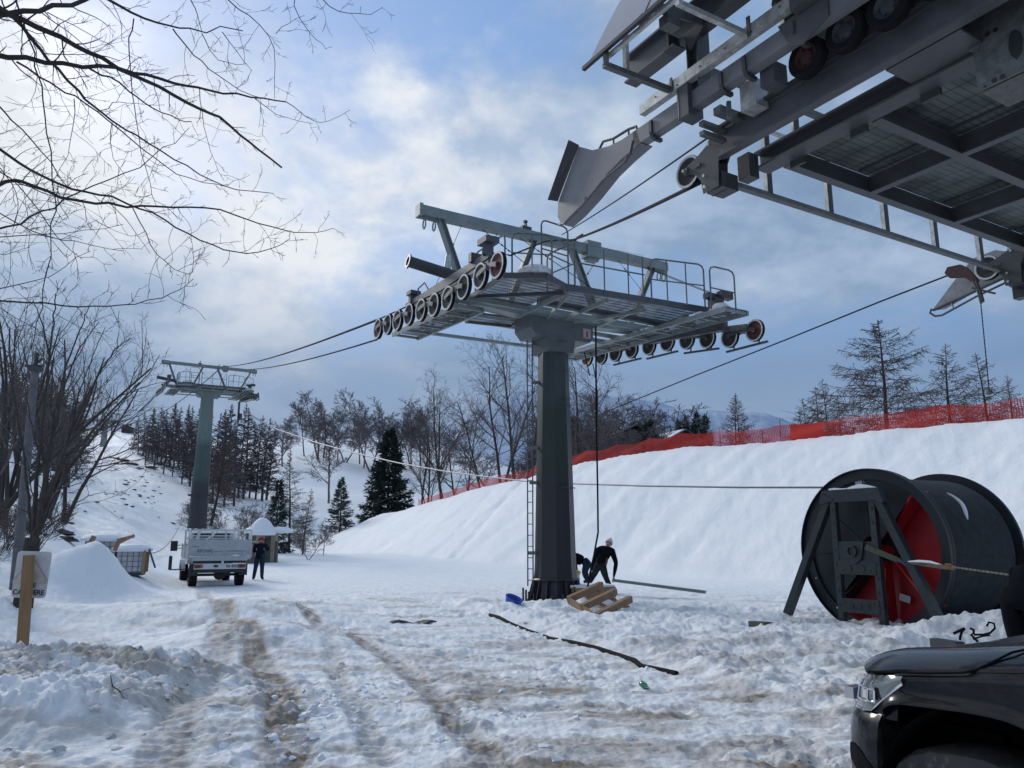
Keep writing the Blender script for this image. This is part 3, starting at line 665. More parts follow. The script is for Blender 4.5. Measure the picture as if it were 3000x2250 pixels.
    for v in (-4.0, -3.72, 4.0, 4.2):
        mb = MB(M['green']); a = [w(0, v, 9.72)+ (V*0+U*math.cos(t)*.085+Z*math.sin(t)*.13) for t in np.linspace(0, 2*math.pi, 15)]; mb.tube(a, .022, 6, cap=False)
        mb.bar(w(0, v, 9.84), w(0, v, 10.25), .30, .035, U); mb.build('lifting_ring', root)
    # bracket boxes riding on the beam
    mb = MB(M['green'], M['steel_dk']); mb.box(w(0, 1.4, 10.05), (.34, .5, .5), (U, V, Z)); mb.box(w(0, 1.4, 9.80), (.25, .35, .18), (U, V, Z))
    mb.build('rope_bracket', root)
    mb = MB(M['steel_dk']); mb.box(w(0, -.9, 10.25), (.2, .3, .1), (U, V, Z)); mb.disc(w(0, -.9, 10.36), V, .07, .04, 10); mb.disc(w(0, -.9, 10.47), V, .05, .1, 8); mb.build('top_roller', root); mb = MB(M['steel_dk'])
    mb.tube([w(0, .75, 10.15), w(-.15, .78, 10.28), w(-.4, .8, 10.3)], .035, 6); mb.build('rope_clamp', root)
    # sheave trains
    zs_l = [7.27,7.26,7.24,7.20,7.24,7.31,7.39,7.43,7.49,7.54]; us_l = [-4.08,-3.33,-2.54,-1.73,-.97,-.20,.57,1.35,2.05,2.80]
    zs_r = [7.00,7.02,7.18,7.33,7.45,7.50,7.57,7.63,7.68,7.78]; us_r = [-3.92,-3.05,-2.22,-1.41,-.59,.24,1.07,1.89,2.64,3.45]
    for sd, us, zs in ((-1, us_l, zs_l), (1, us_r, zs_r)):
        v0 = -4.1 if sd < 0 else 3.72; ou = sd
        tr = bpy.data.objects.new('sheave_train', None); COL.objects.link(tr); tr.parent = root; tr.empty_display_size = .2
        ins = -sd
        for i, (u, z) in enumerate(zip(us, zs)):
            sb = MB(); sheave_mb(sb, w(u, v0, z), V, .30, .085, red=(i in (0, 9)), n=26 if detail else 14); ob = sb.build('sheave', tr, smooth=True)
        # rocker plates joining pairs, on the outer and inner faces
        for i in range(0, 10, 2):
            mb = MB(M['steel_md'], M['steel_dk'])
            for side in (-.085, .085):
                a = w(us[i], v0+side, zs[i]); b = w(us[i+1], v0+side, zs[i+1]); e = (b-a)/np.linalg.norm(b-a); m_ = (a+b)/2
                poly = [a-e*.06-Z*.04, a-e*.06+Z*.05, a+e*.1+Z*.10, m_+Z*.13, b-e*.1+Z*.10, b+e*.06+Z*.05, b+e*.06-Z*.04, b-e*.06-Z*.02, m_+Z*.04, a+e*.06-Z*.02]
                mb.prism([q-V*.008 for q in poly], V*.016)
            mb.disc((w(us[i], v0, zs[i])+w(us[i+1], v0, zs[i+1]))/2+Z*.07, V, .06, .24, 10)
            mb.build('rocker_arm', tr)
        mb = MB(M['steel_md'], M['steel_dk'], M['galv_dk'])
        groups = [(0, 1), (2, 3, 4, 5), (6, 7, 8, 9)] if sd < 0 else [(0, 1, 2, 3), (4, 5, 6), (7, 8, 9)]
        for gidx in groups[0:]:
            a = w(us[gidx[0]]+.15, v0+ins*.13, zs[gidx[0]]+.12); b = w(us[gidx[-1]]-.15, v0+ins*.13, zs[gidx[-1]]+.12); mb.use(M['galv_dk']); mb.bar(a, b, .05, .15)
            for k in range(6): q = a+(b-a)*(k+.5)/6-V*ins*.03; mb.use(M['steel_dk']); mb.disc(q, V, .022, .03, 8)
        mb.use(M['steel_md'])
        if sd < 0: mb.bar(w(-3.25, v0+.30, 7.76), w(1.4, v0+.30, 7.80), .16, .30); mb.bar(w(-3.1, v0+.3, 7.87), w(-3.1, v0+.3, 8.18), .24, .24); mb.box(w(-3.1, v0+.3, 8.20), (.42,.34,.14), (U, V, Z)); mb.box(w(-2.5, v0+.3, 7.99), (.14,.3,.22), (U,V,Z)); mb.box(w(1.05, v0+.3, 8.0), (.14,.24,.3), (U,V,Z)); mb.box(w(1.05, v0+.3, 8.15), (.3,.3,.1), (U,V,Z)); mb.tube([w(.75, v0+.3, 7.9), w(.75, v0+.3, 8.2), w(.35, v0+.3, 8.25), w(.1, v0+.3, 8.0)], .02, 6)
        else:
            mb.bar(w(-3.2, v0-.30, 7.26), w(-.2, v0-.30, 7.55), .16, .24); mb.bar(w(.0, v0-.30, 7.62), w(2.9, v0-.30, 7.88), .14, .2)
            for i in (0, 2, 4, 6):      # catcher shoes hung below the wheels
                a = w(us[i]-.28, v0+.13, zs[i]-.34); b = w(us[i+1]+.28, v0+.13, zs[i+1]-.34); mb.bar(a, b, .05, .055)
                for q, zz0 in ((us[i], zs[i]), (us[i+1], zs[i+1])): mb.bar(w(q, v0+.13, zz0-.34), w(q, v0+.13, zz0+.02), .05, .012, U)
        mb.build('main_beam', tr)
        if sd < 0:
            mb = MB(M['steel_dk'], M['galv']); c0 = w(.6, v0-.0, 8.42); 
            a = w(-.15, -4.45, 8.55); b = w(-.25, -2.9, 8.32); mb.tube([a, b], .145, 18); mb.lathe(a, (b-a)/np.linalg.norm(b-a), [(.145,0),(.19,-.01),(.19,-.05),(.12,-.05),(.12,.1)], 18)
            mb.use(M['galv']); mb.prism([w(-.2, -3.5, 8.55), w(-.2, -3.3, 8.5), w(-.2, -3.32, 8.95), w(-.2, -3.45, 8.9)], U*.02); mb.build('catcher_pipe', tr)
    # guard rails
    mb = MB(M['galv_dk']); 
    zr = 7.86
    hoop(mb, w(-2.55, -2.85, zr-.05), w(-2.9, -1.95, zr-.05), 1.0, inner=(.5,))
    hoop(mb, w(-2.6, -2.05, zr-.05), w(-2.5, -1.2, zr-.05), 1.5, inner=())
    mb.tube([w(-2.9, -2.0, zr+.9), w(-2.52, -1.15, zr+1.0)], .02, 6); mb.tube([w(-2.9, -2.0, zr+.45), w(-2.52, -1.15, zr+.5)], .018, 6)
    hoop(mb, w(-2.46, -.98, zr), w(-1.4, -1.1, zr), 1.12)
    mb.tube([w(-2.5, -1.0, zr+1.08), w(-2.5, -1.0, zr)], .022, 6)
    hoop(mb, w(-2.3, -2.9, zr), w(-.8, -2.9, zr), 1.0, inner=(.4, .75))
    # long front rail then right hand section
    mb.tube([w(-2.5, -.95, zr+.58), w(-2.66, 1.12, zr+.58)], .02, 6)
    mb.tube([w(-2.5, -.95, zr+1.10), w(-2.66, 1.12, zr+1.12)], .004, 4)
    for v in (-.1, .65, 1.12): mb.tube([w(-2.53-.05*v, v, zr-.1), w(-2.53-.05*v, v, zr+(1.1 if v < 1 else 1.1))], .02, 6)
    mb.build('front_guard_rail', root)
    mb = MB(M['galv_dk']); hoop(mb, w(-2.70, 1.30, zr-.1), w(-3.35, 2.55, zr-.25), 1.16, inner=(.3, .66)); mb.build('right_guard_rail', root)
    mb = MB(M['galv_dk']); hoop(mb, w(-3.5, 2.62, zr-.35), w(-3.72, 3.28, zr-.45), 1.20); mb.build('end_guard_rail', root)
    # stay chains
    mb = MB(M['cable'])
    for (vt, vb_, ub) in ((-2.9, -3.3, 1.2), (-1.8, -3.2, -1.6), (-2.3, -1.2, -1.8), (-1.1, .2, -1.9), (2.4, 1.6, -2.2), (1.7, .9, 1.3)):
        a = w(0, vt, 9.95); b = w(ub, vb_, 8.0); mb.tube([a, b], .009, 4)
        for t in (.25, .3, .35, .4): q = a+(b-a)*t; mb.disc(q, (b-a)/np.linalg.norm(b-a), .022, .05, 6)
    mb.build('stay_wires', root)
    mb = MB(M['cable']); 
    for dv in (0, .25): mb.tube([w(0, 3.3+dv, 9.93), w(-3.1, 3.05+dv, 8.12)], .009, 4)
    mb.use(M['steel_dk']); mb.box(w(-3.15, 3.0, 8.02), (.2, .42, .14), (U, V, Z)); mb.box(w(-3.3, 3.35, 8.06), (.2, .42, .2), (U, V, Z)); mb.box(w(-3.2, 3.1, 7.8), (.3, .3, .3), (U, V, Z))
    mb.build('rope_clamp', root)
    if number:
        mb = MB(mat('pink_plate', (.42,.30,.33), .5)); q = w(-.425, .86, 7.33); mb.box(q-U*.006, (.012, .26, .28), (U, V, Z)); pl = mb.build('number_plate', root)
        lettering('number', '1', .24, w(-.44, .80, 7.245), V, Z, M['black'], pl, bold=.006)
    return root, w

def grating():
    if 'grating' in M: return M['grating']
    m, nt, P = nodes('open_grating'); L = nt.links.new
    tc = N(nt, 'ShaderNodeTexCoord')
    rot = N(nt, 'ShaderNodeMapping'); rot.inputs['Rotation'].default_value = (0, 0, -AZ); L(tc.outputs['Object'], rot.inputs['Vector'])
    w1 = N(nt, 'ShaderNodeTexWave', i_Scale=5.5, bands_direction='X'); w2 = N(nt, 'ShaderNodeTexWave', i_Scale=1.6, bands_direction='Y')
    L(rot.outputs[0], w1.inputs['Vector']); L(rot.outputs[0], w2.inputs['Vector'])
    mx = N(nt, 'ShaderNodeMath', operation='MAXIMUM'); L(w1.outputs['Fac'], mx.inputs[0])
    p = N(nt, 'ShaderNodeMath', operation='POWER'); L(w2.outputs['Fac'], p.inputs[0]); p.inputs[1].default_value = 6; L(p.outputs[0], mx.inputs[1])
    n = N(nt, 'ShaderNodeTexNoise', i_Scale=4, i_Detail=5); L(tc.outputs['Object'], n.inputs['Vector'])
    ad = N(nt, 'ShaderNodeMath', operation='MULTIPLY_ADD'); L(n.outputs['Fac'], ad.inputs[0]); ad.inputs[1].default_value = .9; L(mx.outputs[0], ad.inputs[2])
    al = ramp(nt, ad.outputs[0], [(.55, (0.25,)*3), (.8, (1,)*3)])
    P.inputs['Base Color'].default_value = (.10,.105,.11,1); P.inputs['Metallic'].default_value = .3; P.inputs['Roughness'].default_value = .6
    L(al, P.inputs['Alpha']); M['grating'] = m; return m

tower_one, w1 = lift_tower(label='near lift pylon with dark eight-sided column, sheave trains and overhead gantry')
T2 = at(425, 1150, 77.0)
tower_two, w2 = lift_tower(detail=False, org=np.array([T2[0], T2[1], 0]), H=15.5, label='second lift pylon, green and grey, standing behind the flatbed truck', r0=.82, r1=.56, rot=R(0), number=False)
T3 = at(219, 1000, 235.0)
def small_tower():
    o = np.array([T3[0], T3[1], 0]); zb = gz(*o[:2]); zt = at(222, 905, 235)[2]
    root = thing('lift_tower', 'smallest lift pylon, far up the slope left of the larches', 'lift tower', (o[0], o[1], zb))
    mb = MB(M['green']); mb.lathe(o, (0,0,1), [(.9, zb-.3), (.6, zt-.6)], 10); mb.build('column', root)
    mb = MB(M['green']); Zv = np.array([0,0,1.0])
    mb.bar(o-CV*3+Zv*(zt-.5), o+CV*3+Zv*(zt-.5), .7, .6); mb.bar(o-CV*3.3+Zv*(zt+1.6), o+CV*3.3+Zv*(zt+1.6), .35, .35)
    for a, b in ((-2.7, -2.1), (-.5, -1.05), (.5, 1.05), (2.7, 2.1)): mb.bar(o+CV*a+Zv*(zt+1.5), o+CV*b+Zv*(zt-.3), .22, .22)
    mb.build('cross_arm', root)
    for s in (-1, 1):
        mb = MB(M['steel_dk']); mb.bar(o+CV*3*s-DV*3+Zv*(zt-1.4), o+CV*3*s+DV*3+Zv*(zt-.2), .3, .7); mb.build('sheave_train', root)
small_tower()
def on_v(px, py, v):
    r = ray(px, py); P0 = TOW+CV*v; return CAM+r*(np.dot(P0-CAM, CV)/np.dot(r, CV))
def on_u(px, py, u):
    r = ray(px, py); P0 = TOW+DV*u; return CAM+r*(np.dot(P0-CAM, DV)/np.dot(r, DV))
ZV = np.array([0, 0, 1.0])
# ------------------------------------------------------------------ the drive station overhead
def station():
    base = W(-15.2, .4, 0)
    root = thing('lift_station', 'large dark steel chairlift station overhanging the yard, seen from below', 'lift station', (base[0], base[1], 0))
    dk, md, gv = M['steel_dk'], M['steel_md'], M['galv']
    UB = -21.0
    mb = MB(dk); mb.lathe((base[0], base[1], 0), ZV, [(1.1,-.3),(1.1,.15),(.85,.15),(.8,6.4)], 24); mb.build('column', root)
    # under-frame
    for u in (-11.16, -12.47, -13.8, -15.15, -16.5, -17.9, -19.3): mb = MB(md); mb.ibeam(W(u, -3.7, 6.62), W(u, 3.5, 6.62), .13, .24, .025); mb.build('cross_beam', root)
    for v in (-1.97, .12, 2.2, 3.5): mb = MB(md); mb.ibeam(W(-11.1, v, 6.624), W(UB, v, 6.624), .12, .25, .025); mb.build('long_beam', root)
    mb = MB(md, dk); a, b = W(-10.86, -3.85, 6.63), W(UB, -3.85, 6.63); mb.ibeam(a, b, .26, .25, .03)
    for u in (-11.35, -12.25, -13.15): mb.use(dk); mb.box(W(u, -3.72, 6.46), (.22, .05, .09), (DV, CV, ZV))
    mb.build('main_girder', root)
    mb = MB(md, dk); a, b = W(-10.8, -4.55, 6.72), W(UB, -4.55, 6.72); mb.ibeam(a, b, .13, .36, .035); mb.use(dk); mb.bar(W(-10.8, -4.66, 6.905), W(UB, -4.66, 6.905), .06, .035); mb.build('outer_girder', root)
    mb = MB(md); mb.box(W(-13.5, -4.2, 6.56), (.8, .5, .03), (DV, CV, ZV)); mb.build('gusset_plate', root)
    # ribbed deck trays, one per bay
    tm, nt, P = nodes('deck_tray'); L = nt.links.new; tc = N(nt, 'ShaderNodeTexCoord'); rot = N(nt, 'ShaderNodeMapping'); rot.inputs['Rotation'].default_value = (0, 0, -AZ); L(tc.outputs['Object'], rot.inputs['Vector'])
    w_ = N(nt, 'ShaderNodeTexWave', i_Scale=3.2, bands_direction='Y', i_Distortion=.3); L(rot.outputs[0], w_.inputs['Vector']); w2_ = N(nt, 'ShaderNodeTexWave', i_Scale=.9, bands_direction='X'); L(rot.outputs[0], w2_.inputs['Vector'])
    nn = N(nt, 'ShaderNodeTexNoise', i_Scale=2.2, i_Detail=6); L(tc.outputs['Object'], nn.inputs['Vector'])
    c = ramp(nt, nn.outputs['Fac'], [(.35, (.065,.085,.09)), (.65, (.17,.195,.19))]); ln = ramp(nt, w_.outputs['Fac'], [(.0, (.35,)*3), (.12, (1,)*3)]); ln2 = ramp(nt, w2_.outputs['Fac'], [(.0, (.5,)*3), (.05, (1,)*3)])
    L(mix(nt, 1.0, mix(nt, 1.0, c, ln, 'MULTIPLY'), ln2, 'MULTIPLY'), P.inputs['Base Color']); P.inputs['Roughness'].default_value = .55; P.inputs['Metallic'].default_value = .2
    us = [-11.16, -12.47, -13.8, -15.15, -16.5, -17.9, -19.3]; vs_ = [-3.85, -1.97, .12, 2.2, 3.5]
    for i in range(6):
        for j in range(4):
            mb = MB(tm); uu = (us[i]+us[i+1])/2; vv = (vs_[j]+vs_[j+1])/2
            mb.box(W(uu, vv, 6.80), (us[i]-us[i+1]-.02, vs_[j+1]-vs_[j]-.02, .02), (DV, CV, ZV))
            mb.use(md); 
            for q in (-.3, .35): mb.box(W(uu+q*.0, vv+(vs_[j+1]-vs_[j])*q, 6.77), (us[i]-us[i+1]-.14, .03, .035), (DV, CV, ZV))
            mb.build('deck_tray', root)
    # bolted end plate with lifting slot
    mb = MB(M['galv_dk'], M['black'])
    poly = [(-13.62,6.82),(-13.74,6.55),(-13.80,6.50),(-13.80,6.05),(-16.2,6.05),(-16.2,7.2),(-13.9,7.2)]
    mb.prism([W(u, -4.06, z) for u, z in poly], CV*.03); mb.prism([W(u, -4.0, z) for u, z in [(-13.80,6.09),(-16.2,6.09),(-16.2,6.05),(-13.80,6.05)]], CV*.5)
    mb.use(M['black'])
    for q in ((1980,240),(1915,275),(2035,620),(1970,650)): p = on_v((2200+q[0]/2.765)/SC, (q[1]/2.765)/SC, -4.066); mb.disc(p, CV, .026, .004, 14)
    for q in ((1845,322),(1895,698)): p = on_v((2200+q[0]/2.765)/SC, (q[1]/2.765)/SC, -4.066); mb.disc(p, CV, .011, .004, 10)
    pts = [on_v((2200+x/2.765)/SC, (y/2.765)/SC, -4.066) for x, y in ((2110,250),(2140,238),(2185,262),(2200,300),(2195,420),(2150,482),(2110,455),(2085,400),(2090,290))]
    mb.prism(pts, CV*.003); mb.build('bolted_plate', root)
    # hanging under-tank just behind the plate
    # guide rail and funnel on the left
    def funnel(sgn, v0, name):
        mb = MB(M['funnel'], dk)
        side = [(-9.78,7.30),(-9.45,7.30),(-9.15,7.34),(-8.75,7.46),(-8.39,7.69),(-7.80,6.98),(-7.78,6.74),(-7.90,6.56),(-8.25,6.62),(-8.65,6.74),(-9.1,6.92),(-9.45,7.0),(-9.85,7.06)]
        mb.prism([W(u, v0, z) for u, z in side], CV*.012*sgn)
        low = [(-7.78,6.74),(-7.90,6.56),(-8.25,6.62),(-8.65,6.74),(-9.1,6.92),(-9.45,7.0),(-9.85,7.06)]
        for (a, b), (c_, d_) in zip(low[:-1], low[1:]):
            wd = .22*sgn; mb.add([W(a, v0, b), W(c_, v0, d_), W(c_, v0+wd, d_), W(a, v0+wd, b), W(a, v0, b+.012), W(c_, v0, d_+.012), W(c_, v0+wd, d_+.012), W(a, v0+wd, b+.012)], [(0,1,2,3),(7,6,5,4),(0,4,5,1),(2,6,7,3)])
        mb.use(dk); mb.prism([W(-8.40, v0, 7.70), W(-7.79, v0, 7.0), W(-7.72, v0-.15*sgn, 7.02), W(-8.33, v0-.15*sgn, 7.78)], ZV*.012); 
        mb.build(name, root)
        mb = MB(md)
        pts = [W(-9.75, v0-.05*sgn, 7.12), W(-9.72, v0-.08*sgn, 6.93), W(-9.6, v0-.08*sgn, 6.86), W(-9.1, v0-.08*sgn, 6.80), W(-8.6, v0-.08*sgn, 6.62), W(-8.1, v0-.08*sgn, 6.50), W(-7.9, v0-.05*sgn, 6.55)]
        mb.tube(pts, .022, 8); 
        for k in (2, 4): mb.tube([pts[k], pts[k]+ZV*.12+CV*.05*sgn], .018, 6)
        mb.build('funnel_handrail', root)
    funnel(1, -5.1, 'entry_funnel')
    mb = MB(md); q = [W(-9.75, -5.05, 7.28), W(-9.72, -5.05, 7.39), W(-9.55, -5.05, 7.43), W(-9.2, -5.05, 7.45), W(-8.95, -5.05, 7.52), W(-8.85, -5.05, 7.44)]; mb.tube(q, .02, 8)
    for k in (2, 3): mb.tube([q[k], q[k]-ZV*.14], .015, 6)
    mb.build('funnel_top_rail', root)
    mb = MB(M['funnel']); mb.bar(W(-9.7, -5.025, 7.185), W(UB, -5.025, 7.185), .15, .23)
    mb.build('guide_rail', root)
    for u in (-10.12, -11.42, -11.80, -12.55, -13.7):
        mb = MB(dk); mb.prism([W(u, -5.13+dv, z) for dv, z in ((.0,7.27),(.0,7.10),(.03,7.03),(.09,7.0),(.20,7.0),(.2,7.05),(.11,7.05),(.05,7.10),(.03,7.27))], DV*.05); mb.build('rail_clip', root)
    mb = MB(md); mb.box(W(-10.78, -5.04, 7.2), (.20, .26, .46), (DV, CV, ZV)); mb.bar(W(-10.7, -5.16, 6.98), W(-10.7, -5.16, 7.42), .03, .02); mb.build('rail_splice', root)
    mb = MB(gv); a, b = W(-9.96, -5.14, 7.485), W(UB, -5.14, 7.485); mb.bar(a, b, .10, .155)
    mb.build('galvanised_rail', root)
    mb = MB(dk)
    for u in np.arange(-10.3, -15, -.42): mb.disc(W(u, -5.195, 7.47+.03*math.sin(u*9)), CV, .012, .006, 8)
    mb.build('bolt_row', root)
    mb = MB(M['galv_dk']); mb.box(W(-10.62, -5.20, 7.50), (.04, .02, .20), (DV, CV, ZV)); mb.box(W(-11.95, -5.20, 7.53), (.05, .02, .26), (DV, CV, ZV)); mb.build('rail_tab', root)
    mb = MB(md); mb.ibeam(W(-10.95, -5.02, 7.3), W(-10.95, -5.02, 8.15), .22, .20, .02, up=DV); mb.build('upright', root)
    mb = MB(md); mb.bar(W(-11.93, -4.80, 6.88), W(-11.93, -4.80, 7.15), .2, .24, CV); mb.build('upright', root)
    mb = MB(md); mb.ibeam(W(-9.68, -5.1, 8.25), W(UB, -5.1, 8.25), .22, .42, .03); mb.build('upper_girder', root)
    mb = MB(dk); mb.prism([W(-10.9, -5.22, 8.03), W(-11.35, -5.22, 8.03), W(-11.0, -5.22, 7.78)], CV*.03); mb.box(W(-10.75, -5.25, 7.92), (.2, .2, .02), (DV, CV, ZV)); mb.box(W(-10.75, -5.25, 8.02), (.02, .2, .2), (DV, CV, ZV)); mb.build('corner_bracket', root)
    # canopy
    cm = mat('smoked_canopy_panel', (.24,.245,.29), .35, 0, .12, 1.2)
    mb = MB(cm); us2 = np.linspace(-10.22, UB, 10); prof = []
    for t in np.linspace(0, 1, 12): prof.append((-6.26+.84*t+.14*t*t, 7.66+1.9*t))
    vs = [W(u, v, z) for u in us2 for v, z in prof]; n = len(prof)
    mb.add(vs, [(i*n+j, i*n+j+1, (i+1)*n+j+1, (i+1)*n+j) for i in range(9) for j in range(n-1)]); mb.build('canopy_panel', root, smooth=True)
    mb = MB(M['black']); mb.bar(W(-10.15, -6.28, 7.635), W(UB, -6.28, 7.635), .05, .05)
    for u in (-11.32, -13.0): mb.tube([W(u, v, z) for v, z in [(a_+.0, b_-.01) for a_, b_ in prof]], .014, 4)
    mb.build('canopy_trim', root)
    mb = MB(M['galv_dk'], gv); mb.bar(W(-10.57, -6.27, 7.46), W(-10.57, -5.15, 7.46), .07, .07)
    mb.bar(W(-10.57, -6.24, 7.46), W(-10.57, -6.24, 7.65), .07, .07); mb.use(gv); mb.bar(W(-10.59, -5.93, 7.49), W(-10.59, -5.93, 8.0), .05, .07, DV); mb.bar(W(-10.57, -6.2, 7.60), W(-12.9, -6.2, 7.60), .05, .05)
    mb.bar(W(-11.9, -6.27, 7.46), W(-11.9, -5.15, 7.46), .06, .06); mb.build('canopy_frame', root)
    for u in (-11.25,):
        mb = MB(M['galv_dk']); mb.prism([W(u, -6.24, 7.60), W(u, -6.0, 7.88), W(u, -5.2, 8.0), W(u, -5.2, 8.25), W(u, -6.05, 7.98), W(u, -6.3, 7.66)], DV*.03); mb.box(W(u+.03, -5.75, 7.83), (.16, .2, .14), (DV, CV, ZV)); mb.build('canopy_bracket', root)
    # spring stack and upper clutter
    mb = MB(dk); c = W(-12.15, -4.75, 7.52)
    mb.bar(c, c+ZV*1.0, .14, .14)
    for k in range(5): mb.lathe(c+ZV*(.28+k*.09), ZV, [(.08,0),(.17,.02),(.17,.035),(.08,.055)], 14)
    mb.build('spring_stack', root)
    mb = MB(dk, md); mb.box(W(-12.6, -4.75, 8.0), (.5, .3, .12), (DV, CV, ZV)); mb.use(md); mb.bar(W(-12.9, -5.3, 7.6), W(-12.9, -5.3, 8.8), .12, .12); mb.bar(W(-12.2, -5.4, 8.45), W(-12.2, -4.0, 8.45), .12, .12); mb.bar(W(-13.6, -5.3, 7.6), W(-13.6, -5.3, 8.8), .12, .12)
    mb.build('upper_frame', root)
    mb = MB(M['galv_dk'])
    for u in (-10.95, -12.6, -14.2): mb.bar(W(u, -4.9, 7.64), W(u, -1.5, 7.64), .08, .08); mb.bar(W(u, -3.2, 6.9), W(u, -3.2, 7.6), .08, .08); mb.bar(W(u-.5, -4.2, 6.9), W(u-.5, -4.2, 7.6), .07, .07)
    mb.build('inner_frame', root)
    # accelerator tyres between guide rail and girder
    for k in range(9):
        mb = MB(M['rubber']); c = W(-12.42-.50*k, -4.80, 6.98+.03*(k % 2)); r_ = .235
        mb.lathe(c, CV, [(r_*.62,-.06),(r_*.9,-.075),(r_,-.05),(r_*1.0,.05),(r_*.9,.075),(r_*.62,.06)], 24)
        mb.use(M['rimred_dk'] if k % 3 == 0 else M['steel_dk']); mb.lathe(c, CV, [(.001,-.05),(r_*.3,-.05),(r_*.4,-.02),(r_*.62,-.055)], 16); mb.lathe(c, CV, [(r_*.62,.055),(r_*.3,.03),(.001,.05)], 16)
        for j in range(5): a = j*1.256; mb.disc(c-CV*.05+(DV*math.cos(a)+ZV*math.sin(a))*r_*.42, CV, .012, .03, 6)
        mb.build('drive_tyre', root, smooth=True)
    for k in range(5):
        mb = MB(M['rubber'], M['galv_dk']); c = W(-12.9-.6*k, -4.55, 7.42); mb.disc(c, CV, .26, .12, 22); mb.use(M['galv_dk']); mb.disc(c, CV, .08, .18, 12); mb.build('drive_tyre', root)
    mb = MB(dk); mb.bar(W(-12.2, -4.6, 7.1), W(UB, -4.6, 7.1), .12, .14); mb.bar(W(-12.3, -4.3, 7.5), W(UB, -4.3, 7.5), .5, .1); mb.build('tyre_beam', root)
    mb = MB(md); mb.prism([W(-12.3, -5.11, 7.33), W(-12.95, -5.11, 7.33), W(-12.95, -5.11, 7.06), W(-12.6, -5.11, 6.93), W(-12.45, -5.11, 6.99)], -CV*.02); mb.box(W(-12.75, -5.2, 7.6), (.35, .12, .6), (DV, CV, ZV)); mb.build('bearing_bracket', root)
    mb = MB(gv); mb.box(W(-11.55, -4.72, 6.98), (.24, .22, .36), (DV, CV, ZV)); mb.build('junction_box', root)
    mb = MB(M['galv_dk']); 
    for z in (6.86, 6.72): mb.bar(W(-10.92+.0, -5.0, z), W(-10.92, -4.6, z), .08, .06)
    mb.bar(W(-11.2, -5.0, 6.9), W(-11.2, -4.4, 6.9), .12, .1); mb.bar(W(-11.35, -4.95, 6.72), W(-11.35, -4.95, 6.95), .05, .05)
    mb.build('small_frame', root)
    # front walkway rail seen below the deck edge
    mb = MB(M['galv_dk']); mb.bar(W(-10.4, -4.15, 6.5), W(-10.4, 3.55, 6.5), .09, .07); mb.build('front_rail', root)
    mb = MB(gv); mb.bar(W(-10.4, -4.15, 7.55), W(-10.4, 3.5, 7.55), .05, .05); mb.build('front_rail', root)
    for v in (-3.2, -1.85, -.45, .93, 2.33, 3.43):
        mb = MB(gv, dk); mb.bar(W(-10.4, v-.035, 6.52), W(-10.4, v-.035, 7.55), .012, .07, DV); mb.use(dk); mb.bar(W(-10.44, v+.012, 6.52), W(-10.44, v+.012, 7.55), .012, .085, CV)
        mb.build('rail_post', root)
    # line wheels at both rope mouths
    def mouth(v, sgn):
        sb = MB(); sheave_mb(sb, W(-10.17, v, 6.63), CV, .235, .085, n=36); sb.build('line_wheel', root, smooth=True)
        if sgn < 0: sb = MB(); sheave_mb(sb, W(-10.72, v+.05, 6.80), CV, .235, .085, n=30); sb.build('line_wheel', root, smooth=True)
        mb = MB(dk, M['black'], M['galv'])
        for dv in (-.06, .10):
            poly = [(-10.10,6.66),(-10.14,6.58),(-10.22,6.56),(-10.34,6.50),(-10.43,6.37),(-10.46,6.18),(-10.74,6.18),(-10.76,6.52),(-10.82,6.62),(-10.80,6.90),(-10.62,6.86),(-10.40,6.76),(-10.2,6.70)]
            mb.prism([W(u, v+dv, z) for u, z in poly], CV*.016)
        mb.use(dk); mb.box(W(-10.62, v+.14, 6.29), (.28, .30, .22), (DV, CV, ZV)); mb.box(W(-10.38, v-.07, 6.62), (.12, .01, .05), (DV, CV, ZV)); mb.box(W(-10.85, v+.4, 6.50), (.2, .18, .34), (DV, CV, ZV))
        mb.use(M['galv']); 
        for u, z in ((-10.15,6.63),(-10.64,6.80),(-10.53,6.40),(-10.53,6.24)): mb.disc(W(u, v-.10, z), CV, .022, .03, 10)
        mb.build('wheel_bracket', root)
    mouth(-4.5, -1)
    mouth(3.02, 1)
    mb = MB(dk); mb.box(W(-10.9, 3.5, 6.5), (.9, .35, .55), (DV, CV, ZV)); mb.box(W(-10.55, 3.4, 6.35), (.3, .2, .7), (DV, CV, ZV)); mb.build('end_housing', root)
    mb = MB(mat('pale_funnel_plate', (.27,.28,.29), .5)); v = 3.35
    P_ = lambda x, y: on_v(x, y, v)
    mb.prism([P_(2013,671), P_(2075,588), P_(2103,558), P_(2150,540), P_(2212,548), P_(2212,580), P_(2100,634), P_(2040,668)], CV*.02); mb.build('exit_funnel', root)
    mb = MB(md); mb.tube([on_v(2212,592,v-.1), on_v(2110,640,v-.1), on_v(2035,681,v-.1), on_v(2020,683,v-.1), on_v(2009,676,v-.1), on_v(2012,668,v-.05)], .022, 8)
    mb.tube([on_v(2212,580,v), on_v(2100,632,v), on_v(2016,670,v)], .03, 8)
    for q in ((2056,653,2060,668),(2110,629,2115,640)): mb.tube([on_v(q[0], q[1], v), on_v(q[2], q[3], v-.1)], .015, 6)
    mb.build('funnel_handrail', root)
    return root
station()

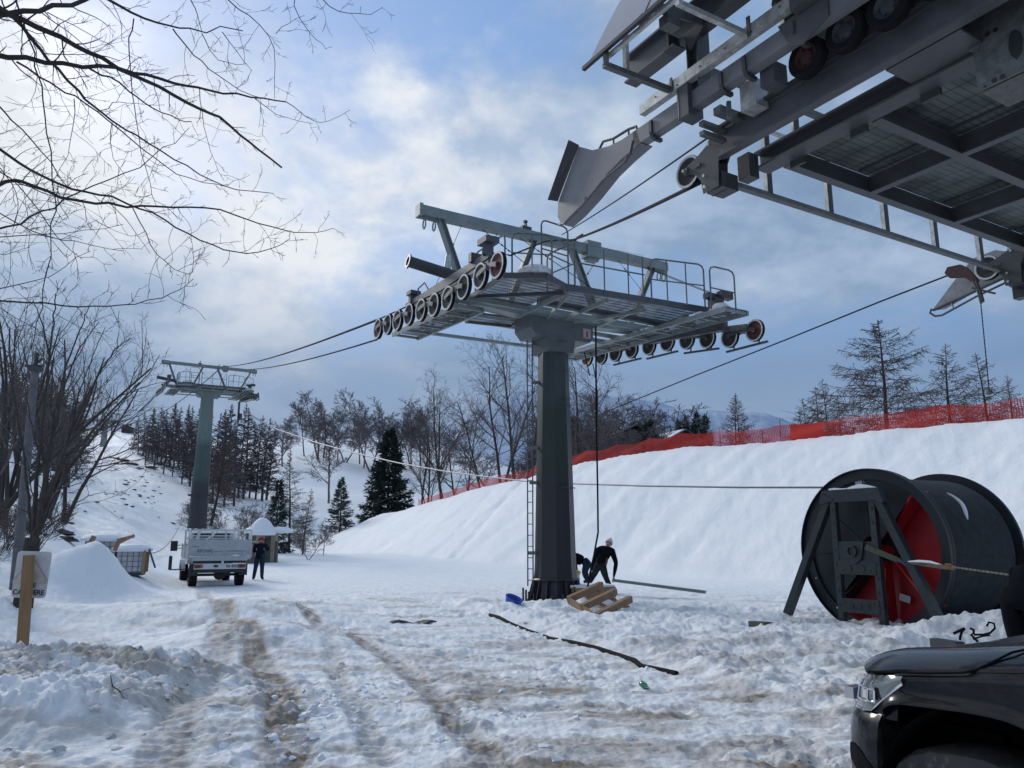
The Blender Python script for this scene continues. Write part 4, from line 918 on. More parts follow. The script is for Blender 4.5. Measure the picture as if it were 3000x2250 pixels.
# ------------------------------------------------------------------ ropes
def rope(name, pts, r, material, label, cat='rope', n=6, group=None):
    mb = MB(material); mb.tube(pts, r, n); o = mb.build(name, smooth=True); return tag(o, label, cat, group)
def sag(a, b, s, n=24):
    a = np.array(a); b = np.array(b); return [a+(b-a)*t-ZV*4*s*t*(1-t) for t in np.linspace(0, 1, n)]
clampA = w1(0, .78, 10.28)
rope('haul_rope', sag(W(-10.35, -4.5, 6.40), clampA, .05), .030, M['cable'], 'thick dark rope from the station wheel up to the pylon gantry')
rope('pilot_rope', sag(W(-10.7, -4.45, 7.03), w1(-.0, .35, 10.34), .05), .014, M['cable'], 'thin wire running above the thick rope from the station to the gantry')
rope('haul_rope', [clampA, w1(-1.5, -1.2, 9.3), w1(-3.4, -3.4, 7.85), w1(-4.05, -4.1, 7.57), w1(-1.3, -4.1, 7.50), w1(2.8, -4.1, 7.83)], .020, M['cable'], 'dark rope slanting from the gantry clamp down onto the left sheave train')
clampB = w2(0, 1.25, 10.25)
rope('haul_rope', sag(w1(2.8, -4.1, 7.83), clampB, .35), .035, M['cable'], 'upper of the two ropes running from the near pylon to the second pylon')
rope('haul_rope', sag(w1(2.9, -4.1, 7.25), w2(0, 1.0, 10.2), .55), .026, M['cable'], 'lower of the two ropes running from the near pylon to the second pylon')
rope('haul_rope', sag(w2(0, 1.1, 10.2), np.array([T3[0], T3[1], at(222,905,235)[2]+2.0])+CV*3, 3.5), .045, M['cable'], 'rope from the second pylon gantry up to the smallest pylon')
rope('haul_rope', sag(w2(3.4, -3.82, 7.9), np.array([T3[0], T3[1], at(222,905,235)[2]+1.0])-CV*3, 3.5), .04, M['cable'], 'rope leaving the left sheaves of the second pylon for the far pylon')
def plan_pts(pl, a, b):
    """3D points above the straight ground line a-b, at the given sight lines"""
    out = []
    for px, py in pl:
        r = ray(px, py); A_ = np.array([[r[0], -(b[0]-a[0])], [r[1], -(b[1]-a[1])]]); s_ = np.linalg.solve(A_, np.array([a[0], a[1]])); out.append(CAM+r*s_[0])
    return out
pa = at(1790, 1052, 17.6); pb = at(527, 890, 74.0)
rope('reel_rope', plan_pts([(1800,1053),(1600,1053),(1400,1050),(1240,1045),(1140,1040),(1050,1030),(960,1018),(860,1000),(760,977),(680,955),(600,928),(560,908),(527,886)], pa, pb), [.024,.024,.025,.026,.027,.028,.030,.034,.038,.042,.046,.048,.05], M['cable_lt'], 'pale rope paid out from the big reel to the second pylon')
mb = MB(M['steel_dk']); q = at(517, 868, 74); mb.tube([q, q-ZV*1.9], .10, 8); mb.disc(at(519, 900, 74), CV, .3, .2, 16); mb.tube([at(523, 838, 74), q], .03, 5); tag(mb.build('pulley_block'), 'dark pulley block hanging below the second pylon', 'pulley')
pa = W(-9.6, 3.0, 6.68); pb = at(770, 1100, 80.0)
rope('haul_rope', plan_pts([(2050,594),(1900,652),(1700,733),(1500,812),(1345,875),(1230,921),(1100,973),(950,1032),(877,1062),(800,1092)], pa, pb), .017, M['cable'], 'thin rope slanting down from the right station mouth behind the near pylon')
rope('hanging_hose', [at(1287,705,20.6), at(1288,900,20.7), at(1291,1060,20.8), at(1292,1150,20.9), at(1283,1200,20.8), at(1268,1275,20.2)], .026, M['rubber'], 'black line hanging from the right arm of the near pylon to the pallets')
rope('hanging_hose', [at(1262,760,22.6), at(1268,785,22.6), at(1274,812,22.7)], .018, M['rubber'], 'short black line end below the number plate of the near pylon')
rope('thin_wire', sag(at(300,1190,40), at(395,1120,70), 1.0), .03, M['cable_lt'], 'slack wire rising from the white tank up to the second pylon foot')
# rope grip with its hanging chain
gt = thing('rope_grip', 'dark red rope grip clamped on the rope at the right station mouth', 'rope grip', on_v(2075,595,3.0))
mb = MB(mat('grip_red', (.05,.02,.02), .5, .2, .4, 20), M['steel_dk']); v = 2.98
pp = lambda x, y, dv=0: on_v(x, y, v+dv)
mb.prism([pp(2040,590), pp(2046,577), pp(2074,571), pp(2086,577), pp(2100,592), pp(2112,606), pp(2104,612), pp(2080,598), pp(2050,600)], CV*.09); mb.build('jaw', gt)
mb = MB(M['steel_dk'], mat('grip_red2', (.09,.035,.03), .5)); mb.use(mb.mats[0]); mb.tube([pp(2102,606), pp(2112,625), pp(2120,655)], .028, 8); mb.tube([pp(2108,606), pp(2118,630), pp(2124,652)], .028, 8); mb.tube([pp(2100,622), pp(2150,634)], .022, 6); mb.build('shackle', gt)
mb = MB(M['cable'])
a, b = pp(2118,648), pp(2137,845)
for k in range(48):
    c = a+(b-a)*(k+.5)/48; mb.bar(c-(b-a)/48*.62, c+(b-a)/48*.62, .018 if k % 2 else .008, .008 if k % 2 else .018, CV)
mb.build('chain', gt); mb = MB(M['galv_dk']); mb.lathe(b, ZV, [(.001,.03),(.05,.02),(.07,-.05),(.001,-.07)], 10); mb.build('hook', gt)

# ------------------------------------------------------------------ cable reel on its stand
def reel():
    Nn = np.array([6.90, 15.15, 1.42]); Rr = 1.57; Wd = 2.35; ax = CV
    zg = gz(Nn[0], Nn[1])
    root = thing('cable_reel', 'huge red and black reel wound with grey rope', 'cable reel', (Nn[0]+CV[0]*1.1, Nn[1]+CV[1]*1.1, 0.1))
    blk, red = M['reel_blk'], M['red']
    def ring(c, ri, ro, w_, n=72): 
        m_ = MB(blk); m_.lathe(c, ax, [(ri,-w_/2),(ro,-w_/2),(ro,w_/2),(ri,w_/2),(ri,-w_/2)], n); return m_
    mb = ring(Nn, 1.36, Rr, .05); mb.lathe(Nn, ax, [(Rr-.02,-.10),(Rr,-.10),(Rr,.06),(Rr-.02,.06),(Rr-.02,-.10)], 72); mb.build('near_flange', root, smooth=True)
    mb = MB(blk, red)
    F = Nn+ax*Wd; mb.lathe(F, ax, [(.05,-.02),(Rr,-.02),(Rr,.05),(.05,.05)], 72); mb.build('far_flange', root, smooth=True)
    # hollow red core with recessed web
    mb = MB(red); mb.lathe(Nn, ax, [(1.40,.0),(1.36,.05),(1.36,.50),(.30,.62),(.12,.62),(.12,-.2)], 72); mb.build('core', root, smooth=True)
    # radial ribs and black sector plates
    x = -DV; 
    def pol(a, r, h): return Nn+(x*math.cos(a)+ZV*math.sin(a))*r+ax*h     # angle 0 = towards picture right, 90 = up
    for k in (0,1,2,3,4,5,6):
        a = R(45*k+48-0); mb = MB(red if k in (0, 7, 6, 5) else blk); t = (-x*math.sin(a)+ZV*math.cos(a))
        mb.prism([pol(a, .22, .50), pol(a, 1.45, .44), pol(a, 1.45, .02), pol(a, 1.25, .02), pol(a, .32, .30)], t*.035); mb.build('rib', root)
    for k in (1, 2, 3, 4):
        mb = MB(blk); a0, a1 = R(45*k+4), R(45*k+48)
        if k == 4: a1 = R(228)
        n = 10; out = [pol(a0+(a1-a0)*i/n, 1.47, .03) for i in range(n+1)]; inn = [pol(a1+(a0-a1)*i/4, .28, .05) for i in range(5)]
        mb.prism(out+inn, ax*.015); mb.build('sector_plate', root)
    mb = MB(blk); mb.lathe(Nn, ax, [(.001,-.42),(.11,-.42),(.11,.5),(.22,.5),(.22,.62)], 24); mb.build('axle', root, smooth=True)
    # wound rope: fine coils
    prof = []; n = 74
    for i in range(n*4+1):
        h = .06+(Wd-.10)*i/(n*4); prof.append((1.395+.020*abs(math.sin(math.pi*i/4))+.008*math.sin(h*3.1), h))
    rm = mat('wound_rope', (.055,.062,.068), .55, .25, .3, 5, (.035,.04,.045), .6)
    mb = MB(rm); mb.lathe(Nn, ax, prof, 96); mb.build('wound_rope', root, smooth=True)
    mb = MB(M['snow']); 
    a0 = R(28); pts = [Nn+(x*math.cos(a)+ZV*math.sin(a))*1.425+ax*(1.12+.10*math.sin(i*.6)) for i, a in enumerate(np.linspace(R(50), R(24), 8))]
    mb.tube(pts, [.01,.025,.03,.035,.04,.04,.03,.01], 6); mb.build('snow_streak', root, smooth=True)
    mb = MB(M['white']); 
    q = pol(R(96), 1.36, -.005+.02); 
    for (a, r_, s1, s2) in ((R(97), 1.33, .20, .10), (R(-72), .92, .22, .13)):
        q = pol(a, r_, .025 if a > 0 else .44); mb = MB(M['white']); mb.box(q, (s1, s2, .006), (x*math.cos(-.25)+ZV*math.sin(-.25)*(1 if a < 0 else -1), ZV*math.cos(.25)+x*math.sin(.25)*(1 if a < 0 else -1), ax)); mb.build('paper_label', root)
    q = pol(R(-86), 1.18, .42); lettering('marking', 'E.11', .22, q, -x*math.cos(.15)+ZV*math.sin(.15), -ZV, mat('pink_marker', (.55,.30,.30), .7), root)
    mb = MB(M['snow']); 
    for a, rr in ((R(120), 1.42), (R(-128), 1.40), (R(203), 1.42)): mb = MB(M['snow']); mb.disc(pol(a, rr, -.03), ax, .014, .01, 8); mb.build('bolt_hole', root)
    F2 = lambda a: F+(x*math.cos(a)+ZV*math.sin(a))*1.5-ax*.03
    # stand
    st = thing('reel_stand', 'slate grey steel A-frame stand carrying the near end of the reel', 'stand', (Nn[0]-CV[0]*.45, Nn[1]-CV[1]*.45, .05))
    S = Nn-CV*.46
    fm = M['reel_frame']
    def sp(s_, z): return np.array([S[0], S[1], 0])+x*s_+ZV*z
    def beam(a, b, w_=.20, name='leg'):
        m_ = MB(fm, M['black']); m_.bar(a, b, w_, .16, CV); return m_
    for s0, s1, zb in ((-.55, -1.72, .15), (.55, 1.66, -.15)):
        m_ = MB(fm); m_.bar(sp(s0, 2.35), sp(s1, zb), .14, .15, CV); m_.build('leg', st)
    for s_ in (-.42, .42):
        m_ = MB(fm, M['black']); m_.bar(sp(s_, 2.42), sp(s_*1.02, .0), .12, .11, CV); m_.use(M['black'])
        for k in range(9): m_.disc(sp(s_*1.0, 2.2-k*.255)-CV*.078, CV, .022, .006, 10)
        m_.build('post', st)
    m_ = MB(fm); m_.bar(sp(-.62, 2.46), sp(.62, 2.46), .24, .17, CV); m_.prism([sp(-.62, 2.54)-CV*.1, sp(-.70, 2.30)-CV*.1, sp(-.35, 2.38)-CV*.1], CV*.2); m_.prism([sp(.62, 2.54)-CV*.1, sp(.70, 2.30)-CV*.1, sp(.35, 2.38)-CV*.1], CV*.2); m_.build('top_beam', st)
    m_ = MB(fm, M['black']); m_.box(sp(0, 1.12)-CV*.05, (.80, .03, .26), (x, CV, ZV)); m_.box(sp(0, 1.42)-CV*.03, (.80, .03, .36), (x, CV, ZV)); m_.prism([sp(-.22, 1.60)-CV*.07, sp(.22, 1.60)-CV*.07, sp(.14, 1.28)-CV*.07, sp(0, 1.18)-CV*.07, sp(-.14, 1.28)-CV*.07], -CV*.03)
    m_.lathe(sp(-.02, 1.42)-CV*.06, -CV, [(.08,0),(.08,.10),(.115,.10),(.115,0)], 6); m_.use(M['black']); m_.disc(sp(-.02, 1.42)-CV*.12, CV, .085, .01, 16)
    for s_ in (-.16, .12): m_.disc(sp(s_, 1.10)-CV*.07, CV, .065, .012, 16)
    for s_ in (-.3, .3): m_.disc(sp(s_, 1.06)-CV*.07, CV, .018, .012, 8)
    m_.build('bearing_plate', st)
    m_ = MB(fm, M['black']); m_.box(sp(0, .42)-CV*.05, (.80, .03, .26), (x, CV, ZV)); m_.use(M['black'])
    for s_ in (-.17, .0, .17): m_.disc(sp(s_, .42)-CV*.07, CV, .052, .012, 16)
    for s_ in (-.3, .3): m_.disc(sp(s_, .48)-CV*.07, CV, .016, .012, 8)
    m_.build('lower_plate', st)
    m_ = MB(M['snow']); pts = [sp(s_, 2.57+.02*math.sin(s_*9)) for s_ in np.linspace(-.5, .55, 9)]; m_.tube(pts, [.03,.05,.055,.05,.065,.075,.07,.06,.03], 8); m_.build('snow_cap', st, smooth=True)
    # lashing
    ls = thing('lashing_chain', 'strap and chain lashed from the reel stand hub towards the right', 'lashing', tuple(sp(.4, 1.48)-CV*.12))
    pr = lambda px, py, d: at(px, py, d)
    m_ = MB(mat('webbing', (.10,.10,.07), .8)); pts = [sp(.28, 1.50)-CV*.14, pr(1940,1210,15.9), pr(1985,1217,15.4), pr(2048,1226,14.7)]
    for a, b in zip(pts[:-1], pts[1:]): m_.bar(a, b, .012, .10 if b is pts[1] else .07)
    m_.build('strap', ls)
    m_ = MB(M['snow']); m_.tube([pr(1962,1213,15.5), pr(1985,1212,15.3), pr(2010,1214,15.1), pr(2040,1222,14.8)], [.01,.022,.022,.008], 7); m_.build('snow_strip', ls, smooth=True)
    m_ = MB(mat('chain_green', (.22,.24,.18), .5, .5)); a, b = pr(2052,1224,14.7), pr(2212,1246,13.2)
    for k in range(34):
        c = a+(b-a)*(k+.5)/34; m_.bar(c-(b-a)/34*.62, c+(b-a)/34*.62, .030 if k % 2 else .012, .012 if k % 2 else .030)
    m_.build('chain', ls)
    om = mat('orange_tensioner', (.30,.13,.03), .5)
    for (p0, p1) in (((2040,1220),(2062,1228)), ((2205,1238),(2230,1262))): m_ = MB(om); a, b = pr(*p0, 14.7 if p0[0] < 2100 else 13.2), pr(*p1, 14.7 if p0[0] < 2100 else 13.2); m_.tube([a, (a+b)/2, b], [.03,.05,.03], 8); m_.build('tensioner', ls)
    m_ = MB(mat('blue_clip', (.03,.10,.16), .4)); m_.tube([pr(1944,1208,15.8), pr(1960,1222,15.8)], .035, 6); m_.build('clip', ls)
reel()
# ------------------------------------------------------------------ sheets with real curvature: loft through section polylines
def loft(mb, secs, closed=False):
    n = len(secs[0]); vs = [p for s_ in secs for p in s_]
    fs = [(i*n+j, i*n+(j+1) % n, (i+1)*n+(j+1) % n, (i+1)*n+j) for i in range(len(secs)-1) for j in range(n if closed else n-1)]
    mb.add(vs, fs)
def wheel(parent, c, ax, r, w_, tread=True, rimc=None, hole=True):
    t = bpy.data.objects.new('wheel', None); COL.objects.link(t); t.parent = parent
    o = np.zeros(3); q = parent
    while q is not None: o += np.array(q.location); q = q.parent
    ax = np.array(ax, float); ax /= np.linalg.norm(ax)
    mb = MB(M['rubber']); mb.lathe(c, ax, [(r*.60,-w_*.42),(r*.72,-w_*.5),(r*.93,-w_*.5),(r*.99,-w_*.40),(r,-w_*.2),(r,w_*.2),(r*.99,w_*.40),(r*.93,w_*.5),(r*.72,w_*.5),(r*.60,w_*.42)], 40)
    if tread:
        x = np.cross(ax, ZV); x /= np.linalg.norm(x); y = np.cross(ax, x)
        for k in range(44):
            a = 2*math.pi*k/44; d = x*math.cos(a)+y*math.sin(a); tt = -x*math.sin(a)+y*math.cos(a)
            for s_ in (-.3, .3): mb.box(np.array(c)+d*(r+.004)+ax*w_*s_, (w_*.34, r*.085, .016), (ax, tt, d))
    mb.build('tyre', t, smooth=True)
    mb = MB(rimc or M['galv_dk'])
    for s_ in (-1, 1): mb.lathe(c, ax, [(r*.61,s_*w_*.42),(r*.58,s_*w_*.30),(r*.50,s_*w_*.15),(r*.25,s_*w_*.22),(r*.16,s_*w_*.34),(.001,s_*w_*.36)][::s_], 28)
    mb.build('rim', t, smooth=True)
# ------------------------------------------------------------------ flatbed truck
def truck():
    g0 = at(471, 1262, 30.9); gx, gy = g0[0], g0[1]; zb = gz(gx, gy)-.02
    root = thing('flatbed_truck', 'white flatbed truck with lettered tailboard parked facing away', 'truck', (gx, gy, zb))
    h = R(27.0); F = np.array([-math.sin(h), math.cos(h), 0]); S = np.array([math.cos(h), math.sin(h), 0])
    def p(s_, f_, z): return np.array([gx, gy, zb])+S*s_+F*f_+ZV*z
    wm, wd = M['white'], M['steel_dk']; alu = mat('dull_aluminium', (.38,.40,.42), .5, .2, .12, 4, (.2,.19,.18), .4)
    mb = MB(alu); mb.box(p(0, 1.45, 1.03), (2.16, 2.9, .10), (S, F, ZV)); mb.build('bed', root)
    mb = MB(alu, M['steel_dk']); mb.box(p(0, -.02, 1.42), (2.14, .035, .56), (S, F, ZV)); mb.box(p(0, -.045, 1.16), (2.16, .03, .035), (S, F, ZV)); mb.box(p(0, -.045, 1.02), (1.9, .05, .16), (S, F, ZV))
    for s_ in (-.95, .95): mb.box(p(s_, -.05, 1.2), (.05, .05, .10), (S, F, ZV))
    tb = mb.build('tailboard', root)
    ink = mat('lettering_ink', (.10,.11,.13), .7); inkl = mat('small_ink', (.17,.19,.22), .7)
    lettering('lettering', 'RFOWC', .15, p(-.80, -.042, 1.24), S, ZV, ink, tb, bold=.003)
    lettering('lettering', 'automob.', .07, p(-.20, -.042, 1.255), S, ZV, inkl, tb)
    lettering('lettering', 'www.rfowcgroup.com', .075, p(.20, -.042, 1.27), S, ZV, inkl, tb)
    lettering('lettering', 'service', .08, p(-.98, -.042, 1.42), S, ZV, inkl, tb)
    for s_ in (-1.07, 1.07):
        mb = MB(alu); mb.box(p(s_, 1.45, 1.28), (.03, 2.88, .40), (S, F, ZV)); 
        for f_ in (0, 1.4, 2.85): mb.box(p(s_*1.01, f_, 1.30), (.05, .06, .5), (S, F, ZV))
        mb.build('side_board', root)
    # stake frames above the board
    mb = MB(wm); mb.bar(p(-1.0, .0, 2.02), p(1.02, .0, 2.04), .05, .07); mb.bar(p(-1.0, .0, 1.83), p(.45, .0, 1.83), .03, .035)
    for s_ in (-1.05, -.80, .45): mb.bar(p(s_, .0, 1.68), p(s_, .0, 2.02), .045, .045)
    mb.bar(p(-.55, .0, 1.66), p(-.15, .0, 2.0), .04, .05); mb.bar(p(-.9, .0, 1.68), p(-.7, .0, 2.0), .03, .04)
    mb.bar(p(1.05, .0, 1.1), p(1.05, .0, 2.04), .05, .05); mb.bar(p(.95, .05, 1.62), p(1.22, .0, 1.62), .03, .04); mb.box(p(1.02, -.01, 1.75), (.12, .04, .22), (S, F, ZV))
    mb.build('stake_rack', root)
    # headboard behind the cab
    mb = MB(wm); 
    for z in (1.5, 1.75, 2.05): mb.bar(p(-1.0, 2.85, z), p(1.0, 2.85, z), .05, .05)
    for s_ in (-1.0, -.5, 0, .5, 1.0): mb.bar(p(s_, 2.85, 1.1), p(s_, 2.85, 2.05), .05, .05)
    mb.build('headboard', root)
    # cab
    gl = mat('cab_glass', (.02,.03,.035), .12, 0, .1, 3)
    mb = MB(wm); secs = []
    prof = [(3.0,.75),(3.0,1.98),(3.25,2.06),(4.1,2.04),(4.75,1.42),(5.6,1.32),(5.78,1.15),(5.8,.7)]
    for s_, k in ((-.86,0),(-.82,.02),(.82,.02),(.86,0)): secs.append([p(s_*(1 if f_ < 4.7 else .98)*(1-.09*max(0, (z-1.3))), f_, z) for f_, z in prof])
    loft(mb, secs); mb.add([q for q in secs[0]], [tuple(range(8))]); mb.add([q for q in secs[-1]], [tuple(reversed(range(8)))]); mb.build('cab', root)
    mb = MB(gl); mb.box(p(0, 2.985, 1.77), (1.35, .02, .34), (S, F, ZV))
    for s_ in (-1, 1): mb.prism([p(s_*.845, 3.2, 1.45), p(s_*.845, 4.4, 1.45), p(s_*.80, 4.05, 1.93), p(s_*.80, 3.2, 1.95)], S*.012*s_)
    mb.build('windows', root)
    mb = MB(M['black']); mb.bar(p(-.88, 4.2, 1.48), p(-1.22, 4.15, 1.48), .03, .025); mb.bar(p(-.88, 4.2, 1.36), p(-1.22, 4.15, 1.36), .03, .025); mb.box(p(-1.30, 4.15, 1.45), (.26, .07, .40), (S, F, ZV)); mb.build('mirror', root)
    mb = MB(M['black']); mb.bar(p(.88, 4.2, 1.48), p(1.15, 4.15, 1.48), .03, .025); mb.box(p(1.22, 4.15, 1.45), (.2, .07, .36), (S, F, ZV)); mb.build('mirror', root)
    mb = MB(M['reel_frame']); mb.bar(p(-1.05, .9, .62), p(-1.62, .9, .62), .05, .04); mb.bar(p(-1.60, .9, .62), p(-1.60, .9, 1.10), .09, .09); mb.bar(p(-1.61, .9, 1.0), p(-1.61, .9, 1.12), .05, .05); mb.build('side_arm', root)
    # rear lamp bar
    mb = MB(wm, M['black']); mb.box(p(.03, .02, .74), (1.80, .04, .20), (S, F, ZV)); mb.use(M['black']); mb.box(p(-.12, -.005, .75), (.14, .02, .08), (S, F, ZV)); mb.box(p(0, .06, .90), (1.8, .05, .10), (S, F, ZV)); mb.use(wm); mb.box(p(.1, .0, .90), (.08, .06, .14), (S, F, ZV)); lb = mb.build('lamp_bar', root)
    lettering('plate_number', 'BS 43E', .13, p(.24, -.003, .70), S, ZV, M['black'], lb, bold=.002)
    for s_ in (-.70, .76):
        mb = MB(mat('lamp_red', (.16,.02,.02), .3), mat('lamp_amber', (.25,.12,.06), .3)); mb.box(p(s_-(.05 if s_ < 0 else -.04), -.01, .745), (.22, .04, .12), (S, F, ZV)); mb.use(mb.mats[1]); mb.box(p(s_+(.10 if s_ < 0 else -.11), -.01, .745), (.06, .04, .12), (S, F, ZV)); mb.build('rear_light', root)
    # chassis and wheels
    mb = MB(M['black']); 
    for s_ in (-.42, .42): mb.bar(p(s_, .1, .72), p(s_, 5.5, .72), .09, .16)
    mb.bar(p(-.8, .75, .42), p(.8, .75, .42), .1, .1); mb.lathe(p(.1, .75, .42), F, [(.001,-.17),(.17,-.1),(.2,0),(.17,.1),(.001,.17)], 14); mb.bar(p(-.8, 4.6, .42), p(.8, 4.6, .42), .1, .1)
    mb.box(p(0, .05, .56), (1.75, .06, .10), (S, F, ZV)); mb.box(p(0, .4, .62), (1.5, .6, .1), (S, F, ZV)); mb.build('chassis', root)
    for f_ in (.75, 4.6):
        for s_ in (-.82, .82): wheel(root, p(s_, f_, .40), S, .40, .27, tread=False)
    for s_ in (-1, 1):
        mb = MB(M['black']); mb.box(p(s_*.86, .18, .62), (.30, .02, .42), (S, F, ZV)); mb.build('mud_flap', root)
        mb = MB(wm); pts = [p(s_*.9, 4.6+.52*math.cos(a), .42+.5*math.sin(a)) for a in np.linspace(.1, math.pi-.1, 10)]
        for a, b in zip(pts[:-1], pts[1:]): mb.bar(a, b, .16, .03)
        mb.build('wheel_arch', root)
truck()

# ------------------------------------------------------------------ people
def person(name_label, joints, colors, loc, hat=None, hatc=None, group=None, extra=None):
    """joints: dict of world points; one continuous skinned body"""
    root = thing('person', name_label, 'person', loc, group)
    J = joints; V_ = []; E_ = []; Rr = []; idx = {}
    def add(k, p_, r): idx[k] = len(V_); V_.append(tuple(np.array(p_)-np.array(loc))); Rr.append(r*(1.32 if r > .045 and not (k in ('h1', 'h2', 'h3', 'neck')) else 1))
    def con(a, b): E_.append((idx[a], idx[b]))
    lerp = lambda a, b, t: np.array(J[a])*(1-t)+np.array(J[b])*t
    add('pel', J['pel'], .145); add('waist', lerp('pel', 'chest', .4), .135); con('pel', 'waist'); add('chest', J['chest'], .165); con('waist', 'chest')
    add('nb', lerp('chest', 'neck', .75), .10); con('chest', 'nb'); add('neck', J['neck'], .06); con('nb', 'neck')
    hd = np.array(J['head'])-np.array(J['neck']); add('h1', np.array(J['neck'])+hd*.45, .085); con('neck', 'h1'); add('h2', J['head'], .10); con('h1', 'h2'); add('h3', np.array(J['head'])+hd*.55, .075); con('h2', 'h3')
    fw = np.array(J['face']); add('nose', np.array(J['head'])+fw*.115-ZV*.01, .018); con('h2', 'nose')
    for s_ in 'lr':
        add('sh'+s_, J['sh'+s_], .085); con('nb', 'sh'+s_); add('ua'+s_, lerp('sh'+s_, 'el'+s_, .5), .07); con('sh'+s_, 'ua'+s_); add('el'+s_, J['el'+s_], .056); con('ua'+s_, 'el'+s_)
        add('fa'+s_, lerp('el'+s_, 'ha'+s_, .5), .052); con('el'+s_, 'fa'+s_); add('wr'+s_, J['ha'+s_], .034); con('fa'+s_, 'wr'+s_)
        d = np.array(J['ha'+s_])-np.array(J['el'+s_]); d /= np.linalg.norm(d); sd = np.cross(d, fw); sd /= (np.linalg.norm(sd)+1e-6); pn = np.cross(sd, d)
        add('pa'+s_, np.array(J['ha'+s_])+d*.07, .036); con('wr'+s_, 'pa'+s_)
        for k, (o, L1) in enumerate(((-.033,.070),(-.011,.085),(.011,.080),(.033,.06))):
            a = 'f%d%s' % (k, s_); add(a, np.array(J['ha'+s_])+d*.12+sd*o, .0105); con('pa'+s_, a); add(a+'t', np.array(J['ha'+s_])+d*(.12+L1*.8)+sd*o*1.1+pn*.03, .008); con(a, a+'t')
        add('t'+s_, np.array(J['ha'+s_])+d*.06+sd*.055, .012); con('pa'+s_, 't'+s_); add('tt'+s_, np.array(J['ha'+s_])+d*.10+sd*.075+pn*.02, .010); con('t'+s_, 'tt'+s_)
        add('hp'+s_, J['hp'+s_], .105); con('pel', 'hp'+s_); add('th'+s_, lerp('hp'+s_, 'kn'+s_, .5), .088); con('hp'+s_, 'th'+s_); add('kn'+s_, J['kn'+s_], .066); con('th'+s_, 'kn'+s_)
        add('ca'+s_, lerp('kn'+s_, 'an'+s_, .4), .066); con('kn'+s_, 'ca'+s_); add('an'+s_, J['an'+s_], .052); con('ca'+s_, 'an'+s_); add('to'+s_, J['to'+s_], .045); con('an'+s_, 'to'+s_)
    me = bpy.data.meshes.new('tmp'); me.from_pydata(V_, E_, []); ob = bpy.data.objects.new('tmp', me); COL.objects.link(ob)
    sk = ob.modifiers.new('s', 'SKIN'); sk.use_smooth_shade = True
    for i, r in enumerate(Rr): me.skin_vertices[0].data[i].radius = (r, r)
    me.skin_vertices[0].data[0].use_root = True
    ss = ob.modifiers.new('ss', 'SUBSURF'); ss.levels = 1; ss.render_levels = 1
    dg = bpy.context.evaluated_depsgraph_get(); m2 = bpy.data.meshes.new_from_object(ob.evaluated_get(dg)); bpy.data.objects.remove(ob)
    m2.name = 'body'; m2.materials.clear()
    for c_ in colors: m2.materials.append(c_)          # jacket, trousers, skin, boots
    segs = [(0,'pel','waist'),(0,'waist','chest'),(0,'chest','nb'),(2,'neck','h1'),(2,'h1','h2'),(2,'h2','h3')]
    for s_ in 'lr': segs += [(0,'nb','sh'+s_),(0,'sh'+s_,'el'+s_),(0,'el'+s_,'wr'+s_),(2,'wr'+s_,'f1'+s_+'t'),(2,'wr'+s_,'tt'+s_),(1,'pel','hp'+s_),(1,'hp'+s_,'kn'+s_),(1,'kn'+s_,'an'+s_),(3,'an'+s_,'to'+s_)]
    A = np.array([V_[idx[a]] for _, a, b in segs]); B = np.array([V_[idx[b]] for _, a, b in segs]); K = [k for k, _, _ in segs]
    for f in m2.polygons:
        c_ = np.array(f.center); t = np.clip(((c_-A)*(B-A)).sum(1)/((B-A)**2).sum(1), 0, 1); dd = np.linalg.norm(A+(B-A)*t[:, None]-c_, axis=1); f.material_index = K[int(dd.argmin())]; f.use_smooth = True
    bo = bpy.data.objects.new('body', m2); COL.objects.link(bo); bo.parent = root
    # jacket hem
    H_ = np.array(J['head']); up = hd/np.linalg.norm(hd)
    if hat:
        mb = MB(hatc); mb.lathe(H_+up*.0, up, [(.112,.0),(.116,.03),(.108,.09),(.08,.135),(.03,.155),(.001,.16)], 18)
        if hat == 'bobble': mb.lathe(H_+up*.16, up, [(.001,-.03),(.035,-.015),(.045,.015),(.035,.045),(.001,.055)], 12)
        mb.build('hat', root, smooth=True)
    if extra: extra(root)
    return root
skin = mat('skin', (.42,.24,.18), .6); navy = mat('dark_navy_cloth', (.012,.014,.026), .95, spec=.06); jeans = mat('dark_jeans', (.020,.035,.06), .95, spec=.06); blk = mat('black_cloth', (.008,.009,.012), .95, spec=.05); boots = mat('boot_leather', (.015,.013,.012), .8); redt = mat('red_cloth', (.22,.03,.03), .85); wool = mat('white_wool', (.50,.50,.48), .95); graycl = mat('charcoal_cloth', (.022,.025,.033), .95, spec=.06)
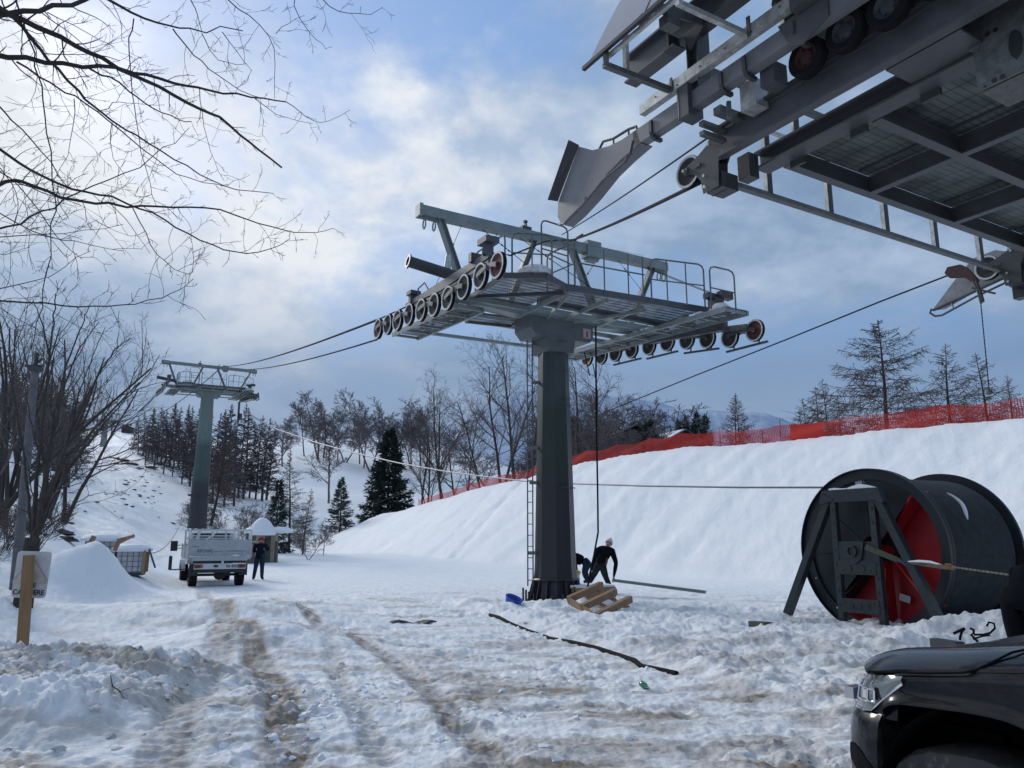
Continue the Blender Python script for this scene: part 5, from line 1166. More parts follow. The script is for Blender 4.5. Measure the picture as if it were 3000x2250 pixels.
# man standing by the truck, back to us
def man_by_truck():
    g = atz(558, 1259, -.1); x, y = g[0], g[1]; z = gz(x, y); f = np.array([-.25, .97, 0]); s = np.array([.97, .25, 0]); B_ = np.array([x, y, z])
    P_ = lambda a, b, c: B_+s*a+f*b+ZV*c
    def ex(root):
        mb = MB(navy); mb.lathe(P_(0, 0, .86), ZV, [(.17,.0),(.19,.12),(.17,.32),(.16,.4)], 16); mb.build('jacket_skirt', root, smooth=True)
        mb = MB(wool); mb.bar(P_(-.17, -.10, 1.38), P_(-.15, -.15, 1.22), .01, .03); mb.bar(P_(.16, -.10, 1.40), P_(.15, -.14, 1.24), .01, .03); mb.build('reflective_tab', root)
        mb = MB(redt); mb.lathe(P_(0, 0, 1.50), ZV, [(.085,-.04),(.10,.0),(.085,.05)], 14); mb.build('scarf', root, smooth=True)
    person('person in navy jacket and jeans standing with hands up beside the truck', dict(pel=P_(0,0,.95), chest=P_(0,.0,1.28), neck=P_(0,.02,1.50), head=P_(.0,.05,1.62), face=f*.8+s*.3,
        shl=P_(-.19,.0,1.42), shr=P_(.19,.0,1.42), ell=P_(-.27,.06,1.16), elr=P_(.33,.12,1.22), hal=P_(-.08,.30,1.22), har=P_(.16,.34,1.40), hpl=P_(-.10,0,.90), hpr=P_(.10,0,.90), knl=P_(-.15,.03,.49), knr=P_(.11,.04,.49), anl=P_(-.20,-.02,.09), anr=P_(.13,-.03,.09), tol=P_(-.23,.15,.04), tor=P_(.18,.14,.04)), [navy, jeans, skin, boots], (x, y, z), 'cap', redt, extra=ex)
man_by_truck()
# worker stepping down, bent over the steel bar
def worker():
    d = 24.6
    q = lambda px, py, dd=0: at(px, py, d+dd)
    def ex(root):
        mb = MB(redt); mb.tube([q(1311,1205,-.16), q(1309,1222,-.17)], .025, 6); mb.build('red_trim', root)
    L0 = q(1322,1276); base = (float(L0[0]), float(L0[1]), gz(L0[0], L0[1]))
    person('person in black with white bobble hat bending over the long steel bar', dict(pel=q(1296,1222), chest=q(1303,1197,.10), neck=q(1312,1181,.18), head=q(1315,1174,.26), face=np.array([.25,.75,-.55]),
        shl=q(1291,1188,.05), shr=q(1322,1190,.05), ell=q(1283,1212,.30), elr=q(1331,1216,.05), hal=q(1276,1233,.35), har=q(1326,1246,.10), hpl=q(1290,1226), hpr=q(1302,1226), knl=q(1281,1245,.3), knr=q(1309,1248,-.05), anl=q(1271,1262,.0), anr=q(1319,1270,0), tol=q(1277,1265,.18), tor=q(1323,1274,.10)), [blk, graycl, skin, boots], base, 'bobble', wool, extra=ex)
worker()
def worker2():
    d = 25.4; q = lambda px, py, dd=0: at(px, py, d+dd)
    b = q(1262,1256); base = (float(b[0]), float(b[1]), gz(b[0], b[1]))
    person('person in black jacket crouched over, half hidden by the near pylon', dict(pel=q(1268,1216), chest=q(1249,1206), neck=q(1236,1212), head=q(1229,1220), face=np.array([-.7,.1,-.7]),
        shl=q(1240,1200,-.15), shr=q(1240,1204,.2), ell=q(1243,1226,-.2), elr=q(1242,1228,.25), hal=q(1247,1243,-.15), har=q(1248,1243,.15), hpl=q(1268,1218,-.1), hpr=q(1269,1218,.12), knl=q(1261,1236,-.12), knr=q(1264,1236,.15), anl=q(1268,1254,-.1), anr=q(1272,1255,.12), tol=q(1260,1258,-.1), tor=q(1264,1258,.12)), [blk, jeans, skin, boots], base, 'cap', blk)
worker2()
# helper at the right frame edge
def worker3():
    d = 9.9; b = at(2226, 1440, d); x, y = b[0], b[1]; z = gz(x, y); B_ = np.array([x, y, z]); f = np.array([.80,.60,0]); s = np.array([.60,-.80,0]); P_ = lambda a, b_, c: B_+s*a+f*b_+ZV*c
    person('person in black clothes bending away at the right edge of the picture', dict(pel=P_(0,0,.90), chest=P_(0,.34,1.08), neck=P_(0,.56,1.12), head=P_(.0,.68,1.10), face=np.array([.5,.4,-.7]), shl=P_(-.19,.46,1.10), shr=P_(.19,.46,1.10), ell=P_(-.26,.55,.85), elr=P_(.26,.55,.85), hal=P_(-.2,.72,.66), har=P_(.2,.72,.66), hpl=P_(-.10,0,.86), hpr=P_(.10,0,.86), knl=P_(-.14,.12,.47), knr=P_(.14,.05,.47), anl=P_(-.15,0,.08), anr=P_(.16,-.05,.08), tol=P_(-.17,.16,.04), tor=P_(.18,.12,.04)), [blk, blk, skin, boots], (x, y, z), 'cap', blk)
worker3()

# ------------------------------------------------------------------ sign
def sign():
    b = at(55, 1372, 11.6); x, y = b[0], b[1]; z = gz(x, y)
    root = thing('site_sign', 'pale rounded sign panel fixed behind a brown wooden post', 'sign', (x, y, z-.2))
    t = at(63, 1199, 11.6); lo = np.array([x, y, z-.3])
    up = (t-np.array([x, y, b[2]])); 
    mb = MB(M['woodpost']); mb.bar(lo, t, .115, .07, (0,1,0)); mb.build('post', root)
    wx = np.array([.985, .05, -.03]); wx /= np.linalg.norm(wx); wz = np.array([.035, 0, 1.0]); wz /= np.linalg.norm(wz)
    c = at(68, 1241, 11.72); n_ = np.cross(wx, wz)
    def rr(w_, h_, rd, off): 
        pts = []
        for cx, cy, a0 in ((w_/2-rd, -h_/2+rd, -90), (w_/2-rd, h_/2-rd, 0), (-w_/2+rd, h_/2-rd, 90), (-w_/2+rd, -h_/2+rd, 180)):
            for k in range(5): a = R(a0+90*k/4); pts.append(c+off+wx*(cx+rd*math.cos(a))+wz*(cy+rd*math.sin(a)))
        return pts
    F_ = n_ if n_[1] < 0 else -n_
    mb = MB(M['plastic']); mb.prism(rr(.42, .57, .045, F_*0), -F_*.012); pn = mb.build('panel', root)
    g = mat('faded_grey_ink', (.32,.32,.34), .7); g2 = mat('faded_cream', (.50,.45,.38), .7); g3 = mat('faded_pink', (.52,.45,.43), .7)
    o = F_*.004
    mb = MB(g3); mb.prism([c+o+wx*.0+wz*.19, c+o+wx*-.20+wz*-.06, c+o+wx*.20+wz*-.06], F_*.001); mb.build('warning_triangle', pn)
    mb = MB(g); o = F_*.006; T_ = [c+o+wz*.20, c+o-wx*.21-wz*.07, c+o+wx*.21-wz*.07]
    mb.bar(T_[0], T_[1], .004, .012, wx); mb.bar(T_[0], T_[2], .004, .012, wx); mb.build('triangle_outline', pn)
    mb = MB(g2); o = F_*.005; mb.box(c+o-wz*.085, (.43, .002, .05), (wx, F_, wz)); mb.build('cream_band', pn)
    lettering('lettering', 'CANTIERE', .084, c-wx*.195-wz*.245+F_*.008, wx, wz, M['black'], pn, depth=.001, bold=.0015)
    lettering('lettering', 'AREA DI', .07, c-wx*.16-wz*.165+F_*.008, wx, wz, M['black'], pn, depth=.001, bold=.001) if False else lettering('lettering', 'E', .078, c+wx*.035-wz*.155+F_*.008, wx, wz, M['black'], pn, depth=.001, bold=.0015)
sign()

# ------------------------------------------------------------------ water tanks in cages
def tank(px, py, dist, rot, label, wf, hf, woodside):
    q = hit(px, py, dist-1.2, dist+12); x, y = q[0], q[1]; z = q[2]-.03; root = thing('water_tank', label, 'water tank', (x, y, z), 'caged water tanks beside the snow heap')
    S = np.array([math.cos(rot), math.sin(rot), 0]); F = np.array([-math.sin(rot), math.cos(rot), 0]); p = lambda a, b, c: np.array([x, y, z])+S*a+F*b+ZV*c
    mb = MB(M['plastic']); mb.box(p(0, 0, hf*.54), (wf-.06, wf-.06, hf*.92), (S, F, ZV)); mb.build('container', root)
    mb = MB(mat('cage_tube', (.10,.11,.13), .5, .3))
    for k in range(6):
        a = -wf/2+wf*k/5
        for fx in ((a, -wf/2), (a, wf/2)): mb.bar(p(fx[0], fx[1], .1), p(fx[0], fx[1], hf), .014, .014)
        for fx in ((-wf/2, a), (wf/2, a)): mb.bar(p(fx[0], fx[1], .1), p(fx[0], fx[1], hf), .014, .014)
    for k in range(5):
        zz = .12+(hf-.14)*k/4
        for s_ in (-1, 1): mb.bar(p(-wf/2, s_*wf/2, zz), p(wf/2, s_*wf/2, zz), .014, .014); mb.bar(p(s_*wf/2, -wf/2, zz), p(s_*wf/2, wf/2, zz), .014, .014)
    mb.build('cage', root)
    mb = MB(M['steel_dk']); mb.box(p(0, 0, .05), (wf, wf, .1), (S, F, ZV)); mb.build('base', root)
    mb = MB(M['snow']); mb.lathe(p(0, 0, hf), ZV, [(wf*.72,-.04),(wf*.74,.06),(wf*.60,.17),(wf*.35,.22),(.001,.24)], 20); mb.build('snow_cap', root, smooth=True)
    if woodside:
        for k in range(5): mb = MB(M['wood']); mb.bar(p(wf/2+.03, -wf/2+.1+k*.2, .1), p(wf/2+.03, -wf/2+.1+k*.2, hf), .10, .03, F); mb.build('board', root)
        for k in range(1): mb = MB(M['wood']); mb.bar(p(wf/2-.02-k*.14, -wf/2-.03, .05), p(wf/2-.02-k*.14, -wf/2-.03, hf), .02, .10, S); mb.build('board', root)
tank(281, 1240, 26.3, R(20), 'nearer caged white water tank with wooden boards on its right side', .92, .86, True)
tank(216, 1222, 30.5, R(22), 'farther caged white water tank half hidden by the snow heap', 1.0, .95, False)
def plank(label, pts, dist, w_=.14, snowtop=False):
    a, b = at(*pts[0], dist), at(*pts[1], dist); mb = MB(M['wood']); mb.bar(a, b, .05, w_); tag(mb.build('plank'), label, 'plank', 'planks on the water tanks')
plank('upper plank of the pair sticking up between the tanks', ((353//1.0, 1155), (393, 1151)), 27.0, .05) if False else None
plank('short flat plank, topmost of the pair between the tanks', ((252, 1168), (290, 1158)), 27.2, .10)
plank('long slanting plank rising from the nearer tank', ((250, 1176), (291, 1156)), 27.0, .09)
plank('steep short plank leaning on the nearer tank', ((247, 1190), (256, 1172)), 26.9, .13)
plank('tilted plank wedge on the farther tank', ((192, 1178), (204, 1158)), 30.4, .16)
tag((lambda m_: (m_.tube([at(322, 1186, 26.5), at(335, 1226, 26.2)], .03, 6), m_.build('steel_pipe'))[1])(MB(M['steel_dk'])), 'dark pipe leaning beside the nearer water tank', 'pipe')

# ------------------------------------------------------------------ pole on the left
def pole():
    q = at(42, 1200, 19.5); x, y = q[0], q[1]; z = gz(x, y); t = at(69, 800, 19.5)
    root = thing('utility_pole', 'grey concrete pole with a bracket on top at the left edge', 'pole', (x, y, z))
    mb = MB(M['concrete']); mb.tube([(x, y, z-.4), (x+(t[0]-x)*.5, y, (z+t[2])/2), (t[0], y, t[2])], [.105, .09, .075], 16); mb.build('shaft', root, smooth=True)
    mb = MB(M['steel_dk']); T_ = np.array([t[0], y, t[2]]); mb.tube([T_, T_+ZV*.42], .045, 8); mb.bar(T_+ZV*.12-[.22,0,0], T_+ZV*.12+[.16,0,0], .05, .05); mb.box(T_+ZV*.05, (.22,.2,.1)); mb.tube([T_+ZV*.2+[.05,0,0], T_+ZV*.3+[.14,0,0]], .03, 6); mb.build('bracket', root)
pole()
def wires():
    a = at(60, 803, 19.5)
    for (p1, d1, p0, d0, lb) in (((270, 905), 40, (-60, 905), 16, 'thin overhead wire passing the concrete pole'), ((250, 975), 45, (-60, 985), 15, 'lowest thin wire sagging across the left trees'), ((180, 880), 40, (-60, 845), 16, 'thin wire above the left bushes')):
        rope('overhead_wire', sag(at(*p0, d0), at(*p1, d1), .4), .010, M['cable'], lb, 'wire', 4)
wires()

# ------------------------------------------------------------------ things lying around the near pylon
def pallet():
    root = thing('wooden_pallet', 'wooden pallet tipped against the foot of the near pylon', 'pallet', tuple(at(1300, 1335, 17.9)))
    A_, B_, C_ = at(1233, 1296, 18.5), at(1297, 1334, 17.0), at(1358, 1303, 17.8)
    ex = (B_-A_); Lx = np.linalg.norm(ex); ex /= Lx; ey = C_-B_; Ly = np.linalg.norm(ey); ey /= Ly; n_ = np.cross(ex, ey); n_ /= np.linalg.norm(n_); n_ = n_ if n_[2] > 0 else -n_
    for k in range(3):
        s_ = [0.03, .50, .97][k]; mb = MB(M['wood']); a = A_+ex*Lx*s_-ey*.10+ZV*.05; mb.bar(a, a+ey*Ly*1.2, .12, .14, n_); mb.build('bearer', root)
    for s_ in (.06, .55, .95): mb = MB(M['wood']); a = A_+ey*Ly*s_-n_*.072; mb.bar(a, a+ex*Lx*1.0, .10, .024, n_); mb.build('slat', root)
    mb = MB(M['wood']); a = A_-ex*.06-ey*.06; mb.bar(a, a+ex*Lx*1.08, .03, .16, n_); mb.build('slat', root)
pallet()
def crate():
    q = at(1272, 1276, 21.2); x, y = q[0], q[1]; z = gz(x, y)
    root = thing('wooden_crate', 'low wooden crate with snow on top behind the tipped pallet', 'crate', (x, y, z))
    rot = R(8); S = np.array([math.cos(rot), math.sin(rot), 0]); F = np.array([-math.sin(rot), math.cos(rot), 0])
    for k in range(3): mb = MB(M['wood']); mb.box(np.array([x, y, z+.08+k*.14])-F*.5, (1.15, .03, .125), (S, F, ZV)); mb.build('side_board', root)
    for k in range(3): mb = MB(M['wood']); mb.box(np.array([x, y, z+.08+k*.14])+S*.58, (.03, 1.0, .125), (S, F, ZV)); mb.build('side_board', root)
    mb = MB(M['wood']); mb.box(np.array([x, y, z+.2]), (1.1, .95, .36), (S, F, ZV)); mb.build('core', root)
    mb = MB(M['snow']); mb.prism([np.array([x, y, z+.40])+S*a+F*b for a, b in ((-.6,-.5),(-.2,-.54),(.3,-.5),(.58,-.46),(.55,.4),(0,.5),(-.55,.45))], ZV*.07); mb.build('snow_cover', root)
crate()
def tool():
    a = at(1243, 1232, 23.6); root = thing('marker_barrel', 'small yellow-topped canister beside the crouched worker', 'canister', tuple(at(1247, 1252, 23.6)))
    mb = MB(mat('yellow_plastic', (.42,.36,.05), .5)); mb.lathe(at(1246, 1237, 23.6), ZV, [(.001,-.06),(.10,-.05),(.12,0),(.10,.05),(.05,.07),(.001,.08)], 14); mb.build('lid', root)
    mb = MB(M['galv']); mb.lathe(at(1246, 1248, 23.6), ZV, [(.001,-.13),(.09,-.13),(.09,.10),(.001,.10)], 14); mb.build('drum', root)
tool()
def tub():
    c = at(1108, 1309, 18.9); root_m = MB(mat('blue_plastic', (.015,.06,.42), .4, 0, .15, 4, (.3,.33,.4), .3)); n_ = np.array([.35,-.25,.9]); n_ /= np.linalg.norm(n_)
    root_m.lathe(c+ZV*.10, n_, [(.001,-.10),(.16,-.10),(.20,.07),(.215,.075),(.215,.10),(.185,.10),(.15,-.06),(.001,-.06)], 24)
    tag(root_m.build('plastic_tub', smooth=True), 'bright blue plastic tub half sunk in snow left of the near pylon', 'tub')
tub()
def beam_piece(name, label, a, b, w_, h_, m_, cat):
    mb = MB(m_); mb.bar(a, b, w_, h_); return tag(mb.build(name), label, cat)
beam_piece('steel_bar', 'long grey steel bar lying on the snow right of the worker', at(1329, 1254, 24.4), at(1523, 1279, 22.6), .10, .08, mat('bar_steel', (.16,.19,.18), .5, .3), 'bar')
beam_piece('steel_block', 'short black box section lying left of the reel stand', at(1625, 1351, 15.4), at(1661, 1354, 15.0), .16, .16, M['steel_dk'], 'steel section')
beam_piece('steel_offcut', 'dark steel offcut on the snow between reel and black car', at(2018, 1388, 11.6), at(2075, 1397, 11.2), .12, .11, M['steel_dk'], 'steel section')
hp = [gp(x_, y_) for x_, y_ in ((1058,1332),(1078,1339),(1100,1346),(1140,1361),(1190,1377),(1240,1391),(1290,1405),(1340,1420),(1372,1432),(1385,1441),(1420,1449),(1462,1460))]
mb = MB(M['rubber']); mb.tube([(x_, y_, gz(x_, y_)+.012+.012*math.sin(i*1.7)) for i, (x_, y_) in enumerate(hp)], .034, 8); tag(mb.build('black_hose', smooth=True), 'black hose lying half buried along the edge of the rough snow', 'hose')
def branches_on_snow():
    rnd = random.Random(8)
    for (px, py, s_, lb) in ((262, 2117/SC*0+1560, .0, ''),):
        pass
    spots = [((235,1565),(262,1572),.25,'forked twig standing in the snow at the lower left'),((735,1385),(790,1392),.3,'thin dark twig lying between the wheel tracks'),((640,1350),(690,1356),.3,'small twigs scattered beside the left wheel track')]
    for (p0, p1, h_, lb) in spots:
        a = gp(*p0); b = gp(*p1); A_ = np.array([a[0], a[1], gz(*a)+.01]); B_ = np.array([b[0], b[1], gz(*b)+.015]); mb = MB(M['bark'])
        mb.tube([A_+ZV*.0, (A_+B_)/2+[0,.02,.01], B_], [.006,.005,.003], 5); mb.tube([A_, A_+ZV*.10+[-.03,0,0]], [.006,.003], 5); mb.tube([(A_+B_)/2, (A_+B_)/2+[.08,.08,.03]], [.004,.002], 5)
        tag(mb.build('fallen_twig'), lb, 'twig', 'twigs lying on the snow')
branches_on_snow()
def board():
    a = gp(845, 1350); b = gp(940, 1343); A_ = np.array([a[0], a[1], gz(*a)+.0]); B_ = np.array([b[0], b[1], gz(*b)+.0])
    mb = MB(mat('wet_board', (.09,.075,.065), .8, 0, .3, 8, (.5,.5,.5), .5)); n = 12; pts = [A_+(B_-A_)*t+ZV*(.035*math.sin(t*9)-.01) for t in np.linspace(0, 1, n)]
    for p_, q_ in zip(pts[:-1], pts[1:]): mb.bar(p_, q_, .22+.14*math.sin(p_[0]*9), .04)
    tag(mb.build('buried_board'), 'dark weathered board showing through the snow left of the near pylon', 'board')
board()
for (p0, p1, lb) in (((1155,1336),(1185,1340),'brown plank end under the snow before the pylon foot, left one'), ((1200,1333),(1238,1340),'brown plank end under the snow before the pylon foot, right one')):
    a, b = at(*p0, 18.0), at(*p1, 18.0); mb = MB(M['wood']); mb.bar(a, b, .12, .05); tag(mb.build('plank_end'), lb, 'plank')
def bottle():
    a = gp(1386, 1487); b = gp(1400, 1493); A_ = np.array([a[0], a[1], gz(*a)+.03]); B_ = np.array([b[0], b[1], gz(*b)+.03]); d = B_-A_; L_ = np.linalg.norm(d)
    m, nt, P = nodes('green_glass'); P.inputs['Base Color'].default_value = (.02,.22,.12,1); P.inputs['Roughness'].default_value = .15; P.inputs['Transmission Weight'].default_value = .3
    mb = MB(m); mb.lathe(A_, d/L_, [(.001,0),(.032,.0),(.034,.02),(.034,L_*.55),(.014,L_*.72),(.013,L_),(.001,L_)], 14); tag(mb.build('glass_bottle', smooth=True), 'small green bottle lying on the dirty snow', 'bottle')
bottle()
def cords():
    mb = MB(M['rubber']); q = lambda px, py: at(px, py, 12.4)+ZV*.03
    mb.tube([q(2085,1362), q(2078,1370), q(2075,1380), q(2074,1388)], .018, 6); mb.tube([q(2060,1374), q(2072,1368), q(2085,1362)], .02, 6)
    mb.tube([q(2096,1362), q(2104,1366), q(2104,1374), q(2098,1376), q(2106,1384), q(2113,1392)], .018, 6); mb.tube([q(2104,1376), q(2125,1376), q(2140,1372), q(2150,1362), q(2148,1352), q(2137,1349), q(2132,1358)], .015, 6); mb.tube([q(2102,1386), q(2120,1380), q(2140,1377)], .012, 6)
    tag(mb.build('black_straps', smooth=True), 'tangle of black straps lying on the snow below the reel', 'straps')
cords()
# ------------------------------------------------------------------ stone gate kiosk beyond the truck
def kiosk():
    q = at(583, 1195, 48.0); x, y = q[0], q[1]; z = gz(x, y); root = thing('stone_shelter', 'small beige stone shelter with thick snow roof behind the truck', 'shelter', (x, y, z))
    st = mat('beige_stone', (.30,.25,.19), .85, 0, .25, 5, (.15,.13,.1), .4, .4, 14); st2 = mat('mossy_stone', (.10,.10,.08), .9, 0, .35, 5)
    for (px0, px1, t0, dd) in ((547,567,1149,0), (581,596,1150,.5)):
        a = at(px0, 1205, 48+dd); b = at(px1, 1205, 48+dd); zt = at(px0, t0, 48+dd)[2]; c = (a+b)/2; mb = MB(st); mb.box((c[0], c[1]+.2, (z+zt)/2), (abs(b[0]-a[0])*.62, .6, zt-z)); mb.build('pillar', root)
    a = at(530, 1200, 48.5); b = at(547, 1200, 48.5); zt = at(540, 1152, 48.5)[2]; mb = MB(st2); mb.box(((a[0]+b[0])/2+.2, a[1], (z+zt)/2), (.7, .6, zt-z)); mb.build('pillar', root)
    a = at(547, 1200, 48.6); b = at(600, 1200, 48.6); mb = MB(st2); mb.box(((a[0]+b[0])/2, a[1]+.3, z+.5), (b[0]-a[0], .3, 1.5)); mb.build('back_wall', root)
    c = at(566, 1151, 48.4); mb = MB(M['snow']); mb.lathe(c, ZV, [(.001,-.16),(.74,-.14),(.80,.0),(.66,.32),(.42,.66),(.2,.84),(.001,.9)], 20)
    c = at(606, 1149, 49); mb.lathe(c, ZV, [(.001,-.1),(.68,-.05),(.72,.06),(.5,.26),(.001,.3)], 16); c = at(546, 1150, 48.6); mb.lathe(c, ZV, [(.001,-.1),(.5,-.05),(.5,.1),(.3,.26),(.001,.3)], 16); mb.build('snow_roof', root, smooth=True)
kiosk()
# ------------------------------------------------------------------ black off-road car beside the photographer
def suv():
    P0 = np.array([1.80, 3.65, 0.0]); F = DV; S = CV; Wd = 1.88
    root = thing('parked_car', 'black off-road car in the lower right corner, headlamp and bonnet showing', 'car', tuple(P0+S*.94-F*1.5))
    def p(s_, f_, z): return P0+S*s_+F*f_+ZV*z
    pm, nt, P = nodes('black_car_paint'); L = nt.links.new
    tc = N(nt, 'ShaderNodeTexCoord'); n = N(nt, 'ShaderNodeTexNoise', i_Scale=4, i_Detail=8, i_Roughness=.7); L(tc.outputs['Object'], n.inputs['Vector'])
    mp = N(nt, 'ShaderNodeMapping'); mp.inputs['Rotation'].default_value = (0, 0, -AZ); mp.inputs['Scale'].default_value = (14, 1.6, 14); L(tc.outputs['Object'], mp.inputs['Vector'])
    n2 = N(nt, 'ShaderNodeTexNoise', i_Scale=1.6, i_Detail=9, i_Roughness=.75); L(mp.outputs[0], n2.inputs['Vector'])
    L(mix(nt, ramp(nt, n2.outputs['Fac'], [(.50, (0,)*3), (.75, (.20,)*3)]), (.004,.005,.007), (.075,.078,.075)), P.inputs['Base Color'])
    P.inputs['Coat Weight'].default_value = .40; P.inputs['Coat Roughness'].default_value = .05; P.inputs['Specular IOR Level'].default_value = .12
    L(ramp(nt, n.outputs['Fac'], [(.4, (.18,)*3), (.7, (.40,)*3)]), P.inputs['Roughness'])
    lin = mat('wheel_liner', (.007,.007,.008), .95, spec=.1); glass = mat('tinted_glass', (.01,.012,.014), .08, 0, .1, 3)
    # plan outline of the nose: side then rounded corner then front, as (s, f, normal_s, normal_f)
    half = [(0,-.40),(0,-.25),(0,-.10),(0,.0),(.002,.08),(.012,.16),(.032,.24),(.065,.31),(.115,.375),(.19,.435),(.30,.485),(.45,.525),(.62,.55),(.80,.562),(.94,.565)]
    fine = []
    for (a, b) in zip(half[:-1], half[1:]):
        for k in range(3): fine.append((a[0]+(b[0]-a[0])*k/3, a[1]+(b[1]-a[1])*k/3))
    fine.append(half[-1]); full = fine+[(Wd-s_, f_) for s_, f_ in reversed(fine[:-1])]
    nrm = []
    for i in range(len(full)):
        a, b = full[max(0, i-1)], full[min(len(full)-1, i+1)]; t = np.array([b[0]-a[0], b[1]-a[1]]); t /= np.linalg.norm(t)+1e-9; nrm.append((-t[1], t[0]))
    def offz(z): return float(np.interp(z, [.25,.40,.55,.70,.78,.81,.86,1.02], [.03,.055,.060,.048,.030,.006,.0,.0]))
    def skin_pt(i, z, off=0):
        s_, f_ = full[i]; o = offz(z)+off; k = min(1, max(0, (f_+.05)/.2)) if i < len(full)/2 else 1
        o = o*k+off*(1-k); lean = -.05*max(0, (z-.80)/.2)*min(1, max(0, (f_-.1)/.3)); return p(s_+nrm[i][0]*(o+lean), f_+nrm[i][1]*(o+lean), z)
    def seam(f_): return float(np.interp(f_, [-3, -1.2, -.5, -.22, -.07, .09, .24, .4, .6], [1.16, 1.12, 1.085, 1.052, 1.03, 1.012, .995, .965, .93]))
    def arch(f_):
        return float(np.interp(f_, [-.80,-.76,-.70,-.60,-.48,-.40,-.33,-.23,-.1,.04,.10,.13,.165,.185,.19], [.30,.48,.66,.80,.875,.895,.90,.90,.893,.885,.875,.865,.84,.76,.30]))
    # wings
    for sg in (0, 1):
        mb = MB(pm); secs = []
        for f_ in np.concatenate([np.linspace(-1.3, .12, 66), np.linspace(.13, .24, 14)]):
            zl = arch(f_) if -.80 < f_ < .19 else (.32 if f_ < 0 else .79); zt = seam(f_)
            sf = float(np.interp(f_, [h[1] for h in half[:9]], [h[0] for h in half[:9]])); row = []
            for t in np.linspace(0, 1, 14):
                z = zl+(zt-zl)*t; k = (z-zl); bul = -.022*math.sin(min(1, max(0, (zt-z)/.30))*math.pi*.5) if f_ < .1 else -.022*math.sin(min(1, max(0, (zt-z)/.30))*math.pi*.5)*max(0, (.24-f_)/.14)
                lip = -.022*math.exp(-(k/.035)**2)*(1 if -.80 < f_ < .17 else 0)+ .02*math.exp(-((t-1)/.12)**2)
                s_ = sf+bul+lip; row.append(p(s_ if sg == 0 else Wd-s_, f_, z))
            secs.append(row)
        loft(mb, secs); mb.build('wing', root, smooth=True)
    # bumper skin wrapping the nose
    mb = MB(pm); i0 = min(i for i in range(len(full)) if full[i][1] > .185); secs = []
    for i in range(i0, len(full)-i0): secs.append([skin_pt(i, z) for z in np.linspace(.26, .815, 16)])
    loft(mb, secs); mb.build('bumper', root, smooth=True)
    mb = MB(lin); ii = [i for i in range(i0, len(full)//2) if .20 < full[i][1] < .42]
    lo = [skin_pt(i, .50+.10*(k/len(ii)), .004) for k, i in enumerate(ii)]; hi = [skin_pt(i, .56+.09*math.sin((k+1)/len(ii)*2.4), .004) for k, i in enumerate(ii)]
    mb.add(lo+hi, [(k, k+1, len(ii)+k+1, len(ii)+k) for k in range(len(ii)-1)]); mb.build('fog_lamp_recess', root)
    # bonnet
    mb = MB(pm); secs = []
    def fe(s_): s_ = min(s_, Wd-s_); return .235+.31*(1-math.exp(-s_/.30))
    for u in np.linspace(0, 1, 36):
        row = []
        for s_ in np.concatenate([np.linspace(0, .30, 14), np.linspace(.34, Wd-.34, 12), np.linspace(Wd-.30, 0+Wd, 14)]):
            f_ = -1.3+(fe(s_)+1.3)*u; sm = min(s_, Wd-s_); crown = .088*(1-(1-min(1, sm/.34))**2.2)-.018*sst(sm, .36, .60); roll = math.exp(-(fe(s_)-f_)/.07)
            z = seam(f_)+crown*(1-.30*roll)-.016*roll; row.append(p(s_+(.018 if s_ < .5 else -.018)*(1 if sm < .001 else 0), f_, z+.002))
        secs.append(row)
    loft(mb, secs); mb.build('bonnet', root, smooth=True)
    mb = MB(lin); mb.tube([p(.004, f_, seam(f_)+.001) for f_ in np.linspace(.235, -.22, 14)]+[p(.02,-.27,1.068+.004), p(.06,-.31,1.10), p(.14,-.36,1.143), p(.24,-.42,1.165), p(.34,-.47,1.185)], .0055, 6); mb.build('shut_line', root)
    # front band: grille and lamps
    ch = mat('chrome', (.75,.76,.78), .10, 1, .05, 4); gi = [i for i in range(len(full)) if full[i][1] > .47]
    mb = MB(lin); loft(mb, [[skin_pt(i, z, -.004) for z in (.80, .88, .97)] for i in gi]); mb.build('grille', root)
    mb = MB(ch)
    for z in (.83, .89, .95): mb.tube([skin_pt(i, z, .008) for i in gi], .012, 6)
    mb.box(skin_pt(gi[0]-4, .865, .03), (.10, .05, .055), (S, F, ZV)); mb.build('grille_bars', root)
    mb = MB(pm); ai = [i for i in range(i0-3, len(full)-i0+3)]; loft(mb, [[skin_pt(i, z, -.010) for z in (.80, .86, .92, min(.985, seam(full[i][1])))] for i in ai]); mb.build('front_panel', root, smooth=True)
    gl, nt, P = nodes('lamp_lens'); P.inputs['Base Color'].default_value = (.30,.34,.34,1); P.inputs['Roughness'].default_value = .09; P.inputs['Transmission Weight'].default_value = .45; P.inputs['Metallic'].default_value = .2; P.inputs['Coat Weight'].default_value = 1; P.inputs['Coat Roughness'].default_value = .03
    for sg in (0, 1):
        lamp = bpy.data.objects.new('headlight', None); COL.objects.link(lamp); lamp.parent = root
        idx = [i for i in range(len(full)//2) if full[i][1] > .03 and full[i][0] < .34]; mir = (lambda i: i) if sg == 0 else (lambda i: len(full)-1-i)
        def zz_(f_): zt = seam(f_)-.014; zb = float(np.interp(f_, [.03,.10,.19,.24,.30,.50], [.985,.935,.870,.825,.812,.81])); return zb, zt
        mb = MB(gl); loft(mb, [[skin_pt(mir(i), zz_(full[i][1])[0]+(zz_(full[i][1])[1]-zz_(full[i][1])[0])*t, .010+.012*math.sin(t*math.pi)) for t in np.linspace(0, 1, 8)] for i in idx]); mb.build('lens', lamp, smooth=True)
        mb = MB(ch); mb.tube([skin_pt(mir(i), zz_(full[i][1])[0], .014) for i in idx], .006, 6)
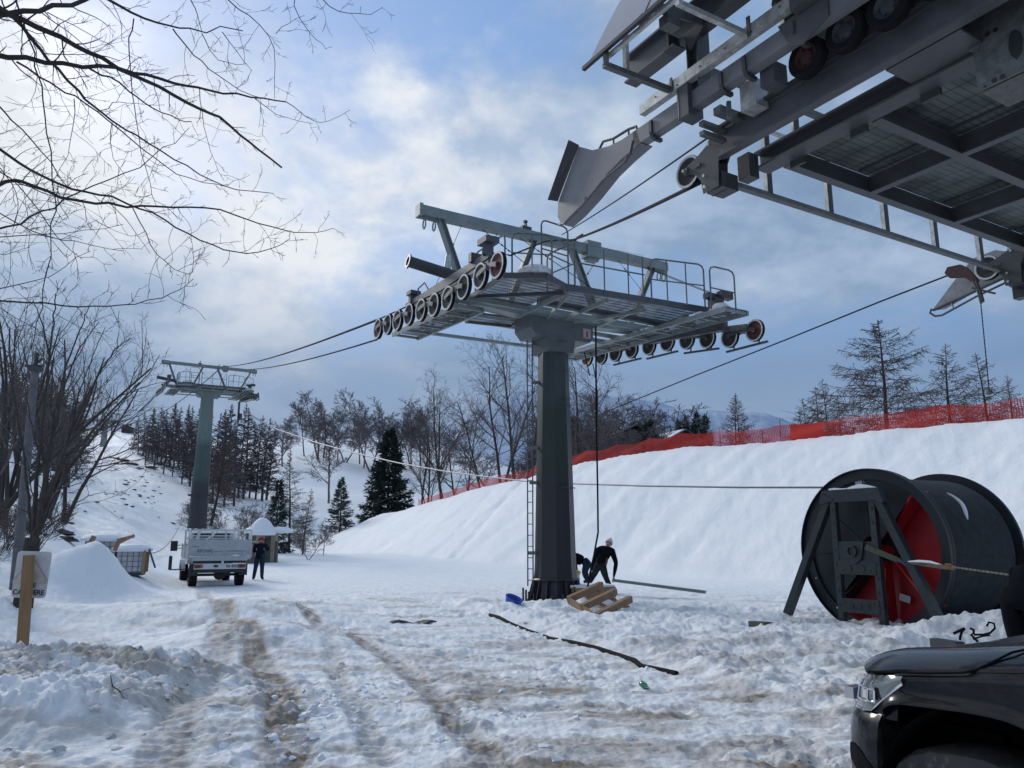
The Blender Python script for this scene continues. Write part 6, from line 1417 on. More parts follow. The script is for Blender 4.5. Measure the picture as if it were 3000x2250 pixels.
        for (fa, fb, za, zb_) in ((.215,.262,.862,.915),(.27,.335,.855,.915)):
            jj = [i for i in idx if fa-.02 <= full[i][1] <= fb+.02]
            for zz0 in (za, zb_): mb.tube([skin_pt(mir(i), zz0, .026) for i in jj], .005, 5)
            for i in (jj[0], jj[-1]): mb.tube([skin_pt(mir(i), za, .026), skin_pt(mir(i), zb_, .026)], .005, 5)
        mb.build('reflector', lamp, smooth=True)
        mb = MB(lin); 
        jj = [i for i in idx if .17 <= full[i][1] <= .225]; loft(mb, [[skin_pt(mir(i), z, .024) for z in (.875, .93)] for i in jj]); mb.build('lamp_surround', lamp)
        mb = MB(M['plastic']); jj = [i for i in idx if .25 <= full[i][1] <= .33]; loft(mb, [[skin_pt(mir(i), z, .022) for z in (.868, .905)] for i in jj]); mb.build('indicator', lamp)
    # liners, wheels
    for f0 in (-.28, -3.05):
        for sg in (0, 1):
            mb = MB(lin); q = p(.07 if sg == 0 else Wd-.07, f0, .42); d = S if sg == 0 else -S
            prof = [(.53*math.cos(a), .50*math.sin(a)) for a in np.linspace(-.35, math.pi+.35, 22)]
            loft(mb, [[q+F*a+ZV*b+d*k for a, b in prof] for k in (-.045, .1, .35)]); mb.prism([q+F*a+ZV*b+d*.35 for a, b in prof], d*.02); mb.build('arch_liner', root)
            wheel(root, p(.16 if sg == 0 else Wd-.16, f0+(.12 if f0 > -1 else 0), .30), S, .385, .25)
    mb = MB(mat('splash_guard', (.02,.02,.02), .6, 0, .5, 7, (.12,.12,.115), .7)); pts = [(.19,.28),(.20,.45),(.185,.56),(.14,.63),(.07,.68),(-.02,.71),(-.12,.725),(-.25,.73),(-.4,.70),(-.5,.62)]
    loft(mb, [[p(.02+k, a-(.14-k*.5 if k < .03 else 0)*(1 if b < 3 else 0)*0, b-k2) for a, b in pts] for k, k2 in ((0, .10), (.01, .02), (.05, 0), (.25, 0))]); mb.build('splash_guard', root, smooth=True)
    # rear body, cabin
    mb = MB(pm)
    for sg in (0, 1):
        secs = []
        for f_ in np.linspace(-3.95, -1.3, 40):
            d = abs(f_+3.05); zl = .32 if d > .47 else .42+.48*(1-(d/.47)**2.6)**(1/2.6)
            secs.append([p((-.022*math.sin(min(1, (1.1-z)/.3)*1.57)) if sg == 0 else Wd+.022*math.sin(min(1, (1.1-z)/.3)*1.57), f_, z) for z in np.linspace(zl, 1.10, 8)])
        loft(mb, secs)
    mb.add([p(0,-3.95,.32), p(Wd,-3.95,.32), p(Wd,-3.95,1.1), p(0,-3.95,1.1)], [(0,1,2,3)]); mb.build('body', root, smooth=True)
    mb = MB(glass); secs = []
    for (f_, z1, ins) in ((-3.95,1.75,.14),(-3.8,1.84,.14),(-2.2,1.88,.13),(-1.9,1.82,.13),(-1.15,1.15,.05)): secs.append([p(.02, f_, 1.09), p(.02+ins, f_, z1), p(Wd/2, f_, z1+.04), p(Wd-.02-ins, f_, z1), p(Wd-.02, f_, 1.09)])
    loft(mb, secs); mb.build('cabin', root, smooth=True)
    mb = MB(lin); mb.box(p(Wd/2, -1.7, .40), (Wd-.5, 4.2, .06), (S, F, ZV)); mb.box(p(Wd/2, .1, .55), (Wd-.75, .5, .4), (S, F, ZV)); mb.build('floor_pan', root)
    for s_ in (-.0, Wd): mb = MB(lin); mb.bar(p(s_, -2.5, .33), p(s_, -.85, .33), .08, .12); mb.build('sill', root)
suv()
# ------------------------------------------------------------------ trees
def unit(v): return v/(np.linalg.norm(v)+1e-9)
def rot_about(d, ang, az, rnd):
    a = np.cross(d, (0,0,1.0)) if abs(d[2]) < .95 else np.cross(d, (1.0,0,0)); a = unit(a); b = np.cross(d, a)
    s = a*math.cos(az)+b*math.sin(az); return unit(d*math.cos(ang)+s*math.sin(ang))
def path(p, d, L, n, wob, trop, rnd):
    pts = [np.array(p, float)]; d = np.array(d, float)
    for i in range(n):
        d = unit(d+np.array([rnd.gauss(0, wob), rnd.gauss(0, wob), rnd.gauss(0, wob)+trop])); pts.append(pts[-1]+d*L/n)
    return pts
def along(pts, t):
    f = t*(len(pts)-1); i = min(int(f), len(pts)-2); return pts[i]+(pts[i+1]-pts[i])*(f-i), unit(pts[i+1]-pts[i])
def grow(mb, p, d, L, r, lvl, prm, rnd, trunk_mb=None):
    n = prm['seg'][lvl]; pts = path(p, d, L, n, prm['wob'][lvl], prm['trop'][lvl], rnd)
    rr = [max(prm['rmin'], r*(1-.75*i/n)) for i in range(n+1)]
    (trunk_mb or mb).tube(pts, rr, prm['sides'][lvl], cap=False)
    if lvl+1 >= len(prm['n']): return
    for k in range(prm['n'][lvl]):
        t = prm['t0'][lvl]+(1-prm['t0'][lvl])*(k+rnd.random())/prm['n'][lvl]; q, dd = along(pts, t)
        ang = R(prm['ang'][lvl]*rnd.uniform(.7, 1.25)); nd = rot_about(dd, ang, rnd.uniform(0, 6.283), rnd)
        grow(mb, q, nd, L*prm['lr'][lvl]*rnd.uniform(.65, 1.15)*(1.15-.55*t), r*(1-.7*t)*prm['rr'], lvl+1, prm, rnd)
def bare_tree(name, label, seed, H, stems=1, dense=1.0, far=False, rmin=.008, spread=.25, cat='tree', r0=None, group=None, build=True):
    rnd = random.Random(seed); root = thing(name, label, cat, (0,0,0), group)
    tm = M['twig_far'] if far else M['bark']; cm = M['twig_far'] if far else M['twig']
    tb, cb = MB(tm), MB(cm)
    prm = dict(n=[int(13*dense), int(7*dense), int(6*dense), 0], t0=[.28, .2, .15, 0], ang=[42, 42, 40, 40], lr=[.42, .50, .50, .5], rr=.55, rmin=rmin,
               seg=[8, 5, 4, 3], wob=[.06, .12, .16, .2], trop=[.03, .07, .05, .02], sides=[7, 4, 3, 3])
    for s in range(stems):
        d = unit(np.array([rnd.gauss(0, spread*(stems > 1)+.04), rnd.gauss(0, spread*(stems > 1)+.04), 1.0])); h = H*rnd.uniform(.8, 1.0) if s else H
        grow(cb, np.array([rnd.gauss(0, .12)*(stems > 1), rnd.gauss(0, .12)*(stems > 1), -.3]), d, h*1.02, (r0 or H*.013), 0, prm, rnd, tb)
    tb.build('trunk', root, local=True); cb.build('crown', root, local=True); return root
def larch(name, label, seed, H, nb=70, far=False, spread=.24, rmin=.008, tw=9, group=None, lean=0.0, asym=0, dead=.12):
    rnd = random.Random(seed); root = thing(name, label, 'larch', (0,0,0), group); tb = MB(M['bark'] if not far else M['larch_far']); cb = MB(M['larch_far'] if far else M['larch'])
    tp = path((0,0,-.3), unit(np.array([lean, 0, 1.0])), H*1.01, 9, .02, .02, rnd); tb.tube(tp, [max(rmin, H*.014*(1-.93*i/9)) for i in range(10)], 7, cap=False)
    for k in range(nb):
        t = dead+(.985-dead)*((k+rnd.random())/nb)**.92; q, _ = along(tp, t); a = rnd.uniform(0, 6.283)
        L = H*spread*(1-t)**.72*rnd.uniform(.55, 1.15)+.03*H*(1-t); L *= min(1, (t/.22))**.5
        d = np.array([math.cos(a), math.sin(a), -.12+.5*t+rnd.gauss(0, .10)]); n = 5
        pts = path(q, unit(d), L, n, .07, .035, rnd); rb = max(rmin, H*.0030*(1-t)+.003); cb.tube(pts, [max(rmin*.9, rb*(1-.7*i/n)) for i in range(n+1)], 3, cap=False)
        m = max(3, int(tw*(.35+L/(H*spread))))
        for j in range(m):
            s_ = .12+.88*(j+rnd.random())/m; p_, dd = along(pts, s_); side = 1 if rnd.random() < .5 else -1
            nd = unit(dd*rnd.uniform(.1,.9)+np.cross(dd, ZV)*side*rnd.uniform(.2, 1.0)+np.array([0, 0, rnd.uniform(-.95, .35)])); l2 = L*rnd.uniform(.16, .36)*(1.2-.5*s_)
            tp2 = path(p_, nd, l2, 3, .15, -.06, rnd); cb.tube(tp2, [rmin*.8, rmin*.75, rmin*.7, rmin*.55], 3, cap=False)
            if tw > 7 and rnd.random() < .7:
                p3, d3 = along(tp2, rnd.uniform(.3, .8)); cb.tube([p3, p3+unit(d3+np.array([rnd.gauss(0, .6), rnd.gauss(0, .6), rnd.gauss(-.2, .5)]))*l2*.5], [rmin*.6, rmin*.45], 3, cap=False)
    tb.build('trunk', root, local=True); cb.build('crown', root, local=True); return root
def spruce(name, label, seed, H, nb=150, dens=26, spread=.20, leafs=.16, mat_='needle', group=None):
    rnd = random.Random(seed); root = thing(name, label, 'spruce', (0,0,0), group); tb = MB(M['bark']); cb = MB(M[mat_])
    tb.tube([(0,0,-.3),(0,0,H*.5),(0,0,H)], [H*.017, H*.010, .01], 7, cap=False)
    for k in range(nb):
        t = .03+.96*((k+rnd.random())/nb); a = rnd.uniform(0, 6.283); L = H*spread*(1-t)**.85*rnd.uniform(.7, 1.12)+.015*H
        q = np.array([0, 0, H*t]); d = unit(np.array([math.cos(a), math.sin(a), -.28+.75*t+rnd.gauss(0, .07)])); pts = path(q, d, L, 5, .05, .05, rnd)
        tb.tube(pts, [.018, .015, .012, .01, .008, .006], 3, cap=False)
        m = int(dens*(.25+L/(H*spread)))
        for j in range(m):
            s_ = rnd.uniform(.12, 1.0); p_, dd = along(pts, s_); w_ = np.cross(dd, ZV)*rnd.gauss(0, .22)*L*(1.15-s_)+ZV*rnd.uniform(-.16, .06)*leafs*2.2
            c = p_+w_; ld = unit(dd*.8+w_/(np.linalg.norm(w_)+.05)*.8+np.array([0,0,rnd.gauss(-.15, .3)])); l_ = leafs*rnd.uniform(.7, 1.5); sd = unit(np.cross(ld, np.array([rnd.gauss(0,1), rnd.gauss(0,1), rnd.gauss(0,1)])))*l_*.16
            cb.add([c-sd, c+sd, c+ld*l_+sd*.2, c+ld*l_-sd*.2], [(0,1,2,3)])
    tb.build('trunk', root, local=True); cb.build('crown', root, local=True); return root
def place(o, px, pytop, dist, H0, label=None, rz=0, base=None, sx=1.0, group=None, sink=.1):
    r = ray(px, 1168); h = math.hypot(r[0], r[1]); x, y = r[0]/h*dist, r[1]/h*dist; z = gz(x, y) if base is None else base
    zt = at(px, pytop, dist)[2]; s = max(.15, (zt-z)/H0); o.location = (x, y, z-sink*s); o.scale = (s*sx, s*sx, s); o.rotation_euler = (0, 0, rz)
    if label: o['label'] = label
    if group: o['group'] = group
    return o

# prototypes (each is used as a real tree, then copied)
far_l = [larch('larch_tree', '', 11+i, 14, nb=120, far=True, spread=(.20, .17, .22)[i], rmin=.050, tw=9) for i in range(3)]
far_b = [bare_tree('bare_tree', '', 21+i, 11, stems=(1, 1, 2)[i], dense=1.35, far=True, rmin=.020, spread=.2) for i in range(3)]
used = set()
def inst(proto, *a, **k):
    o = proto if id(proto) not in used else copy_tree(proto); used.add(id(proto)); return place(o, *a, **k)
rnd = random.Random(77)
G1 = 'bare larches in the wood behind the second pylon'
row1 = [(268,905,205),(280,893,200),(292,884,198),(303,880,190),(313,873,186),(324,876,190),(333,882,184),(343,878,186),(352,868,180),(362,866,178),(371,873,182),(381,880,176),(391,868,174),(402,872,172),(412,880,170),(424,874,168),(433,884,165),(462,866,150),(474,878,148),(488,874,140),(508,867,138),(519,877,137),(532,905,140),(546,890,139),(560,897,138),(570,915,141),(298,900,170),(318,905,165),(340,900,160),(360,903,158),(382,905,150),(400,900,146),(418,902,140),(452,885,128),(500,895,126),(478,900,124)]
for i, (px, py, d) in enumerate(row1):
    lb = 'slender bare larch in the dark wood behind the second pylon'
    if i >= 17 and i < 26: lb = 'bare larch on the right edge of the wood, right of the second pylon'
    g = G1 if i < 17 or i >= 26 else 'bare larches right of the second pylon'
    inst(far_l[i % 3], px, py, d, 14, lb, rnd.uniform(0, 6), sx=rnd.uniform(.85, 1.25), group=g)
G2 = 'bare trees along the snowy skyline'
sky = [(648,880,246,0,''),(680,872,236,2,''),(690,884,240,1,''),(722,893,238,1,''),(738,900,232,2,''),(797,869,214,2,''),(780,895,220,1,''),(820,888,218,1,''),(862,897,224,1,''),(885,887,226,2,''),(905,890,228,1,''),(920,905,230,0,''),(940,900,228,2,''),(770,905,230,1,''),(600,910,210,1,''),(590,915,214,2,'')]
for i, (px, py, d, k, _) in enumerate(sky):
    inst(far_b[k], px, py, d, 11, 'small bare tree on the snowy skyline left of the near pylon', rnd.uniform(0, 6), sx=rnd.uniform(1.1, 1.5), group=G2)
inst(far_b[1], 706, 948, 150, 11, 'thin leafless shrub alone on the open snow slope', 1.0, sx=1.5)
# leafless trees behind the embankment, seen against the sky
mid = [bare_tree('bare_tree', '', 31+i, 13, stems=(2, 2, 1)[i], dense=1.1, rmin=.009, spread=.14) for i in range(3)]
G3 = 'tall leafless trees beyond the fence behind the near pylon'
mids = [(957,842,98,0,'tall bare double-stemmed tree left of the near pylon beyond the fence'),(1000,905,105,1,'lower bare tree beside the tall one left of the near pylon'),(1080,790,84,0,'broad bare tree just left of the near pylon column'),(1120,755,80,1,'tallest bare tree, its crown just left of the pylon ladder'),(1262,775,82,1,'tall bare tree directly right of the near pylon column'),(1040,860,100,2,'narrow bare tree between the two big ones left of the pylon'),(915,905,104,1,'small bushy bare tree above the left end of the red fence'),(925,990,96,1,'low bare shrub behind the left end of the red fence'),(1150,860,96,2,'thin bare tree hidden partly by the ladder'),(1300,870,98,2,'slim bare tree right of the hanging line')]
for px, py, d, k, lb in mids: inst(mid[k], px, py, d, 13, lb, rnd.uniform(0, 6), sx=rnd.uniform(.9, 1.15), group=G3)
G4 = 'low leafless bushes along the plateau behind the red fence'
for i, (px, py, d) in enumerate([(1205,925,100),(1330,895,150),(1350,890,155),(1368,905,150),(1385,915,160),(1436,925,165),(1270,935,88),(1310,930,110),(1395,935,110),(1420,945,100),(1340,938,95),(1075,945,88),(1140,945,88),(1450,940,120),(1365,940,92)]):
    inst(far_b[i % 3], px, py, d, 11, 'low leafless bush on the plateau behind the red fence', rnd.uniform(0, 6), sx=rnd.uniform(1.2, 2.0), group=G4)
# larches on the right skyline
rl = [larch('larch_tree', '', 51, 12, nb=115, spread=.46, rmin=.019, tw=28, dead=.08), larch('larch_tree', '', 52, 11, nb=120, spread=.33, rmin=.017, tw=17, dead=.05), larch('larch_tree', '', 53, 9, nb=110, spread=.40, rmin=.017, tw=14, dead=.03)]
for k, px, py, d, lb, sx in ((0,1940,674,66,'largest larch on the right, spreading crown above the red fence',1.4),(1,2079,730,70,'second larch from the right edge, above the red fence',1.35),(1,2168,748,72,'larch nearest the right edge above the red fence',1.3),(1,2222,800,70,'larch cut by the right edge of the picture',1.0),
    (2,1812,806,82,'tallest of the dark larch clump left of the largest larch',.95),(2,1790,826,84,'middle larch of the dark clump',.95),(2,1765,850,86,'left larch of the dark clump',1.0),(2,1835,850,80,'right larch of the dark clump, beside the largest larch',1.0),(2,1745,880,86,'lowest larch at the left end of the dark clump',1.0),
    (1,1600,842,105,'left one of the two slender larches above the middle of the fence',.9),(1,1612,840,106,'right one of the two slender larches above the middle of the fence',.9),(2,2120,850,76,'low larch between the two at the right edge',1.0),(2,2010,865,78,'low larch right of the largest larch',.9),(2,1660,920,100,'tiny larch right of the two slender ones',1.0)):
    inst(rl[k], px, py, d, (12, 11, 9)[k], lb, rnd.uniform(0, 6), sx=sx, group='larches above the red fence')
# spruces
sp = [spruce('spruce_tree', '', 61, 12, nb=260, dens=62, spread=.30, leafs=.42), spruce('spruce_tree', '', 62, 7, nb=150, dens=44, spread=.31, leafs=.24, mat_='needle_lt'), spruce('spruce_tree', '', 63, 8, nb=110, dens=34, spread=.28, leafs=.38)]
for k, px, py, d, H0, lb, sx in ((0,835,925,106,12,'big dark spruce at the foot of the snowy hill',1.0),(1,733,1030,97,7,'young lighter spruce standing alone left of the big dark one',1.0),(2,596,1035,62,8,'narrow dark spruce behind the man by the truck',.8),(2,1408,908,110,8,'small dark spruce beside the chalet roofs',1.1),
    (2,1478,905,150,8,'leftmost of the small spruces above the fence',.6),(2,1492,898,150,8,'second of the small spruces above the fence',.6),(2,1518,888,150,8,'tallest of the small spruces above the fence',.7),(2,1537,893,152,8,'rightmost of the small spruces above the fence',.6),(2,1245,900,100,8,'dark spruce just right of the near pylon column',.9),(2,1003,1000,160,8,'',.01)):
    if lb: inst(sp[k], px, py, d, H0, lb, rnd.uniform(0, 6), sx=sx, group='spruces')
# larches below the second pylon
nl = [larch('larch_tree', '', 71, 13, nb=120, spread=.25, rmin=.020, tw=22, lean=.0, dead=.08), larch('larch_tree', '', 72, 14, nb=120, spread=.25, rmin=.024, tw=18, lean=.10, dead=.05)]
for k, px, py, d, lb, sx in ((0,625,960,66,'tall bare larch right of the truck, its trunk behind the shelter',1.0),(0,655,1050,60,'short bare larch to the right of the tall one',1.0),(1,452,930,100,'leaning larch directly right of the second pylon shaft',1.25),(1,424,985,104,'larch hidden behind the second pylon shaft',1.3),(0,580,1085,52,'little bare larch behind the stone shelter',.8)):
    inst(nl[k], px, py, d, (13, 14)[k], lb, (0.6 if k else rnd.uniform(0, 6)), sx=sx, group='larches near the truck')
for i, (px, py, d) in enumerate([(545,1105,52),(560,1110,50),(430,1100,80),(470,1110,78),(700,1140,60),(668,1150,52),(530,1120,55)]):
    inst(far_b[i % 3], px, py, d, 11, 'thin leafless sapling behind the truck', rnd.uniform(0, 6), sx=1.4, group='saplings behind the truck')
# left slope: wood and bushes
lb_ = [bare_tree('bare_tree', '', 81+i, 12, stems=(3, 4)[i], dense=.75, rmin=.006, spread=.14) for i in range(2)]
lf = [(-50,650,30,0),(5,660,36,1),(52,690,44,0),(100,735,52,1),(130,785,58,0),(25,780,62,0)]
for i, (px, py, d, k) in enumerate(lf):
    inst(lb_[k], px, py, d, 12, 'many-stemmed leafless tree on the slope at the left edge', rnd.uniform(0, 6), sx=rnd.uniform(.8, 1.1), group='leafless trees on the left slope')
fl = []
for i in range(46):
    px = rnd.uniform(-60, 150); d = rnd.uniform(80, 190); py = 775+max(0, px)*.30+rnd.uniform(-12, 40)+(190-d)*.35
    inst(far_l[i % 3], px, py, d, 14, 'dark larch of the wood covering the left slope', rnd.uniform(0, 6), sx=rnd.uniform(1.1, 1.7), group='dark wood on the left slope')
bs = bare_tree('leafless_bush', '', 95, 3.0, stems=6, dense=.9, rmin=.006, spread=.45, cat='bush', r0=.02)
for i, (px, d, h) in enumerate([(-20,24,1070),(15,30,1060),(-40,18,1100),(80,34,1050)]):
    inst(bs, px, h, d, 3.0, 'tangled leafless bush on the bank at the left edge', rnd.uniform(0, 6), sx=1.2, group='bushes on the left bank')

# ------------------------------------------------------------------ traced limbs
def limb_tree(name, label, limbs, conv, depth, rscale, trunk, seed, sub=2, tw_len=.5, dens=1.0, rmin=.0022, up=0.0, sides=6, tips=True):
    rnd = random.Random(seed); base = trunk[0]; root = thing(name, label, 'tree', (base[0], base[1], gz(base[0], base[1])))
    mb = MB(M['bark']); mb.tube([np.array(p[:3]) for p in trunk], [p[3] for p in trunk], 12); mb.build('trunk', root, smooth=True)
    tb = MB(M['bark'])
    for (r0, r1, pts) in limbs:
        P_ = []
        for (x, y) in pts: px, py = conv(x, y); P_.append(at(px, py, depth(px, py)))
        # resample with a slight natural waver
        Q = []; 
        for a, b in zip(P_[:-1], P_[1:]):
            n = max(2, int(np.linalg.norm(b-a)/.16))
            for k in range(n): Q.append(a+(b-a)*k/n)
        Q.append(P_[-1]); Q = np.array(Q); sm = Q.copy()
        for _ in range(3): sm[1:-1] = (sm[:-2]+2*sm[1:-1]+sm[2:])/4
        L = len(sm); sm[1:-1] += np.array([[rnd.gauss(0, .006), rnd.gauss(0, .02), rnd.gauss(0, .006)] for _ in range(L-2)])*rscale**.5
        rr = [max(rmin, (r0+(r1-r0)*(i/(L-1))**.8)*rscale) for i in range(L)]
        limb = MB(M['bark']); limb.tube(sm, rr, sides, cap=True)
        ob = limb.build('limb', root, smooth=True)
        # side twigs
        tot = sum(np.linalg.norm(sm[i+1]-sm[i]) for i in range(L-1)); m = int(tot/.17*dens); side = 1
        for j in range(m):
            t = (j+rnd.random())/m
            if t < .03: continue
            p_, d = along(list(sm), min(.999, t)); side = -side
            view = unit(p_-CAM); perp = unit(np.cross(d, view))*side
            nd = unit(d*rnd.uniform(.25, .9)+perp*rnd.uniform(.4, 1.0)+view*rnd.gauss(0, .35)+ZV*up)
            l_ = tw_len*rnd.choice([.35, .6, .8, 1.0, 1.5])*rnd.uniform(.7, 1.2)*(1.1-.5*t)
            pts2 = path(p_, nd, l_, 6, .17, .02+up*.1, rnd); r_ = max(rmin, rr[min(L-1, int(t*L))]*.33); tb.tube(pts2, [max(rmin*.75, r_*(1-.6*i/6)) for i in range(7)], 4, cap=False)
            if sub > 1:
                for q in range(rnd.randint(2, 5)):
                    s_ = rnd.uniform(.25, 1); p2, d2 = along(pts2, min(.999, s_)); nd2 = unit(d2+np.array([rnd.gauss(0, .55), rnd.gauss(0, .45), rnd.gauss(0, .55)])); l3 = l_*rnd.uniform(.2, .45)
                    p3 = path(p2, nd2, l3, 3, .2, .02, rnd); tb.tube(p3, [rmin*.75, rmin*.7, rmin*.6, rmin*.5], 3, cap=False)
                    if rnd.random() < .6: p4, d4 = along(p3, .6); tb.tube([p4, p4+unit(d4+np.array([rnd.gauss(0, .7), rnd.gauss(0, .5), rnd.gauss(0, .7)]))*l3*.4], [rmin*.6, rmin*.4], 3, cap=False)
    tag(tb.build('twigs', root), kind='stuff'); return root
Qc = lambda x, y: (x/2.25, y/2.25)
dep = lambda px, py: 6.3+.7*math.sin(py/190.0+.6)+.0004*px
LB = [(.040,.011,[(-330,-190),(-40,20),(50,75),(160,105),(300,190),(430,260),(560,315),(700,385),(850,470),(960,520),(1085,575),(1160,660),(1250,730),(1370,815)]),
(.034,.008,[(-330,215),(-40,262),(120,290),(300,305),(500,325),(640,345),(780,375),(900,420),(1000,440),(1150,455),(1290,490),(1390,495)]),
(.036,.020,[(-300,120),(-30,62),(120,65),(260,40),(420,5),(560,-60)]),
(.020,.006,[(420,-60),(530,-10),(640,70),(760,110),(860,140),(980,152),(1180,150)]),
(.022,.004,[(60,80),(150,180),(230,290),(330,390),(420,490),(500,560),(600,630),(720,690),(850,780),(960,840),(1090,905),(1200,935),(1330,940)]),
(.012,.0035,[(80,300),(200,380),(300,440),(420,490),(520,580),(640,680),(760,770),(850,850),(980,885),(1110,910)]),
(.012,.005,[(430,330),(540,370),(620,430),(700,510),(800,560),(880,590),(930,590)]),
(.018,.003,[(-330,500),(-20,710),(80,780),(200,860),(330,910),(480,950),(620,990),(740,1030),(850,1100),(980,1170),(1080,1220),(1200,1240),(1310,1215),(1380,1190),(1410,1160)]),
(.026,.003,[(-330,1100),(-20,900),(60,850),(160,900),(290,965),(450,995),(620,995),(750,1005),(920,995),(1080,1015),(1200,1060),(1320,1110),(1430,1135),(1540,1135),(1620,1108)]),
(.014,.003,[(-330,1250),(-20,1120),(80,1085),(200,1020),(300,970),(450,920),(600,840),(740,760),(860,680),(920,620)]),
(.011,.0035,[(60,-60),(120,110),(170,250),(205,420),(215,560),(250,750),(270,900),(265,1080),(240,1250),(210,1400),(180,1600),(150,1700)]),
(.010,.003,[(-330,1500),(-20,1445),(120,1470),(300,1480),(450,1495),(600,1490),(720,1470),(850,1430),(910,1390),(940,1355)]),
(.008,.003,[(650,90),(620,180),(625,300),(640,450),(660,580),(690,750),(720,900),(760,1000)]),
(.009,.004,[(840,140),(890,220),(980,300),(1060,380),(1150,430),(1280,480)]),
(.006,.003,[(980,160),(1020,260),(1090,325),(1200,310)]),(.009,.004,[(890,-60),(930,0),(970,80),(980,150)]),
(.009,.003,[(1050,-50),(1100,0),(1200,70),(1340,165),(1340,300),(1335,480)]),(.007,.003,[(1440,-60),(1430,0),(1420,50),(1490,130),(1540,200),(1585,240)]),
(.008,.003,[(1500,-60),(1560,0),(1640,55),(1740,100),(1860,35)]),(.006,.003,[(1080,155),(1150,240),(1225,345)]),(.005,.002,[(1340,165),(1400,120),(1480,75)]),
(.006,.002,[(1390,495),(1450,540),(1510,605),(1600,590),(1700,535)]),(.006,.002,[(970,430),(980,560),(1000,680),(1030,780),(1090,880)]),
(.012,.004,[(-330,250),(-20,480),(60,590),(150,680),(260,790),(330,910)]),(.006,.002,[(480,540),(540,490),(620,495),(700,520),(800,510)]),
(.005,.002,[(545,595),(525,680),(540,770),(600,840)]),(.007,.002,[(-330,1500),(-20,1400),(150,1370),(330,1310),(440,1220)]),
(.008,.002,[(-330,900),(0,1000),(150,1150),(300,1160),(450,1200),(600,1220)]),(.007,.002,[(-300,1150),(0,1150),(200,1150),(420,1130),(600,1090)]),
(.006,.002,[(1240,480),(1300,540),(1380,570),(1520,600)]),(.006,.002,[(640,1000),(700,1150),(760,1240),(860,1320),(900,1335),(940,1320)]),
(.010,.003,[(-300,600),(0,860),(100,880),(180,1000),(260,1180),(400,1260)]),(.007,.002,[(200,60),(330,150),(430,240),(560,390)]),(.006,.002,[(360,480),(370,600),(340,760),(250,900)]),
(.006,.002,[(230,60),(360,130),(480,200),(560,230)]),(.006,.002,[(-40,780),(60,880),(120,1000),(60,1120)])]
tx, ty = at(-160, 800, 6.6)[:2]
TR = [(tx-.6, ty, gz(tx-.6, ty)-.2, .24), (tx-.45, ty, 1.5, .20), (tx-.2, ty+.05, 3.2, .17), (tx-.05, ty-.05, 5.2, .12), (tx+.1, ty, 7.0, .06)]
limb_tree('overhanging_tree', 'bare tree beyond the left edge whose dark branches hang across the upper sky', LB, Qc, dep, .74, TR, 5, sub=2, tw_len=.32, dens=1.5, rmin=.0021)
Rc = lambda x, y: (x/2.8125, (900+y/2.0736)/SC)
dep2 = lambda px, py: 17.0+.9*math.sin(px*.05)
LM = [(.085,.018,[(190,1440),(200,1400),(215,1200),(235,900),(270,600),(300,300),(330,50),(340,-80)]),(.080,.015,[(200,1440),(220,1380),(260,1150),(290,900),(340,600),(420,300),(500,100),(540,0)]),
(.085,.015,[(205,1430),(240,1330),(300,1150),(360,950),(420,800),(500,600),(600,400),(700,250),(790,190)]),(.070,.012,[(215,1420),(250,1330),(320,1180),(400,1000),(520,850),(640,700),(760,560),(880,430),(940,350),(970,290)]),
(.060,.015,[(190,1440),(190,1400),(170,1100),(130,800),(60,400),(20,200)]),(.060,.012,[(210,1420),(240,1320),(290,1050),(310,800),(380,500),(480,250),(600,90)]),
(.030,.008,[(300,1150),(450,1050),(600,950),(700,930)]),(.030,.008,[(380,950),(480,820),(600,760),(800,640),(870,580)]),(.030,.008,[(230,1350),(380,1250),(520,1150),(640,1120)]),
(.035,.010,[(300,300),(260,100),(200,-50)]),(.035,.010,[(420,800),(470,560),(560,300),(640,120)]),(.030,.010,[(235,900),(170,600),(120,300),(90,60)])]
b0 = at(*Rc(175, 1500), 17.0); zb0 = gz(b0[0], b0[1]); b1 = at(*Rc(200, 1400), 17.0)
TR2 = [(b0[0], b0[1], zb0-.3, .17), (b0[0]+.02, b0[1], (zb0+b1[2])/2, .15), (b1[0], b1[1], b1[2], .13)]
limb_tree('many_stemmed_tree', 'dark many-stemmed leafless tree behind the sign, its stems fanning out to the right', LM, Rc, dep2, .55, TR2, 9, sub=2, tw_len=1.1, dens=.34, rmin=.0050, up=.45)

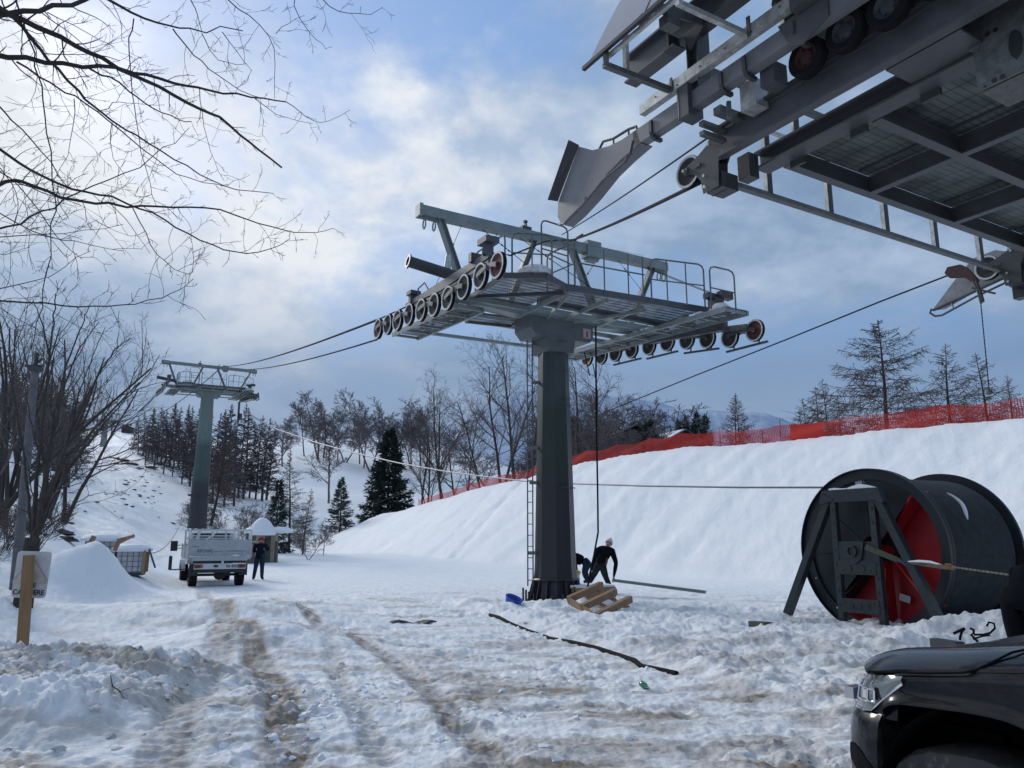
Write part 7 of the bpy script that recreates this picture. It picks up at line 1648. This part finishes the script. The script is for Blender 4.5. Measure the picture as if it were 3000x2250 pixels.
# ------------------------------------------------------------------ rocks in the gully
def rocks():
    rnd = random.Random(12); spots = [(128,1150,40),(140,1165,34),(62,1145,26),(96,1155,14),(22,1160,14),(210,1085,7),(245,990,14),(262,994,18),(280,1002,16),(300,1012,16),(322,1010,18),(338,1003,16),(256,1003,10),(270,1090,10),(264,1078,8),(283,1094,8),(290,1058,7),(270,1046,8),(310,1050,7),(330,1060,7),(318,1075,6),(300,1072,7),(342,1052,6),(345,1066,5),(352,1040,6),(305,1030,8),(250,1062,6),(226,1068,6),(195,1160,7),(182,1105,6),(372,1130,7),(255,1180,6),(150,1130,10),(40,1190,10)]+[(rnd.gauss(300-.25*(k%9)*6, 26), 1000+(k%9)*14+rnd.gauss(0, 6), rnd.uniform(3, 7)) for k in range(34)]
    for i, (px, py, s) in enumerate(spots):
        q = hit(px, py, 20); d = math.hypot(q[0], q[1]); rr = s*SC/FPX*d*rnd.uniform(.35, .65)
        mb = MB(M['rock']); n = 9; rings = []
        for j, (h, k) in enumerate(((-.5, 1.0), (.05, 1.0), (.35, .72), (.5, .2))):
            rings.append([q+np.array([math.cos(a)*rr*k*rnd.uniform(.5, 1.5)*1.4, math.sin(a)*rr*k*rnd.uniform(.7, 1.2), rr*h*.55*rnd.uniform(.5, 1.4)]) for a in np.linspace(0, 2*math.pi, n, endpoint=False)])
        loft(mb, rings, closed=True); mb.add(rings[-1], [tuple(range(n))]); o = mb.build('rock')
        far = d > 60
        tag(o, 'dark wet rock poking through the snow of the stream gully' if far else 'dark rock in the bank near the many-stemmed tree', 'rock', 'rocks in the stream gully' if far else 'rocks in the left bank')
rocks()
# ------------------------------------------------------------------ red fence on the crest of the embankment
def fence():
    m, nt, P = nodes('red_netting'); L = nt.links.new
    tc = N(nt, 'ShaderNodeTexCoord'); uv = tc.outputs['UV']
    sx = N(nt, 'ShaderNodeSeparateXYZ'); L(uv, sx.inputs[0])
    def grid(sock, k):
        a = N(nt, 'ShaderNodeMath', operation='MULTIPLY'); L(sock, a.inputs[0]); a.inputs[1].default_value = k
        b = N(nt, 'ShaderNodeMath', operation='FRACT'); L(a.outputs[0], b.inputs[0]); c = N(nt, 'ShaderNodeMath', operation='LESS_THAN'); L(b.outputs[0], c.inputs[0]); return c
    g1 = grid(sx.outputs[0], 9.0); g1.inputs[1].default_value = .34; g2 = grid(sx.outputs[1], 12.0); g2.inputs[1].default_value = .22
    mx = N(nt, 'ShaderNodeMath', operation='MAXIMUM'); L(g1.outputs[0], mx.inputs[0]); L(g2.outputs[0], mx.inputs[1])
    n = N(nt, 'ShaderNodeTexNoise', i_Scale=.25, i_Detail=4); L(uv, n.inputs['Vector'])
    cr = ramp(nt, n.outputs['Fac'], [(.4, (0,)*3), (.62, (.45,)*3)])
    dn = N(nt, 'ShaderNodeAttribute', attribute_name='dense')
    a1 = N(nt, 'ShaderNodeMath', operation='MAXIMUM'); L(mx.outputs[0], a1.inputs[0]); L(dn.outputs['Fac'], a1.inputs[1])
    a2 = N(nt, 'ShaderNodeMath', operation='MAXIMUM'); L(a1.outputs[0], a2.inputs[0]); L(cr, a2.inputs[1])
    L(a2.outputs[0], P.inputs['Alpha']); P.inputs['Base Color'].default_value = (.50,.045,.035,1); P.inputs['Roughness'].default_value = .8
    P.inputs['Specular IOR Level'].default_value = .1
    root = thing('snow_fence', 'long red netting fence along the crest of the snow embankment', 'fence', tuple(float(t) for t in (EO[0]+DV[0]*20+CV[0]*10, EO[1]+DV[1]*20+CV[1]*10, 7)))
    o0 = np.array(root.location); S_ = np.linspace(-22, 62.8, 460); rnd = random.Random(4)
    pos = [(EO[0]+DV[0]*s+CV[0]*10.4, EO[1]+DV[1]*s+CV[1]*10.4) for s in S_]; zs = terrain(np.array([p[0] for p in pos]), np.array([p[1] for p in pos]))[0]
    H = .98; posts = [-20,-15.5,-11,-6.5,-2,1,5.2,9.5,14,18.5,22,25,28.5,32,35.5,39,42,45,48,51,54,57,60,62.7]
    def hgt(s): 
        k = np.searchsorted(posts, s); k = min(max(k, 1), len(posts)-1); t = (s-posts[k-1])/(posts[k]-posts[k-1]); return H*(1-.16*math.sin(math.pi*min(1, max(0, t))))*(1 if s < 25 else .95-.006*(s-25))
    rows = 6; vs = []; uvs = []
    for i, s in enumerate(S_):
        for j in range(rows+1):
            t = j/rows; off = .10*math.sin(s*.9+t*2.2)*math.sin(t*math.pi); vs.append((pos[i][0]+CV[0]*off-o0[0], pos[i][1]+CV[1]*off-o0[1], zs[i]-.03+hgt(s)*t-o0[2])); uvs.append((s, t))
    fs = [(i*(rows+1)+j, (i+1)*(rows+1)+j, (i+1)*(rows+1)+j+1, i*(rows+1)+j+1) for i in range(len(S_)-1) for j in range(rows)]
    me = bpy.data.meshes.new('netting'); me.from_pydata(vs, [], fs); ul = me.uv_layers.new(name='UVMap')
    for l in me.loops: ul.data[l.index].uv = uvs[l.vertex_index]
    dd = me.attributes.new('dense', 'FLOAT', 'POINT'); dd.data.foreach_set('value', [1.0 if 11.2 < S_[i//(rows+1)] < 13.4 else 0.0 for i in range(len(vs))])
    me.materials.append(m); ob = bpy.data.objects.new('netting', me); COL.objects.link(ob); ob.parent = root
    for s in posts:
        x, y = EO[0]+DV[0]*s+CV[0]*10.4, EO[1]+DV[1]*s+CV[1]*10.4; z = gz(x, y); mb = MB(mat('post_red', (.30,.03,.03), .7) if 'post_red' not in bpy.data.materials else bpy.data.materials['post_red']); mb.tube([(x, y, z-.3), (x+.02, y, z+hgt(s)+(.25 if s in (14, -2) else .04))], .022, 6); mb.build('post', root)
fence()
# ------------------------------------------------------------------ chalets
def chalet(px, pytop, d, w_, label, rot=0.0, name='chalet', snowy=.3):
    r = ray(px, 1168); h = math.hypot(r[0], r[1]); x, y = r[0]/h*d, r[1]/h*d; z = gz(x, y); zt = at(px, pytop, d)[2]; root = thing(name, label, 'chalet', (x, y, z), 'chalets behind the embankment')
    S = np.array([math.cos(rot), math.sin(rot), 0]); F = np.array([-math.sin(rot), math.cos(rot), 0]); p = lambda a, b, c: np.array([x, y, 0])+S*a+F*b+ZV*c
    hw = w_/2; ze = zt-w_*.22; wall = mat('dark_timber_wall', (.05,.038,.032), .85) if 'dark_timber_wall' not in bpy.data.materials else bpy.data.materials['dark_timber_wall']
    mb = MB(wall); mb.box(p(0, 0, (z-.5+ze)/2), (w_*.84, w_*.9, ze-z+.5), (S, F, ZV)); mb.prism([p(-hw*.84, -w_*.45, ze-.01), p(hw*.84, -w_*.45, ze-.01), p(0, -w_*.45, zt-.25)], F*w_*.9); mb.build('wall', root)
    mb = MB(M['steel_dk']); 
    for s in (-1, 1): mb.prism([p(s*hw*1.1, -w_*.55, ze-.35), p(0, -w_*.55, zt), p(0, -w_*.55, zt+.18), p(s*hw*1.1, -w_*.55, ze-.17)], F*w_*1.1)
    rf = mb.build('roof', root)
    mb = MB(M['snow']); 
    for s in (-1, 1):
        k0, k1 = (.1, .95) if snowy > .5 else (.45, .9)
        a = lambda t: p(s*hw*1.1*t, 0, zt+.19+(ze-.16-zt-.2)*t)
        mb.prism([a(k0)-F*w_*.5, a(k1)-F*w_*.5, a(k1)+F*w_*.5, a(k0)+F*w_*.5], ZV*.12)
    mb.build('roof_snow', rf)
    mb = MB(wall); mb.box(p(w_*.2, w_*.1, zt-.1), (.6, .6, 1.3), (S, F, ZV)); mb.build('chimney', rf)
    gl = M['black']
    for a in (-.22, .2): mb = MB(gl); mb.box(p(w_*a, -w_*.452, ze-1.1), (1.0, .05, 1.1), (S, F, ZV)); mb.build('window', root)
chalet(1352, 931, 120, 11, 'dark chalet with a broad roof left of the small spruce', R(12))
chalet(1256, 938, 118, 8, 'dark chalet roof just right of the near pylon column', R(-10))
chalet(1466, 934, 118, 5.5, 'small dark gabled roof with snow at the low point of the fence', R(25), snowy=.8)
chalet(1435, 938, 122, 7, 'low snowy roof beside the small gabled one', R(60), snowy=.8)
q = hit(238, 928, 150); 
chalet(252, 917, 322, 3.8, 'dark chalet on the far skyline beside the smallest pylon', R(5), snowy=.4)
# drop prototypes that were never placed
for o in list(scene.objects):
    if o.parent is None and o.get('category') and o.get('label', None) == '':
        for ch in list(o.children_recursive): bpy.data.objects.remove(ch)
        bpy.data.objects.remove(o)
